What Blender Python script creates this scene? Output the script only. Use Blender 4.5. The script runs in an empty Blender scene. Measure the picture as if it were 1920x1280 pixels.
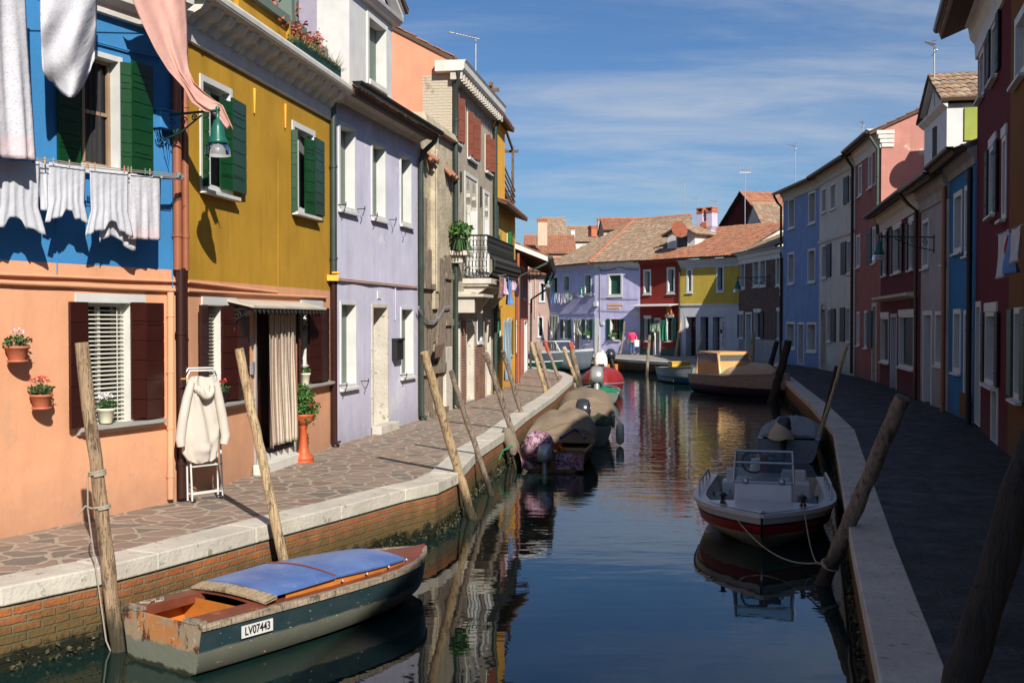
import bpy, bmesh, math, random
from mathutils import Vector, Matrix
random.seed(11)
R = math.radians
SC = bpy.context.scene
COL = SC.collection
# ---------------------------------------------------------------- camera model
FPX, HZ, CAMZ, PAV = 2100.0, 600.0, 2.95, 0.72
CAM = Vector((0, 0, CAMZ))
TH = math.atan((640 - HZ) / FPX)
FW = Vector((0, math.cos(TH), -math.sin(TH))); UPV = Vector((0, math.sin(TH), math.cos(TH)))
def ray(px, py): return FW + Vector((1, 0, 0)) * ((px - 960) / FPX) + UPV * ((640 - py) / FPX)
def G(px, py, z=PAV):
    d = ray(px, py); return CAM + d * ((z - CAMZ) / d.z)
def D(px, py, Y):
    d = ray(px, py); return CAM + d * (Y / d.y)
# ---------------------------------------------------------------- materials
def lin(c):
    c = c / 255.0
    return c / 12.92 if c <= 0.04045 else ((c + 0.055) / 1.055) ** 2.4
def S(r, g, b, k=1.0): return (min(lin(r) * k, .92), min(lin(g) * k, .92), min(lin(b) * k, .92), 1)
class NT:
    def __init__(s, name):
        s.m = bpy.data.materials.new(name); s.m.use_nodes = True
        s.t = s.m.node_tree; s.p = s.t.nodes['Principled BSDF']
    def n(s, typ, **kw):
        nd = s.t.nodes.new(typ)
        for k, v in kw.items():
            if k in nd.inputs: s.set(nd.inputs[k], v)
            else: setattr(nd, k, v)
        return nd
    def set(s, inp, v):
        if isinstance(v, bpy.types.NodeSocket): s.t.links.new(v, inp)
        elif isinstance(v, bpy.types.Node): s.t.links.new(v.outputs[0], inp)
        else: inp.default_value = v
    def P(s, **kw):
        for k, v in kw.items(): s.set(s.p.inputs[k.replace('_', ' ')], v)
    def co(s, out='Object', scale=(1, 1, 1)):
        tc = s.n('ShaderNodeTexCoord'); mp = s.n('ShaderNodeMapping'); mp.inputs['Scale'].default_value = scale
        s.t.links.new(tc.outputs[out], mp.inputs['Vector']); return mp.outputs[0]
    def noise(s, vec, scale, detail=4, rough=.55):
        return s.n('ShaderNodeTexNoise', Vector=vec, Scale=scale, Detail=detail, Roughness=rough).outputs['Fac']
    def mr(s, v, a, b, c=0., d=1.):
        nd = s.n('ShaderNodeMapRange'); s.set(nd.inputs[0], v)
        for i, x in enumerate((a, b, c, d)): s.set(nd.inputs[i + 1], x)
        return nd.outputs[0]
    def mix(s, f, a, b, bt='MIX'):
        nd = s.t.nodes.new('ShaderNodeMix'); nd.data_type = 'RGBA'; nd.blend_type = bt
        s.set(nd.inputs[0], f); s.set(nd.inputs[6], a); s.set(nd.inputs[7], b); return nd.outputs[2]
    def math(s, op, a, b=0.):
        nd = s.n('ShaderNodeMath', operation=op); s.set(nd.inputs[0], a); s.set(nd.inputs[1], b); return nd.outputs[0]
    def bump(s, h, dist=.01, strength=1., prev=None):
        nd = s.n('ShaderNodeBump', Height=h, Distance=dist, Strength=strength)
        if prev is not None: s.set(nd.inputs['Normal'], prev)
        return nd.outputs[0]
def sc(c, k): return (min(c[0] * k, .95), min(c[1] * k, .95), min(c[2] * k, .95), 1)
def simple(name, c, rough=.7, metal=0., var=.12, vs=3., bump=.0, bs=40., streak=0., alt=None, alt_t=.6, alt_s=2., spec=.5, zdirt=None):
    t = NT(name); o = t.co()
    n1 = t.noise(o, vs, 5)
    col = t.mix(t.mr(n1, .3, .7), sc(c, 1 - var), sc(c, 1 + var))
    if streak:
        n2 = t.noise(t.co(scale=(1, 1, .12)), 5, 4)
        col = t.mix(t.mr(n2, .45, .75, 0, streak), col, sc(c, .62))
    if alt:
        n3 = t.noise(o, alt_s, 6, .65)
        col = t.mix(t.mr(n3, alt_t, alt_t + .035), col, alt)
    if zdirt:
        z0, z1, dc, amt = zdirt
        sp = t.n('ShaderNodeSeparateXYZ', Vector=o); zz = t.math('ADD', sp.outputs[2], t.mr(t.noise(o, 3, 5), .2, .8, -.25, .25))
        col = t.mix(t.mr(zz, z0, z1, amt, 0), col, dc)
    t.P(Base_Color=col, Roughness=rough, Metallic=metal); t.p.inputs['Specular IOR Level'].default_value = spec
    if bump: t.P(Normal=t.bump(t.noise(o, bs, 5, .6), bump))
    return t.m
def stucco(name, c, var=.10, streak=.25, alt=None, alt_t=.68, alt_s=1.3, zd=True, bump=.0035):
    return simple(name, c, .88, var=var, vs=1.1, bump=bump, bs=14, streak=streak, alt=alt, alt_t=alt_t, alt_s=alt_s, spec=.2,
                  zdirt=(.0, .75, sc((c[0] * .75 + .08, c[1] * .75 + .08, c[2] * .75 + .08), .58), .6) if zd else None)
def brick(name, c1, c2, mo, bw=.26, rh=.072, ms=.012, algae=False, patch=None, bump=.012):
    t = NT(name); uv = t.co('UV')
    ns = t.noise(uv, 2.2, 5)
    wob = t.n('ShaderNodeVectorMath', operation='ADD'); t.set(wob.inputs[0], uv)
    nv = t.n('ShaderNodeTexNoise', Vector=uv, Scale=5., Detail=2.); sv = t.n('ShaderNodeVectorMath', operation='SCALE'); t.set(sv.inputs[0], nv.outputs['Color']); sv.inputs['Scale'].default_value = .022
    t.set(wob.inputs[1], sv.outputs[0])
    b = t.n('ShaderNodeTexBrick', Vector=wob.outputs[0], Color1=c1, Color2=c2, Mortar=mo, Scale=1.)
    b.inputs['Mortar Size'].default_value = ms; b.inputs['Brick Width'].default_value = bw; b.inputs['Row Height'].default_value = rh
    b.inputs['Mortar Smooth'].default_value = .35; b.inputs['Bias'].default_value = -.1
    col = t.mix(t.mr(ns, .3, .7, .0, .55), b.outputs[0], sc(c2, .5))
    col = t.mix(t.mr(t.noise(uv, 9, 5), .58, .75, 0, .55), col, sc(mo, 1.1))
    if patch: col = t.mix(t.mr(t.noise(uv, .9, 6, .65), patch[1], patch[1] + .03), col, patch[0])
    if algae:
        sp = t.n('ShaderNodeSeparateXYZ', Vector=uv); zz = t.math('ADD', sp.outputs[1], t.mr(t.noise(uv, 3, 6, .7), .2, .8, -.16, .16))
        col = t.mix(t.mr(zz, .30, .50, .8, 0), col, (.085, .075, .03, 1))
        col = t.mix(t.mr(zz, .12, .2, 1, 0), col, (.012, .014, .008, 1))
    t.P(Base_Color=col, Roughness=.9); t.p.inputs['Specular IOR Level'].default_value = .2
    h = t.math('ADD', t.math('MULTIPLY', b.outputs['Fac'], -1.), t.math('MULTIPLY', t.noise(uv, 30, 4), .5))
    t.P(Normal=t.bump(h, bump)); return t.m
def tiles(name, cs, lich=(.35, .33, .28, 1), la=.5):
    t = NT(name); tc = t.n('ShaderNodeTexCoord')
    wn = t.n('ShaderNodeTexWhiteNoise', noise_dimensions='2D', Vector=tc.outputs['UV'])
    rp = t.n('ShaderNodeValToRGB', Fac=wn.outputs[0]); e = rp.color_ramp.elements
    for i, c in enumerate(cs):
        el = e[0] if i == 0 else (e[1] if i == 1 else e.new(.5)); el.position = i / (len(cs) - 1.); el.color = c
    for i, el in enumerate(rp.color_ramp.elements): el.position = i / (len(cs) - 1.)
    for i, el in enumerate(rp.color_ramp.elements): el.color = cs[i]
    o = t.co(); col = t.mix(t.mr(t.noise(o, 3.5, 6, .7), .52, .66, 0, la), rp.outputs[0], lich)
    col = t.mix(t.mr(t.noise(o, 14, 5, .7), .5, .7, 0, .55), col, (.05, .035, .025, 1))
    t.P(Base_Color=col, Roughness=.9, Normal=t.bump(t.noise(o, 30, 4), .008)); return t.m
def wood(name, c1, c2, zwet=False, rough=.85, axis=(6, 6, .5)):
    t = NT(name); o = t.co(scale=axis); n = t.noise(o, 3.5, 7, .7)
    col = t.mix(t.mr(n, .35, .65), c1, c2)
    col = t.mix(t.mr(t.noise(t.co(scale=(1, 1, .45)), 7, 6, .75), .53, .62, 0, .85), col, sc(c1, .28))
    col = t.mix(t.mr(t.noise(t.co(scale=(20, 20, .8)), 3, 4), .6, .68, 0, .7), col, sc(c1, .25))
    if zwet:
        sp = t.n('ShaderNodeSeparateXYZ', Vector=t.co()); zz = t.math('ADD', sp.outputs[2], t.mr(n, .2, .8, -.12, .12))
        col = t.mix(t.mr(zz, .22, .5, .9, 0), col, (.035, .03, .015, 1))
    t.P(Base_Color=col, Roughness=rough, Normal=t.bump(t.math('ADD', n, t.math('MULTIPLY', t.mr(t.noise(t.co(scale=(26, 26, .7)), 3, 3), .56, .62, 0, 1), -.5)), .025)); return t.m
def glassy(name, tint=(.7, .8, .85, 1), op=.25, tc=(.3, .35, .4, 1), rough=.05):
    t = NT(name); tr = t.n('ShaderNodeBsdfTransparent', Color=tint); gl = t.n('ShaderNodeBsdfGlossy', Roughness=rough)
    df = t.n('ShaderNodeBsdfDiffuse', Color=tc)
    fr = t.n('ShaderNodeFresnel', IOR=1.5)
    m1 = t.n('ShaderNodeMixShader'); t.set(m1.inputs[0], op); t.set(m1.inputs[1], tr); t.set(m1.inputs[2], df)
    m2 = t.n('ShaderNodeMixShader'); t.set(m2.inputs[0], fr); t.set(m2.inputs[1], m1); t.set(m2.inputs[2], gl)
    t.set(t.t.nodes['Material Output'].inputs[0], m2); return t.m
def fabric(name, c, dots=None, ds=26., stripe=None, sw=.09, folds=True, trans=True):
    t = NT(name); uv = t.co('UV')
    col = t.mix(t.mr(t.noise(t.co(), 4, 3), .3, .7), sc(c, .93), sc(c, 1.05))
    if dots:
        v = t.n('ShaderNodeTexVoronoi', Vector=uv, Scale=ds); v2 = t.noise(uv, ds * 2.4, 3)
        d = t.math('ADD', v.outputs['Distance'], t.mr(v2, .2, .8, -.25, .25))
        col = t.mix(t.mr(d, .2, .3, 1, 0), col, dots)
    if stripe:
        sp = t.n('ShaderNodeSeparateXYZ', Vector=uv); x = t.math('FRACT', t.math('DIVIDE', sp.outputs[0], sw))
        k = t.math('MULTIPLY', t.mr(x, .0, .08), t.mr(x, .42, .5, 1, 0)); col = t.mix(k, col, stripe)
        k2 = t.math('MULTIPLY', t.mr(x, .7, .73), t.mr(x, .8, .83, 1, 0)); col = t.mix(k2, col, sc(stripe, .8))
    t.P(Base_Color=col, Roughness=.9); t.p.inputs['Specular IOR Level'].default_value = .15
    t.P(Normal=t.bump(t.noise(uv, 6, 5), .015))
    if trans:
        tl = t.n('ShaderNodeBsdfTranslucent', Color=col); mx = t.n('ShaderNodeMixShader'); t.set(mx.inputs[0], .18)
        t.set(mx.inputs[1], t.p.outputs[0]); t.set(mx.inputs[2], tl); t.set(t.t.nodes['Material Output'].inputs[0], mx)
    return t.m
def leafm(name, c, c2):
    t = NT(name); oi = t.n('ShaderNodeNewGeometry')
    col = t.mix(oi.outputs['Random Per Island'], c, c2); t.P(Base_Color=col, Roughness=.6); return t.m
# ---------------------------------------------------------------- mesh builder
class MB:
    def __init__(s): s.v = []; s.f = []; s.uv = []; s.mi = []; s.sm = []
    def face(s, pts, uv=None, mi=0, sm=False):
        b = len(s.v); s.v += [Vector(p) for p in pts]; s.f.append(list(range(b, b + len(pts)))); s.uv.append(uv); s.mi.append(mi); s.sm.append(sm)
    def grid(s, P, closed=False, mi=0, sm=True, uvs=None):
        """P[i][j] points; shared verts"""
        b = len(s.v); nj = len(P[0])
        for r in P: s.v += [Vector(p) for p in r]
        for i in range(len(P) - 1):
            for j in range(nj if closed else nj - 1):
                k = (j + 1) % nj; q = [(i, j), (i, k), (i + 1, k), (i + 1, j)]
                s.f.append([b + a * nj + c for a, c in q]); s.uv.append([uvs[a][c] for a, c in q] if uvs else None); s.mi.append(mi if not callable(mi) else mi(i, j)); s.sm.append(sm)
    def box(s, c, sz, rz=0., mi=0, M=None):
        c = Vector(c); hx, hy, hz = [a / 2 for a in sz]; m = M if M is not None else Matrix.Rotation(rz, 3, 'Z')
        p = [c + m @ Vector((x * hx, y * hy, z * hz)) for x in (-1, 1) for y in (-1, 1) for z in (-1, 1)]
        s.hexa(p[0], p[2], p[6], p[4], p[1], p[3], p[7], p[5], mi)
    def hexa(s, a, b, c, d, e, f, g, h, mi=0, uv=None):
        for q in ((a, b, c, d), (h, g, f, e), (a, e, f, b), (b, f, g, c), (c, g, h, d), (d, h, e, a)): s.face(q, None, mi)
    def fbox(s, F, s0, s1, d0, d1, z0, z1, mi=0):
        c = [(s0, d0), (s1, d0), (s1, d1), (s0, d1)]
        lo = [F.pt(a, b, z0) for a, b in c]; hi = [F.pt(a, b, z1) for a, b in c]
        def U(q): return None
        u = lambda w: [(w[0][0], w[0][1])]
        s.face([lo[0], lo[1], hi[1], hi[0]], [(s0, z0), (s1, z0), (s1, z1), (s0, z1)], mi)
        s.face([lo[2], lo[3], hi[3], hi[2]], [(s1, z0), (s0, z0), (s0, z1), (s1, z1)], mi)
        s.face([lo[1], lo[2], hi[2], hi[1]], [(d0, z0), (d1, z0), (d1, z1), (d0, z1)], mi)
        s.face([lo[3], lo[0], hi[0], hi[3]], [(d1, z0), (d0, z0), (d0, z1), (d1, z1)], mi)
        s.face([lo[3], lo[2], lo[1], lo[0]], [(s0, d1), (s1, d1), (s1, d0), (s0, d0)], mi)
        s.face([hi[0], hi[1], hi[2], hi[3]], [(s0, d0), (s1, d0), (s1, d1), (s0, d1)], mi)
    def tube(s, pts, r, n=8, mi=0, caps=True, sm=True):
        pts = [Vector(p) for p in pts]; rs = r if isinstance(r, (list, tuple)) else [r] * len(pts)
        rings = []; prev = None
        for i, p in enumerate(pts):
            t = (pts[min(i + 1, len(pts) - 1)] - pts[max(i - 1, 0)]).normalized()
            a = prev if prev is not None else (Vector((0, 0, 1)) if abs(t.z) < .9 else Vector((1, 0, 0)))
            x = (a - t * a.dot(t)).normalized(); prev = x; y = t.cross(x)
            rings.append([p + (x * math.cos(k * 2 * math.pi / n) + y * math.sin(k * 2 * math.pi / n)) * rs[i] for k in range(n)])
        L = [0]
        for i in range(1, len(pts)): L.append(L[-1] + (pts[i] - pts[i - 1]).length)
        s.grid(rings, True, mi, sm)
        if caps: s.face(rings[0][::-1], None, mi); s.face(rings[-1], None, mi)
    def lathe(s, c, prof, n=20, mi=0, sm=True, M=None):
        c = Vector(c); rg = []
        for r, z in prof:
            row = [Vector((r * math.cos(k * 2 * math.pi / n), r * math.sin(k * 2 * math.pi / n), z)) for k in range(n)]
            rg.append([c + (M @ p if M is not None else p) for p in row])
        s.grid(rg, True, mi, sm)
        if prof[0][0] > .001: s.face(rg[0][::-1], None, mi)
        if prof[-1][0] > .001: s.face(rg[-1], None, mi)
    def prof(s, F, s0, s1, pr, mi=0, sm=False):
        """closed profile [(d,z)] swept along the facade"""
        a = [F.pt(s0, d, z) for d, z in pr]; b = [F.pt(s1, d, z) for d, z in pr]; n = len(pr)
        for i in range(n):
            j = (i + 1) % n; s.face([a[i], b[i], b[j], a[j]], None, mi, sm)
        s.face(a[::-1], None, mi); s.face(b, None, mi)
    def build(s, name, mats, parent=None, solid=0., bevel=0., smooth=None, loc=None):
        me = bpy.data.meshes.new(name)
        off = Vector(ROOT.get(parent.name, (0, 0, 0))) if parent is not None else Vector(loc or (0, 0, 0))
        me.from_pydata([tuple(v - off) for v in s.v], [], s.f)
        if not isinstance(mats, (list, tuple)): mats = [mats]
        for m in mats: me.materials.append(m)
        if any(u is not None for u in s.uv):
            lay = me.uv_layers.new(name='UVMap').data; k = 0
            for f, u in zip(s.f, s.uv):
                for q in range(len(f)):
                    if u is not None: lay[k].uv = u[q]
                    k += 1
        for p, mi, sm in zip(me.polygons, s.mi, s.sm): p.material_index = mi; p.use_smooth = sm if smooth is None else smooth
        me.update()
        o = bpy.data.objects.new(name, me); COL.objects.link(o)
        if parent is not None: o.parent = parent; ROOT[o.name] = tuple(off)
        else: o.location = off; ROOT[o.name] = tuple(off)
        if bevel:
            w = o.modifiers.new('weld', 'WELD'); w.merge_threshold = .0008
            b = o.modifiers.new('bevel', 'BEVEL'); b.width = bevel; b.segments = 2; b.limit_method = 'ANGLE'; b.angle_limit = R(40)
        if solid:
            w = o.modifiers.new('solid', 'SOLIDIFY'); w.thickness = solid; w.offset = 0
        return o
ROOT = {}
def tag(o, label=None, cat=None, group=None, kind=None):
    if label: o['label'] = label
    if cat: o['category'] = cat
    if group: o['group'] = group
    if kind: o['kind'] = kind
    return o
def thing(name, loc, label, cat, group=None):
    o = bpy.data.objects.new(name, None); COL.objects.link(o); o.location = loc; o.empty_display_size = .3
    ROOT[o.name] = tuple(loc); return tag(o, label, cat, group)
def part(o, label=None, **kw): return tag(o, label) if label else o
class Fac:
    def __init__(s, p0, p1):
        s.o = Vector((p0[0], p0[1], 0)); e = Vector((p1[0], p1[1], 0)) - s.o; s.L = e.length; s.u = e / s.L; s.n = Vector((s.u.y, -s.u.x, 0))
    def pt(s, a, d, z): return s.o + s.u * a + s.n * d + Vector((0, 0, z))
    def hit(s, px, py, d=0.):
        r = ray(px, py); o = s.o + s.n * d; t = (o - CAM).dot(s.n) / r.dot(s.n); p = CAM + r * t
        return (p - o).dot(s.u), p.z
    def P(s, px, py, d=0.):
        a, z = s.hit(px, py, d); return s.pt(a, d, z)
# ---------------------------------------------------------------- palette
W_ = (.62, .60, .56, 1)
M = {}
M['white'] = simple('white_stone', (.62, .60, .55, 1), .8, var=.1, vs=4, bump=.004, streak=.25, alt=(.36, .33, .28, 1), alt_t=.72, alt_s=5)
M['whitep'] = simple('white_paint', (.60, .60, .585, 1), .6, var=.08, streak=.2)
M['greyst'] = simple('grey_sill', (.34, .32, .30, 1), .7, var=.1)
M['istria'] = simple('istrian_stone', (.53, .49, .42, 1), .8, var=.16, vs=2.2, bump=.012, bs=18, streak=.3, alt=(.27, .25, .19, 1), alt_t=.61, alt_s=9)
M['orange'] = stucco('peach_stucco', (.72, .36, .205, 1), .10, .3, bump=.0035, alt=(.62, .33, .20, 1), alt_t=.62, alt_s=.8)
M['blue'] = stucco('blue_stucco', (.05, .23, .50, 1), .07, .15, zd=False)
M['ochre'] = stucco('ochre_stucco', (.45, .25, .028, 1), .14, .4, zd=False, alt=(.5, .35, .09, 1), alt_t=.76)
M['ochre2'] = stucco('peeling_ochre_stucco', (.50, .27, .03, 1), .2, .3, zd=False, alt=(.4, .34, .24, 1), alt_t=.62, alt_s=2.2)
M['orange2'] = stucco('peach_stucco_b', (.66, .34, .20, 1), .1, .3)
M['lav'] = stucco('lavender_stucco', (.56, .545, .675, 1), .12, .35, alt=(.66, .64, .69, 1), alt_t=.59, alt_s=.9)
M['lav2'] = stucco('pale_lavender_stucco', (.54, .48, .62, 1), .06, .15, zd=False)
M['salm'] = stucco('salmon_stucco', (.68, .29, .18, 1), .10, .35, zd=False)
M['yel'] = stucco('yellow_stucco', (.80, .42, .06, 1), .1, .25)
M['pink'] = stucco('coral_stucco', (.68, .20, .14, 1), .1, .25)
M['mauve'] = stucco('mauve_stucco', (.42, .29, .25, 1), .1, .3)
M['farlav'] = stucco('violet_stucco', (.54, .51, .74, 1), .14, .35)
M['dred'] = stucco('dark_red_stucco', (.26, .035, .025, 1), .14, .3)
M['fyel'] = stucco('mustard_stucco', (.50, .36, .06, 1), .12, .3, zd=False)
M['fwhite'] = stucco('grey_white_plaster', (.50, .50, .53, 1), .1, .3)
M['sky'] = stucco('sky_blue_stucco', (.20, .29, .50, 1), .14, .35, alt=(.30, .38, .55, 1), alt_t=.68)
M['cream'] = stucco('cream_stucco', (.58, .56, .50, 1), .1, .35)
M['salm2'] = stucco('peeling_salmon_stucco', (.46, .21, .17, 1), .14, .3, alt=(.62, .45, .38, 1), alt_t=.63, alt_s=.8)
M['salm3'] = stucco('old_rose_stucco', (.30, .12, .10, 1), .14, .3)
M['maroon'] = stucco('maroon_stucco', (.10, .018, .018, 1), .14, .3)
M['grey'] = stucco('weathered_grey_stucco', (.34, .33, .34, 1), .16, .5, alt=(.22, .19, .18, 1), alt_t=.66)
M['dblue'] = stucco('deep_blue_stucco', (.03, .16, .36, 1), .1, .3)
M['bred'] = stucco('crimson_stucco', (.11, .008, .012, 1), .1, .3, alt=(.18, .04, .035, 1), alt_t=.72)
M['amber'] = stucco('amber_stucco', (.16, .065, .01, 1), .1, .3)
M['peach'] = stucco('pale_peach_stucco', (.66, .42, .30, 1), .08, .2, zd=False)
M['beige'] = brick('beige_brick', (.52, .46, .36, 1), (.46, .40, .31, 1), (.40, .35, .27, 1), patch=((.5, .44, .35, 1), .66), bump=.006)
M['ruin'] = simple('crumbling_plaster', (.47, .40, .29, 1), .92, var=.22, vs=2.5, bump=.03, bs=9, streak=.45, alt=(.33, .13, .07, 1), alt_t=.66, alt_s=3.2, spec=.2)
M['quoin'] = brick('crumbling_plaster_brick', (.36, .24, .15, 1), (.46, .36, .25, 1), (.42, .36, .27, 1), ms=.02, patch=((.50, .43, .33, 1), .36), bump=.025)
M['redbr'] = brick('old_red_brick', (.34, .11, .06, 1), (.22, .09, .06, 1), (.38, .33, .27, 1))
M['dbr'] = brick('brown_brick', (.17, .08, .07, 1), (.11, .06, .055, 1), (.22, .19, .17, 1))
M['quay'] = brick('quay_brick', (.42, .13, .04, 1), (.30, .11, .05, 1), (.26, .20, .12, 1), algae=True, bw=.27, rh=.078, ms=.014, bump=.03)
M['dbase'] = simple('grey_marble_dado', (.2, .22, .25, 1), .5, var=.2, vs=3, streak=.4)
M['green'] = simple('green_shutter_paint', (.003, .045, .012, 1), .38, var=.15, vs=4, bump=.002, bs=8)
M['green2'] = simple('emerald_shutter_paint', (.012, .14, .06, 1), .5, var=.15)
M['dgreen'] = simple('dark_green_paint', (.006, .05, .035, 1), .5, var=.2)
M['sage'] = simple('grey_green_paint', (.13, .17, .14, 1), .6, var=.1)
M['brown'] = simple('brown_shutter_paint', (.035, .008, .006, 1), .32, var=.12, vs=5, bump=.002, bs=8)
M['rust'] = simple('red_brown_shutter_paint', (.20, .06, .035, 1), .6, var=.12)
M['black'] = simple('black_shutter_paint', (.005, .005, .006, 1), .6, var=.2)
M['navy'] = simple('slate_shutter_paint', (.02, .05, .08, 1), .5, var=.2)
M['pane'] = simple('dark_window_glass', (.008, .009, .012, 1), .12, var=.3, spec=.3)
M['blind'] = simple('blind_slat', (.62, .60, .52, 1), .5, var=.04)
M['curtain'] = fabric('lace_curtain', (.30, .29, .28, 1))
M['frame'] = simple('wood_window_frame', (.30, .20, .12, 1), .6)
M['pgreen'] = simple('green_drainpipe_metal', (.045, .065, .055, 1), .45, var=.2, metal=.3)
M['pterra'] = simple('terracotta_pipe_paint', (.30, .10, .05, 1), .4, var=.08)
M['pbrown'] = simple('dark_brown_pipe', (.035, .012, .01, 1), .3, var=.1)
M['gutter'] = simple('black_gutter_metal', (.02, .024, .022, 1), .4, var=.2, metal=.4)
M['iron'] = simple('wrought_iron', (.02, .02, .02, 1), .6, metal=.3)
M['lampg'] = simple('lamp_green_enamel', (.01, .10, .07, 1), .3, var=.1)
M['lglass'] = glassy('lamp_glass', (.9, .92, .95, 1), .3, (.6, .6, .6, 1))
M['wglass'] = glassy('windshield_glass', (.55, .65, .66, 1), .15, (.10, .14, .15, 1))
M['plas'] = glassy('clear_plastic', (.7, .7, .68, 1), .35, (.25, .25, .24, 1), .1)
M['terra'] = simple('terracotta', (.45, .14, .07, 1), .75, var=.12, bump=.003)
M['terra2'] = simple('terracotta_plastic', (.48, .09, .025, 1), .5, var=.08)
M['cpot'] = simple('cream_pot', (.70, .68, .50, 1), .45)
M['soil'] = simple('soil', (.03, .02, .012, 1), .95)
M['leaf'] = leafm('leaf_green', (.02, .09, .015, 1), (.09, .20, .04, 1))
M['leafd'] = leafm('leaf_dark', (.012, .045, .01, 1), (.05, .13, .03, 1))
M['leafy'] = leafm('leaf_dry', (.13, .15, .04, 1), (.28, .25, .09, 1))
M['leafr'] = leafm('leaf_russet', (.28, .05, .03, 1), (.40, .14, .08, 1))
M['fred'] = leafm('red_petals', (.62, .01, .02, 1), (.72, .04, .04, 1))
M['fwh'] = leafm('white_petals', (.75, .72, .74, 1), (.82, .80, .82, 1))
M['fpk'] = leafm('pink_petals', (.72, .48, .52, 1), (.8, .6, .65, 1))
M['tile'] = tiles('clay_roof_tile', [(.34, .11, .05, 1), (.46, .19, .10, 1), (.28, .13, .08, 1)], la=.55)
M['tileo'] = tiles('weathered_roof_tile', [(.40, .24, .14, 1), (.27, .17, .11, 1), (.48, .36, .24, 1)], la=.6)
M['cap'] = simple('clay_ridge_cap', (.42, .16, .08, 1), .9, var=.25, vs=5)
M['timber'] = wood('grey_timber', (.20, .15, .11, 1), (.34, .27, .20, 1), axis=(5, 5, .4))
M['timberb'] = wood('brown_timber', (.12, .07, .045, 1), (.22, .14, .09, 1))
M['soff'] = simple('timber_soffit', (.10, .06, .04, 1), .9)
M['conc'] = simple('grey_render', (.26, .25, .23, 1), .9, var=.2, vs=2)
M['metal'] = simple('grey_metal', (.45, .46, .48, 1), .4, metal=.6)
M['plast'] = simple('plaster_soffit', (.52, .47, .40, 1), .85, var=.12, streak=.2)
# ---------------------------------------------------------------- roofs
def tiled(mb, O, u, v, poly, tw=.19, tl=.36, amp=.035, seg=4, jit=.008, slab=True):
    """barrel tiles over a polygon given in (s,t) on the plane O + u s + v t"""
    O = Vector(O); u = Vector(u).normalized(); v = Vector(v).normalized(); n = u.cross(v).normalized()
    if n.z < 0: n = -n
    rnd = random.Random(int(abs(O.x * 31 + O.y * 17) * 10))
    def inside(s, t):
        c = False; j = len(poly) - 1
        for i in range(len(poly)):
            a, b = poly[i], poly[j]
            if (a[1] > t) != (b[1] > t) and s < (b[0] - a[0]) * (t - a[1]) / (b[1] - a[1]) + a[0]: c = not c
            j = i
        return c
    s0 = min(p[0] for p in poly); s1 = max(p[0] for p in poly); t0 = min(p[1] for p in poly); t1 = max(p[1] for p in poly)
    nc = max(1, round((s1 - s0) / tw)); nr = max(1, round((t1 - t0) / tl)); tw = (s1 - s0) / nc; tl = (t1 - t0) / nr
    for i in range(nc):
        for j in range(nr):
            if not inside(s0 + (i + .5) * tw, t0 + (j + .5) * tl): continue
            a = rnd.uniform(-jit, jit); b = rnd.uniform(-jit, jit); rows = []
            for t, up in ((t0 + j * tl, .022), (t0 + (j + 1.06) * tl, .0)):
                rows.append([O + u * (s0 + (i + q / seg) * tw + b) + v * t + n * (up + a + amp * (1 - math.cos(2 * math.pi * q / seg)) * .5) for q in range(seg + 1)])
            uv = [[(i + .5, j + .5)] * (seg + 1)] * 2
            mb.grid(rows, uvs=uv, sm=True)
            if j == 0: mb.face(rows[0] + [rows[0][-1] - n * .03, rows[0][0] - n * .03], [(i + .5, j + .5)] * (seg + 3))
    if slab:
        top = [O + u * a + v * b - n * .012 for a, b in poly]; bot = [p - n * .08 for p in top]
        mb.face(top, None, 1); mb.face(bot[::-1], None, 1)
        for i in range(len(poly)):
            j = (i + 1) % len(poly); mb.face([bot[i], bot[j], top[j], top[i]], None, 1)
def ridge(mb, a, b, r=.1, mi=0):
    a = Vector(a); b = Vector(b); n = max(1, int((b - a).length / .4)); d = (b - a) / n
    for i in range(n):
        mb.tube([a + d * i, a + d * (i + 1.04)], [r * 1.06, r * .92], 8, mi)
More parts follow.
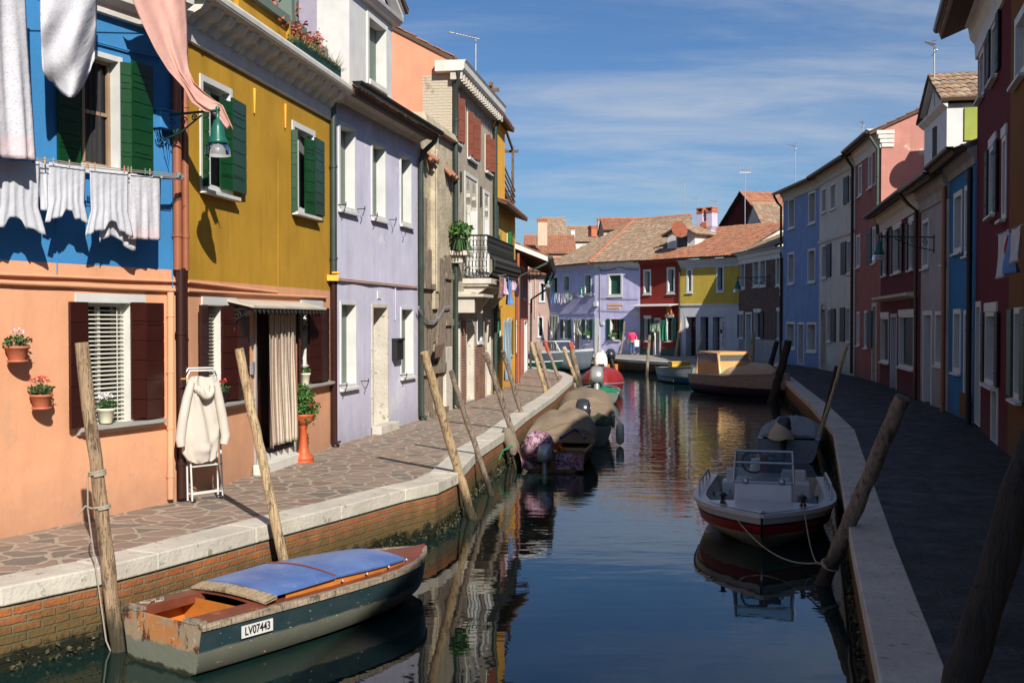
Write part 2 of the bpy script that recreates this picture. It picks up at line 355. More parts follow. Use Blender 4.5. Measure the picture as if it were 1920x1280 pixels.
# ---------------------------------------------------------------- houses
class House:
    def __init__(s, label, p0, p1, ztop, mats, zsplit=None, depth=6., cat='house', group=None, base=None, s_ext=(0, 0), name='terraced_house'):
        s.F = Fac(p0, p1); s.z1 = ztop; s.zs = zsplit; s.mats = mats if isinstance(mats, list) else [mats]; s.depth = depth
        s.holes = []; s.a0 = -s_ext[0]; s.a1 = s.F.L + s_ext[1]
        mid = s.F.pt(s.F.L / 2, 0, PAV); s.root = thing(name, tuple(mid), label, cat, group); s.zb = PAV - .1 if base is None else base
    def rect(s, x0, y0, x1, y1, d=0.):
        ym = (y0 + y1) / 2; xm = (x0 + x1) / 2
        a0 = s.F.hit(x0, ym, d)[0]; a1 = s.F.hit(x1, ym, d)[0]; z1 = s.F.hit(xm, y0, d)[1]; z0 = s.F.hit(xm, y1, d)[1]
        return a0, a1, z0, z1
    def finish(s, gable=0., side=None, back=None):
        F = s.F; mb = MB(); H = [h for h in s.holes]
        ss = sorted({round(x, 4) for x in [s.a0, s.a1] + [v for h in H for v in h[:2]] if s.a0 - 1e-6 <= x <= s.a1 + 1e-6})
        zz = sorted({round(x, 4) for x in [s.zb, s.z1] + ([s.zs] if s.zs else []) + [v for h in H for v in h[2:4]] if s.zb - 1e-6 <= x <= s.z1 + 1e-6})
        for i in range(len(ss) - 1):
            for j in range(len(zz) - 1):
                cs, cz = (ss[i] + ss[i + 1]) / 2, (zz[j] + zz[j + 1]) / 2
                if any(h[0] < cs < h[1] and h[2] < cz < h[3] for h in H): continue
                mi = 1 if s.zs and cz > s.zs else 0
                q = [(ss[i], zz[j]), (ss[i + 1], zz[j]), (ss[i + 1], zz[j + 1]), (ss[i], zz[j + 1])]
                mb.face([F.pt(a, 0, b) for a, b in q], q, mi)
        mu = 1 if s.zs else 0; dp = -s.depth
        for a in (s.a0, s.a1):
            pts = [(0, s.zb), (0, s.z1), (dp / 2, s.z1 + gable), (dp, s.z1), (dp, s.zb)] if gable else [(0, s.zb), (0, s.z1), (dp, s.z1), (dp, s.zb)]
            mb.face([F.pt(a, d, z) for d, z in pts], [(d, z) for d, z in pts], mu if side is None else side)
        mb.face([F.pt(s.a0, dp, s.zb), F.pt(s.a1, dp, s.zb), F.pt(s.a1, dp, s.z1), F.pt(s.a0, dp, s.z1)], [(s.a0, s.zb), (s.a1, s.zb), (s.a1, s.z1), (s.a0, s.z1)], mu)
        if not gable: mb.face([F.pt(s.a0, 0, s.z1), F.pt(s.a1, 0, s.z1), F.pt(s.a1, dp, s.z1), F.pt(s.a0, dp, s.z1)], None, mu)
        s.wall = mb.build('wall', s.mats, s.root); s.gable = gable
    def roof(s, over=.3, pitch=None, mat='tile', e0=.08, e1=.08, tw=.19, back=True, dz=.0, rpart=True):
        F = s.F; g = s.gable; hd = s.depth / 2; k = g / hd if g else .33
        v = (-F.n + Vector((0, 0, k))).normalized(); L = math.hypot(1, k)
        mb = MB(); O = F.pt(s.a0 - e0, over, s.z1 - over * k + .07 + dz); wd = s.a1 - s.a0 + e0 + e1
        tiled(mb, O, F.u, v, [(0, 0), (wd, 0), (wd, (hd + over) * L), (0, (hd + over) * L)], tw)
        if back:
            v2 = (F.n + Vector((0, 0, k))).normalized(); O2 = F.pt(s.a0 - e0, -s.depth - .2, s.z1 - .2 * k + .07 + dz)
            tiled(mb, O2, F.u, v2, [(0, 0), (wd, 0), (wd, (hd + .2) * L), (0, (hd + .2) * L)], .4, .8, seg=2)
        ridge(mb, F.pt(s.a0 - e0, -hd, s.z1 + g + .12 + dz), F.pt(s.a1 + e1, -hd, s.z1 + g + .12 + dz))
        return mb.build('roof', [M[mat], M['soff']], s.root)
    # ---- openings
    def win(s, px, b=.07, bm='white', depth=.22, sill=.05, shut=None, sm='green', fill='pane', proud=.02, lintel=0., nm='window', leafw=None, mull=0, boards=None, ww=None, top=True, bot=True, ang=0.):
        """px = outer frame rectangle in the photo (or ('m',s0,s1,z0,z1) in metres)"""
        F = s.F; a0, a1, z0, z1 = px[1:] if px[0] == 'm' else s.rect(*px)
        s.holes.append((a0, a1, z0, z1)); e = .0015
        bt = b if top else .0; bb = b if (bot and nm != 'door') else .0
        mb = MB(); i0, i1, j0, j1 = a0 + b, a1 - b, z0 + bb, z1 - bt
        mb.fbox(F, a0, i0, -depth - .06, proud, z0, z1); mb.fbox(F, i1, a1, -depth - .06, proud, z0, z1)
        mb.fbox(F, i0, i1, -depth - .06, proud - e, j1, z1 - e)
        mb.fbox(F, i0, i1, -depth - .06, proud - e, z0 + e, j0 if bb else z0 + .03)
        if lintel: mb.fbox(F, a0 - lintel, a1 + lintel, .0, proud + .015, z1 - .01, z1 + .16)
        fr = mb.build(nm, M[bm], s.root)
        if fill:
            p = MB(); p.fbox(F, i0, i1, -depth - .04, -depth - .01, j0, j1)
            if fill == 'pane' and nm == 'window':
                p.build('pane', M['pane'], fr)
                if mull:
                    q = MB(); w = .04; c = (i0 + i1) / 2
                    q.fbox(F, i0, i0 + w, -depth - .008, -depth + .03, j0, j1); q.fbox(F, i1 - w, i1, -depth - .008, -depth + .03, j0, j1)
                    q.fbox(F, i0 + w, i1 - w, -depth - .007, -depth + .029, j0, j0 + w); q.fbox(F, i0 + w, i1 - w, -depth - .007, -depth + .029, j1 - w, j1)
                    q.fbox(F, c - w / 2, c + w / 2, -depth - .006, -depth + .035, j0 + w, j1 - w)
                    if mull > 1: q.fbox(F, i0 + w, i1 - w, -depth - .005, -depth + .025, (j0 + j1) / 2 - .02, (j0 + j1) / 2 + .02)
                    q.build('casement', M['frame'] if mull > 2 else M['whitep'], fr)
            elif nm == 'door':
                dm = M[fill] if fill in M else M['pane']
                w = (i1 - i0); 
                for (ua, ub, va, vb) in ((.12, .88, .08, .42), (.12, .88, .5, .92)):
                    p.fbox(F, i0 + w * ua, i0 + w * ub, -depth - .012, -depth + .008, j0 + (j1 - j0) * va, j0 + (j1 - j0) * vb)
                d_ = p.build('door_leaf', dm, fr)
                k = MB(); k.lathe(F.pt(i0 + w * .1, -depth + .02, j0 + 1.0), [(.03, -.03), (.035, 0), (.03, .03)], 8); k.build('handle', M['metal'], fr)
            else: p.build('shutter', M[fill], fr)
        if sill:
            q = MB(); sx = .04
            q.prof(F, a0 - sx, a1 + sx, [(proud - .001, z0 - .055), (proud + sill, z0 - .05), (proud + sill, z0 - .005), (proud - .001, z0 + .002)]); q.build('sill', M[bm], fr)
        if shut:
            lw = leafw or (a1 - a0) / 2
            for side in shut:
                if side in 'LR':
                    x0, x1 = (a0 - lw, a0 - .01) if side == 'L' else (a1 + .01, a1 + lw)
                    s.leaf(fr, x0, x1, .045, .045, z0 + .02, z1 - .02, sm, boards)
                if side in 'lr':   # leaf standing out from the wall
                    x0 = a0 if side == 'l' else a1; q = -1 if side == 'l' else 1
                    s.leaf(fr, x0, x0 + q * lw * .5, .05, lw * .8, z0 + .02, z1 - .02, sm, boards)
        return fr, (i0, i1, j0, j1)
    def leaf(s, par, sa, sb, da, db, z0, z1, m, boards=None, th=.035, name='shutter', nest=True):
        """planked leaf from (sa,da) to (sb,db)"""
        F = s.F; A = Vector((sa, da)); B = Vector((sb, db)); t = (B - A).normalized(); n = Vector((-t.y, t.x))
        mb = MB(); nb = boards or max(3, round((z1 - z0) / .24)); h = (z1 - z0) / nb
        def bx(off0, off1, k0, k1, za, zb):
            c = [A + t * k0 + n * off0, A + t * k1 + n * off0, A + t * k1 + n * off1, A + t * k0 + n * off1]
            lo = [F.pt(p.x, p.y, za) for p in c]; hi = [F.pt(p.x, p.y, zb) for p in c]; mb.hexa(*lo, *hi)
        L = (B - A).length
        bx(-th / 2 + .008, th / 2 - .008, .003, L - .003, z0 + .004, z1 - .004)
        for i in range(nb): bx(-th / 2, th / 2, 0, L, z0 + i * h + .006, z0 + (i + 1) * h - .006)
        q = (z1 - z0)
        for f in (.18, .82): bx(th / 2, th / 2 + .008, .01, L * .8, z0 + q * f - .015, z0 + q * f + .015)
        o = mb.build(name, M[m], par, bevel=.003 if L > .2 and q * 500 / max(F.pt(sa, 0, 0).y, 5) > 50 else 0)
        return o
    def cornice(s, pr, m='white', name='cornice', e0=0., e1=0.):
        mb = MB(); mb.prof(s.F, s.a0 - e0, s.a1 + e1, pr); return mb.build(name, M[m], s.root)
    def gutter(s, z, d=.38, r=.07, m='gutter', e0=.05, e1=.05):
        mb = MB(); F = s.F; n = 8; rows = []
        for a in (s.a0 - e0, s.a1 + e1):
            rows.append([F.pt(a, d + r * math.cos(math.pi * k / n), z - r * math.sin(math.pi * k / n)) for k in range(n + 1)])
        mb.grid(rows)
        rows2 = [[p + Vector((0, 0, .008)) for p in r_] for r_ in rows]; mb.grid(rows2)
        mb.face(rows[0]); mb.face(rows[1])
        return mb.build('gutter', M[m], s.root)
    def pipe(s, pts, r=.045, m='pgreen', name='drainpipe', clips=True):
        mb = MB(); P = [s.F.pt(*p) for p in pts]; mb.tube(P, r, 10)
        a, b = P[-1], P[-2]
        if clips and abs(a.z - b.z) > 1:
            for k in range(int(abs(a.z - b.z) / 1.6) + 1):
                z = min(a.z, b.z) + .4 + k * 1.6
                if z < max(a.z, b.z): mb.tube([Vector((a.x, a.y, z)), Vector((a.x, a.y, z + .04))], r * 1.2, 10)
        return mb.build(name, M[m], s.root)
def cable(par, pts, r=.012, m='iron', name='cable', sag=0.):
    mb = MB(); P = []
    for a, b in zip(pts[:-1], pts[1:]):
        a = Vector(a); b = Vector(b); n = 6
        for k in range(n): f = k / n; P.append(a.lerp(b, f) - Vector((0, 0, sag * 4 * f * (1 - f))))
    P.append(Vector(pts[-1])); mb.tube(P, r, 6); return mb.build(name, M[m] if isinstance(m, str) else m, par)
def ivy_strip(mb, a, b, z0, z1, n, size, seed, nrm):
    rnd = random.Random(seed)
    for _ in range(n):
        p = Vector(a).lerp(Vector(b), rnd.random()); p.z = rnd.uniform(z0, z1) * rnd.random(); p += nrm * rnd.uniform(-.01, .035); r = size * rnd.uniform(.4, 1.2); u = Vector((rnd.gauss(0, 1), rnd.gauss(0, 1), rnd.gauss(0, 1))).normalized(); v = u.cross(Vector((rnd.gauss(0, 1), rnd.gauss(0, 1), .3))).normalized()
        mb.face([p - u * r, p + v * r * .6, p + u * r, p - v * r * .6])
def leaves(mb, c, rx, ry, rz, n, size, mi=0, seed=1, shell=.35, flat=0.):
    rnd = random.Random(seed)
    for _ in range(n):
        while True:
            p = Vector((rnd.uniform(-1, 1), rnd.uniform(-1, 1), rnd.uniform(-1, 1)))
            if shell < p.length < 1: break
        q = Vector(c) + Vector((p.x * rx, p.y * ry, p.z * rz)); a = Vector((rnd.gauss(0, 1), rnd.gauss(0, 1), rnd.gauss(0, .6))).normalized()
        b = a.cross(Vector((rnd.gauss(0, 1), rnd.gauss(0, 1), rnd.gauss(0, 1)))).normalized(); l = size * rnd.uniform(.6, 1.3); w = l * .33
        mb.face([q, q + a * l * .5 + b * w, q + a * l, q + a * l * .5 - b * w], None, mi)
def chimney(par, c, w, h, rot, m, capm='cap', flare=0., d=None):
    mb = MB(); d = d or w; c = Vector(c); mb.box(c + Vector((0, 0, h / 2)), (w, d, h), rot)
    mb.box(c + Vector((0, 0, h + .04)), (w + .12, d + .12, .08), rot)
    o = mb.build('chimney', M[m], par)
    q = MB(); rz = Matrix.Rotation(rot, 3, 'Z')
    for k in range(-2, 3):
        for sg in (-1, 1):
            a = c + rz @ Vector((k * (w + .1) / 5, sg * (d / 2 + .1), h + .12)); b = c + rz @ Vector((k * (w + .1) / 5, 0, h + .32)); q.tube([a, b], (w + .1) / 9, 7)
    q.tube([c + rz @ Vector((-w / 2 - .1, 0, h + .33)), c + rz @ Vector((w / 2 + .1, 0, h + .33))], .06, 7)
    q.box(c + Vector((0, 0, h + .12)), (w + .05, d + .05, .1), rot)
    q.build('chimney_cap', M[capm], o); return o
# ---------------------------------------------------------------- world, sun, camera
SUN = Vector((.345, -.939, 0)).normalized(); ELEV = R(33)
w = bpy.data.worlds.new('World'); SC.world = w; w.use_nodes = True; nt = w.node_tree; bg = nt.nodes['Background']
sk = nt.nodes.new('ShaderNodeTexSky'); sk.sky_type = 'NISHITA'; sk.sun_disc = False; sk.sun_elevation = ELEV
sk.sun_rotation = math.atan2(SUN.x, SUN.y); sk.air_density = 1.0; sk.dust_density = .6; sk.ozone_density = 1.5; sk.altitude = 0
tc = nt.nodes.new('ShaderNodeTexCoord'); sp = nt.nodes.new('ShaderNodeSeparateXYZ'); nt.links.new(tc.outputs['Generated'], sp.inputs[0])
def wm(op, a, b):
    n = nt.nodes.new('ShaderNodeMath'); n.operation = op
    for i, x in enumerate((a, b)):
        if isinstance(x, (int, float)): n.inputs[i].default_value = x
        else: nt.links.new(x, n.inputs[i])
    return n.outputs[0]
den = wm('ADD', wm('MAXIMUM', sp.outputs[2], 0.), .12)
cx = wm('DIVIDE', sp.outputs[0], den); cy = wm('DIVIDE', sp.outputs[1], den)
cb = nt.nodes.new('ShaderNodeCombineXYZ'); nt.links.new(cx, cb.inputs[0]); nt.links.new(cy, cb.inputs[1])
mp = nt.nodes.new('ShaderNodeMapping'); mp.inputs['Rotation'].default_value = (0, 0, R(-18)); mp.inputs['Scale'].default_value = (.5, 1.25, 1); nt.links.new(cb.outputs[0], mp.inputs[0])
def wn(scale, det, dist):
    n = nt.nodes.new('ShaderNodeTexNoise'); n.inputs['Scale'].default_value = scale; n.inputs['Detail'].default_value = det; n.inputs['Roughness'].default_value = .62
    n.inputs['Distortion'].default_value = dist; nt.links.new(mp.outputs[0], n.inputs['Vector']); return n.outputs['Fac']
def wr(v, a, b, c, d):
    n = nt.nodes.new('ShaderNodeMapRange'); nt.links.new(v, n.inputs[0])
    for i, x in enumerate((a, b, c, d)): n.inputs[i + 1].default_value = x
    n.interpolation_type = 'SMOOTHSTEP'; return n.outputs[0]
mask = wm('MULTIPLY', wr(wn(.85, 8, .5), .40, .68, 0, 1), wr(wn(2.2, 7, .9), .3, .7, .35, 1))
mxs = nt.nodes.new('ShaderNodeMix'); mxs.data_type = 'RGBA'
nt.links.new(wm('MULTIPLY', mask, .72), mxs.inputs[0]); tn = nt.nodes.new('ShaderNodeMix'); tn.data_type = 'RGBA'; tn.blend_type = 'MULTIPLY'; tn.inputs[0].default_value = 1; tn.inputs[7].default_value = (.66, .97, 1.36, 1); nt.links.new(sk.outputs[0], tn.inputs[6]); nt.links.new(tn.outputs[2], mxs.inputs[6]); mxs.inputs[7].default_value = (8.4, 9.1, 10.2, 1)
nt.links.new(mxs.outputs[2], bg.inputs[0]); bg.inputs[1].default_value = SKYS = .050
sl = bpy.data.lights.new('sun', 'SUN'); sl.energy = 5.0; sl.angle = R(.5); sl.color = (1, .94, .84)
so = bpy.data.objects.new('sun', sl); COL.objects.link(so)
sd = Vector((SUN.x * math.cos(ELEV), SUN.y * math.cos(ELEV), math.sin(ELEV))); so.rotation_euler = sd.to_track_quat('Z', 'Y').to_euler(); so.location = sd * 60
cd = bpy.data.cameras.new('camera'); co = bpy.data.objects.new('camera', cd); COL.objects.link(co); SC.camera = co
co.location = CAM; co.rotation_euler = (R(90) - TH, 0, 0); cd.sensor_width = 36; cd.lens = FPX / 1920 * 36; cd.clip_start = .05; cd.clip_end = 2000
SC.view_settings.view_transform = 'Standard'; SC.view_settings.look = 'None'; SC.view_settings.exposure = .40; SC.view_settings.gamma = 1
SC.cycles.max_bounces = 8; SC.cycles.transparent_max_bounces = 12; SC.cycles.caustics_reflective = False; SC.cycles.caustics_refractive = False
# ---------------------------------------------------------------- ground materials
def crazy():
    t = NT('crazy_paving'); o = t.co()
    nv = t.n('ShaderNodeTexNoise', Vector=o, Scale=1.9, Detail=3.); sv = t.n('ShaderNodeVectorMath', operation='SCALE'); t.set(sv.inputs[0], nv.outputs['Color']); sv.inputs['Scale'].default_value = .42
    ad = t.n('ShaderNodeVectorMath', operation='ADD'); t.set(ad.inputs[0], o); t.set(ad.inputs[1], sv.outputs[0])
    v = t.n('ShaderNodeTexVoronoi', voronoi_dimensions='2D', feature='DISTANCE_TO_EDGE', Vector=ad.outputs[0], Scale=3.3)
    v1 = t.n('ShaderNodeTexVoronoi', voronoi_dimensions='2D', feature='F1', Vector=ad.outputs[0], Scale=3.3)
    sp = t.n('ShaderNodeSeparateColor', Color=v1.outputs['Color'])
    st = t.mix(sp.outputs[0], (.20, .125, .095, 1), (.31, .215, .16, 1)); st = t.mix(t.mr(sp.outputs[1], .6, .9), st, (.15, .13, .11, 1))
    st = t.mix(t.mr(t.noise(o, 9, 6, .7), .35, .7, 0, .5), st, (.22, .18, .15, 1))
    ed = t.math('ADD', v.outputs['Distance'], t.mr(t.noise(o, 24, 3), .2, .8, -.012, .012))
    k = t.mr(ed, .07, .10)
    mo = t.mix(t.noise(o, 30, 4), (.42, .35, .27, 1), (.32, .27, .21, 1))
    col = t.mix(k, mo, st); col = t.mix(t.mr(t.noise(o, .8, 4), .4, .7, 0, .25), col, (.28, .24, .2, 1))
    t.P(Base_Color=col, Roughness=.8, Normal=t.bump(t.math('ADD', k, t.math('MULTIPLY', t.noise(o, 18, 5), .5)), .008)); t.p.inputs['Specular IOR Level'].default_value = .3
    return t.m
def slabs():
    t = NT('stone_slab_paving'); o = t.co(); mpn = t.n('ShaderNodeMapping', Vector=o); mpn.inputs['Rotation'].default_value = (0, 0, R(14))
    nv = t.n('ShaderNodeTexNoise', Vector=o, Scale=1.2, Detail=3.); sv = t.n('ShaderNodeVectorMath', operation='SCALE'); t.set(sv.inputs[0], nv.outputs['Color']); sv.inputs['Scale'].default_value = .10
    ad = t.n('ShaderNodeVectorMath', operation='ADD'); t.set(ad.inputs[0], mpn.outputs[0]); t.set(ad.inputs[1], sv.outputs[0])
    b = t.n('ShaderNodeTexBrick', Vector=ad.outputs[0], Color1=(.05, .048, .048, 1), Color2=(.02, .02, .021, 1), Mortar=(.018, .018, .018, 1), Scale=1.)  # dark slabs, toned down further to deepen the shade on the right quay
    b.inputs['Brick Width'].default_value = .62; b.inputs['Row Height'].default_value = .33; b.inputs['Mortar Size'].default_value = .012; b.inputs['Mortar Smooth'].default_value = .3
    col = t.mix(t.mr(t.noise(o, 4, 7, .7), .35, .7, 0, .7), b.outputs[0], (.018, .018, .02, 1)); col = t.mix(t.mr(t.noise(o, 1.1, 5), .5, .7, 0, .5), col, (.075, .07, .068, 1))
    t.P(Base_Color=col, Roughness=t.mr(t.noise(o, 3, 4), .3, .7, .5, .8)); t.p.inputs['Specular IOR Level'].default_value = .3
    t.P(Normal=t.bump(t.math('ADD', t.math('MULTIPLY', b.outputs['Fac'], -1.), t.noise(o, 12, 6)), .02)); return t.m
def watermat():
    t = NT('canal_water'); o = t.co()
    sp = t.n('ShaderNodeSeparateXYZ', Vector=o)
    far = t.math('MULTIPLY', t.mr(sp.outputs[1], 13, 24), t.mr(sp.outputs[1], 60, 90, 1, .5))
    patch = t.mr(t.noise(t.co(scale=(.25, .12, 1)), 1., 3), .35, .65)
    n1 = t.noise(t.co(scale=(1, .75, 1)), .9, 2, .4); n2 = t.noise(t.co(scale=(.7, 2.2, 1)), 1.6, 3, .5)
    n3 = t.noise(t.co(scale=(.8, 1.5, 1)), 5.0, 2, .5)
    h = t.math('ADD', t.math('MULTIPLY', n1, .007), t.math('MULTIPLY', t.math('MULTIPLY', n2, t.math('ADD', t.math('MULTIPLY', far, .6), .12)), .014))
    h = t.math('ADD', h, t.math('MULTIPLY', t.math('MULTIPLY', n3, t.math('ADD', t.math('MULTIPLY', t.math('MULTIPLY', far, patch), .9), .02)), .004))
    col = t.mix(t.noise(o, .4, 3), (.004, .016, .016, 1), (.008, .024, .02, 1))
    t.P(Base_Color=col, Roughness=.015, IOR=1.45); t.p.inputs['Specular IOR Level'].default_value = .5
    t.P(Normal=t.bump(h, 1.)); return t.m
M['crazy'] = crazy(); M['slabs'] = slabs(); M['water'] = watermat()
M['litpave'] = simple('far_quay_lit_paving', (.30, .27, .24, 1), .85, var=.15, vs=1.5)  # light tone stands in for sunlight on the far stretch of paving
# ---------------------------------------------------------------- quays
LKp = [Vector((-16, -20, 0)), Vector((-8.5, 0, 0))] + [G(*p) for p in ((-400, 1190), (0, 1103), (197, 1063), (295, 1039), (480, 991), (640, 950), (760, 918), (821, 905), (858, 888), (900, 842), (947, 812), (985, 780), (1041, 741), (1072, 714), (1075, 706), (1058, 698), (1027, 692), (992, 687))] + [Vector((-14, 60, 0)), Vector((-60, 75, 0))]
RKp = [Vector((-2.6, -12, 0)), Vector((.45, 0, 0))] + [G(*p) for p in ((1650, 1280), (1595, 1010), (1562, 805), (1520, 757), (1463, 706), (1400, 692), (1300, 685), (1257, 679.5), (1180, 674), (1092, 667.5), (1040, 663.5), (992, 661.5))] + [Vector((-14, 92, 0)), Vector((-60, 100, 0))]
def offset(pl, d):
    out = []
    for i, p in enumerate(pl):
        a = (pl[i] - pl[max(i - 1, 0)]); b = (pl[min(i + 1, len(pl) - 1)] - pl[i]); a.z = b.z = 0
        if a.length < 1e-6: a = b
        if b.length < 1e-6: b = a
        a.normalize(); b.normalize(); na = Vector((-a.y, a.x, 0)); nb = Vector((-b.y, b.x, 0)); m = (na + nb).normalized()
        out.append(Vector((p.x, p.y, 0)) + m * (d / max(m.dot(na), .5)))
    return out
def land(name, pl, sgn, outer, mat):
    q = offset(pl, sgn * .1); mb = MB(); mb.face([Vector((p.x, p.y, PAV)) for p in q] + [Vector((x, y, PAV)) for x, y in outer])
    return tag(mb.build(name, mat), kind='structure')
land('pavement_left', LKp, 1, [(-500, 200), (-500, -200), (-16.5, -200)], M['crazy'])
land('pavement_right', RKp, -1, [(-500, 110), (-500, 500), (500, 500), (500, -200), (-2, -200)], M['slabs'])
def farsheet():
    q = offset(RKp, -.1); i0 = 8; pts = [Vector((p.x, p.y, PAV + .005)) for p in q[i0:14]]; mb = MB(); b = [G(985, 655), G(1115, 661.5), G(1275, 667), G(1385, 670.5), G(1470, 681)]; mb.face(pts + [Vector((p.x, p.y, PAV + .005)) for p in b]); tag(mb.build('pavement_far_lit', M['litpave']), kind='structure')
farsheet()  # overlay that brightens the darker slabs where the far quay is sunlit
def kerb(name, pl, sgn, n0, n1, wd=.42, z1=PAV + .012, sub=1.7, mat='istria'):
    inn = offset(pl, sgn * wd); mb = MB(); out = offset(pl, 0)
    for i in range(n0, n1):
        L = (out[i + 1] - out[i]).length; k = max(1, round(L / sub)); g = .004 / max(L, .1)
        for j in range(k):
            f0, f1 = j / k + g, (j + 1) / k - g; dz = random.uniform(-.004, .004)
            a, b = out[i].lerp(out[i + 1], f0), out[i].lerp(out[i + 1], f1); c, d = inn[i].lerp(inn[i + 1], f1), inn[i].lerp(inn[i + 1], f0)
            lo = [Vector((p.x, p.y, PAV - .155)) for p in (a, b, c, d)]; hi = [Vector((p.x, p.y, z1 + dz)) for p in (a, b, c, d)]
            mb.hexa(*lo, *hi)
    o = mb.build(name, M[mat], bevel=.014); return tag(o, kind='structure')
kerb('kerb_left', LKp, 1, 1, len(LKp) - 2); kerb('kerb_right', RKp, -1, 1, len(RKp) - 2)
def quaywall(name, pl, sgn):
    q = offset(pl, sgn * .035); mb = MB(); L = 0.
    for a, b in zip(q[:-1], q[1:]):
        l = (b - a).length; k = max(1, int(l / .5))
        for j in range(k):
            p = a.lerp(b, j / k); r = a.lerp(b, (j + 1) / k); u0, u1 = L + l * j / k, L + l * (j + 1) / k
            mb.face([Vector((p.x, p.y, -.9)), Vector((r.x, r.y, -.9)), Vector((r.x, r.y, PAV - .15)), Vector((p.x, p.y, PAV - .15))], [(u0, -.9), (u1, -.9), (u1, PAV - .15), (u0, PAV - .15)])
        L += l
    o = mb.build(name, M['quay']); al = MB(); wm_ = leafm('waterline_weed' + str(sgn), (.012, .014, .006, 1), (.07, .06, .025, 1))
    for i_, (a, b) in enumerate(zip(q[:-1], q[1:])):
        if a.y > 55 or b.y < 3: continue
        d_ = (b - a).normalized(); ivy_strip(al, a, b, .0, .22, int((b - a).length * 130), .028, i_, Vector((d_.y, -d_.x, 0)) * sgn)
    w_ = al.build('waterline_weed', wm_, o); tag(w_, kind='stuff')
    return tag(o, 'brick canal wall under the pale stone kerb of the %s quay' % ('sunlit left' if sgn > 0 else 'shaded right and far'), 'wall')
quaywall('canal_wall', LKp, 1); quaywall('canal_wall', RKp, -1)
mb = MB(); mb.face([(-200, -150, 0), (200, -150, 0), (200, 200, 0), (-200, 200, 0)]); tag(mb.build('canal_water', M['water']), kind='structure')
# ================================================================ LEFT ROW
def z_at(px, base, y): # height of pixel row y above a base contact pixel
    s = (base - HZ) / (CAMZ - PAV); return CAMZ - (y - HZ) / s
A1 = G(338, 938); A0p = G(0, 1010); dl = (A1 - A0p).normalized(); A0 = A1 - dl * 9.5
L1 = G(620, 838); L2 = G(783, 788); L3 = G(848, 767); L4 = G(924, 738.5); L5 = G(946, 729); L6 = G(966, 718); L7 = G(990, 691)
# ---- house 1 : blue over peach
h1 = House('blue terraced house with peach ground floor behind the hanging sheets', A0, A1, 6.75, [M['orange'], M['blue']], zsplit=z_at(160, 974, 497), depth=6)
F = h1.F
fr, (i0, i1, j0, j1) = h1.win((150, 566, 247, 800), b=.012, bm='white', depth=.15, sill=0, fill='pane', mull=1)
# lintel + moulded sill
a0, a1, z0, z1 = h1.rect(140, 551, 271, 567)
mb = MB(); mb.fbox(F, a0, a1, 0, .022, z0, z1); mb.build('lintel', M['greyst'] if 0 else M['whitep'], fr)
a0, a1, z0, z1 = h1.rect(142, 790, 300, 806)
mb = MB(); mb.prof(F, a0, a1, [(0, z0 - .01), (.05, z0), (.07, z0 + .03), (.12, z0 + .045), (.12, z0 + .08), (0, z0 + .09)]); mb.build('sill', M['greyst'], fr)
zs0, zs1 = h1.rect(245, 566, 305, 786)[2:]
def px_s(h, x, y=700, d=0.): return h.F.hit(x, y, d)[0]
def leafp(h, fr, x0, d0, x1, d1, y0, y1, m, nb, yc=None):
    yc = yc or (y0 + y1) / 2; dm_ = (d0 + d1) / 2; h.leaf(fr, px_s(h, x0, yc, d0), px_s(h, x1, yc, d1), d0, d1, h.F.hit((x0 + x1) / 2, y1, dm_)[1], h.F.hit((x0 + x1) / 2, y0, dm_)[1], m, nb)
leafp(h1, fr, 164, .05, 131, .09, 565, 803, 'brown', 6)
leafp(h1, fr, 246, .03, 272, .09, 566, 784, 'brown', 6)
leafp(h1, fr, 273, .085, 306, .05, 567, 784, 'brown', 6)
mb = MB(); n = 27; zz0, zz1 = j0 + .03, j1 - .03
for k in range(n):
    z = zz0 + (zz1 - zz0) * k / n
    mb.hexa(*[F.pt(a, d, z + (.0 if d < -.1 else -.012)) for a, d in ((i0 + .005, -.125), (i1 - .02, -.125), (i1 - .02, -.085), (i0 + .005, -.085))], *[F.pt(a, d, z + .004 + (.0 if d < -.1 else -.012)) for a, d in ((i0 + .005, -.125), (i1 - .02, -.125), (i1 - .02, -.085), (i0 + .005, -.085))])
for a in (i0 + .12, i1 - .14): mb.fbox(F, a, a + .012, -.083, -.080, zz0, zz1)
mb.build('blind', M['blind'], fr)
# upper window
fr, ij = h1.win((108, 92, 228, 318), b=.06, bm='whitep', depth=.14, sill=.05, fill='pane', mull=3)
i0, i1, j0, j1 = ij
zt, zb_ = h1.rect(226, 120, 284, 322)[3], h1.rect(226, 120, 284, 322)[2]
leafp(h1, fr, 226, .03, 246, .09, 117, 320, 'green', 8)
leafp(h1, fr, 248, .085, 285, .05, 119, 323, 'green', 8)
leafp(h1, fr, 108, .05, 149, .04, 100, 304, 'green', 8)
mb = MB(); rows = []
for a in range(13): rows.append([F.pt(i0 + .35 + a * (i1 - i0 - .5) / 12, -.12 + .01 * math.sin(a * 2.2), z) for z in (j0 + .03, j1 - .03)])
mb.grid(rows, uvs=[[(a * .05, 0), (a * .05, 1.4)] for a in range(13)]); mb.build('curtain', fabric('grey_curtain', (.045, .043, .045, 1)), fr)
h1.finish(); h1.gable = 0
zc = z_at(215, 963, 40)
h1.cornice([(0, zc), (.08, zc), (.09, zc + .10), (.20, zc + .16), (.22, zc + .3), (.34, zc + .36), (.36, zc + .5), (0, zc + .5)], 'lav2' if 0 else 'white', e1=-.1)
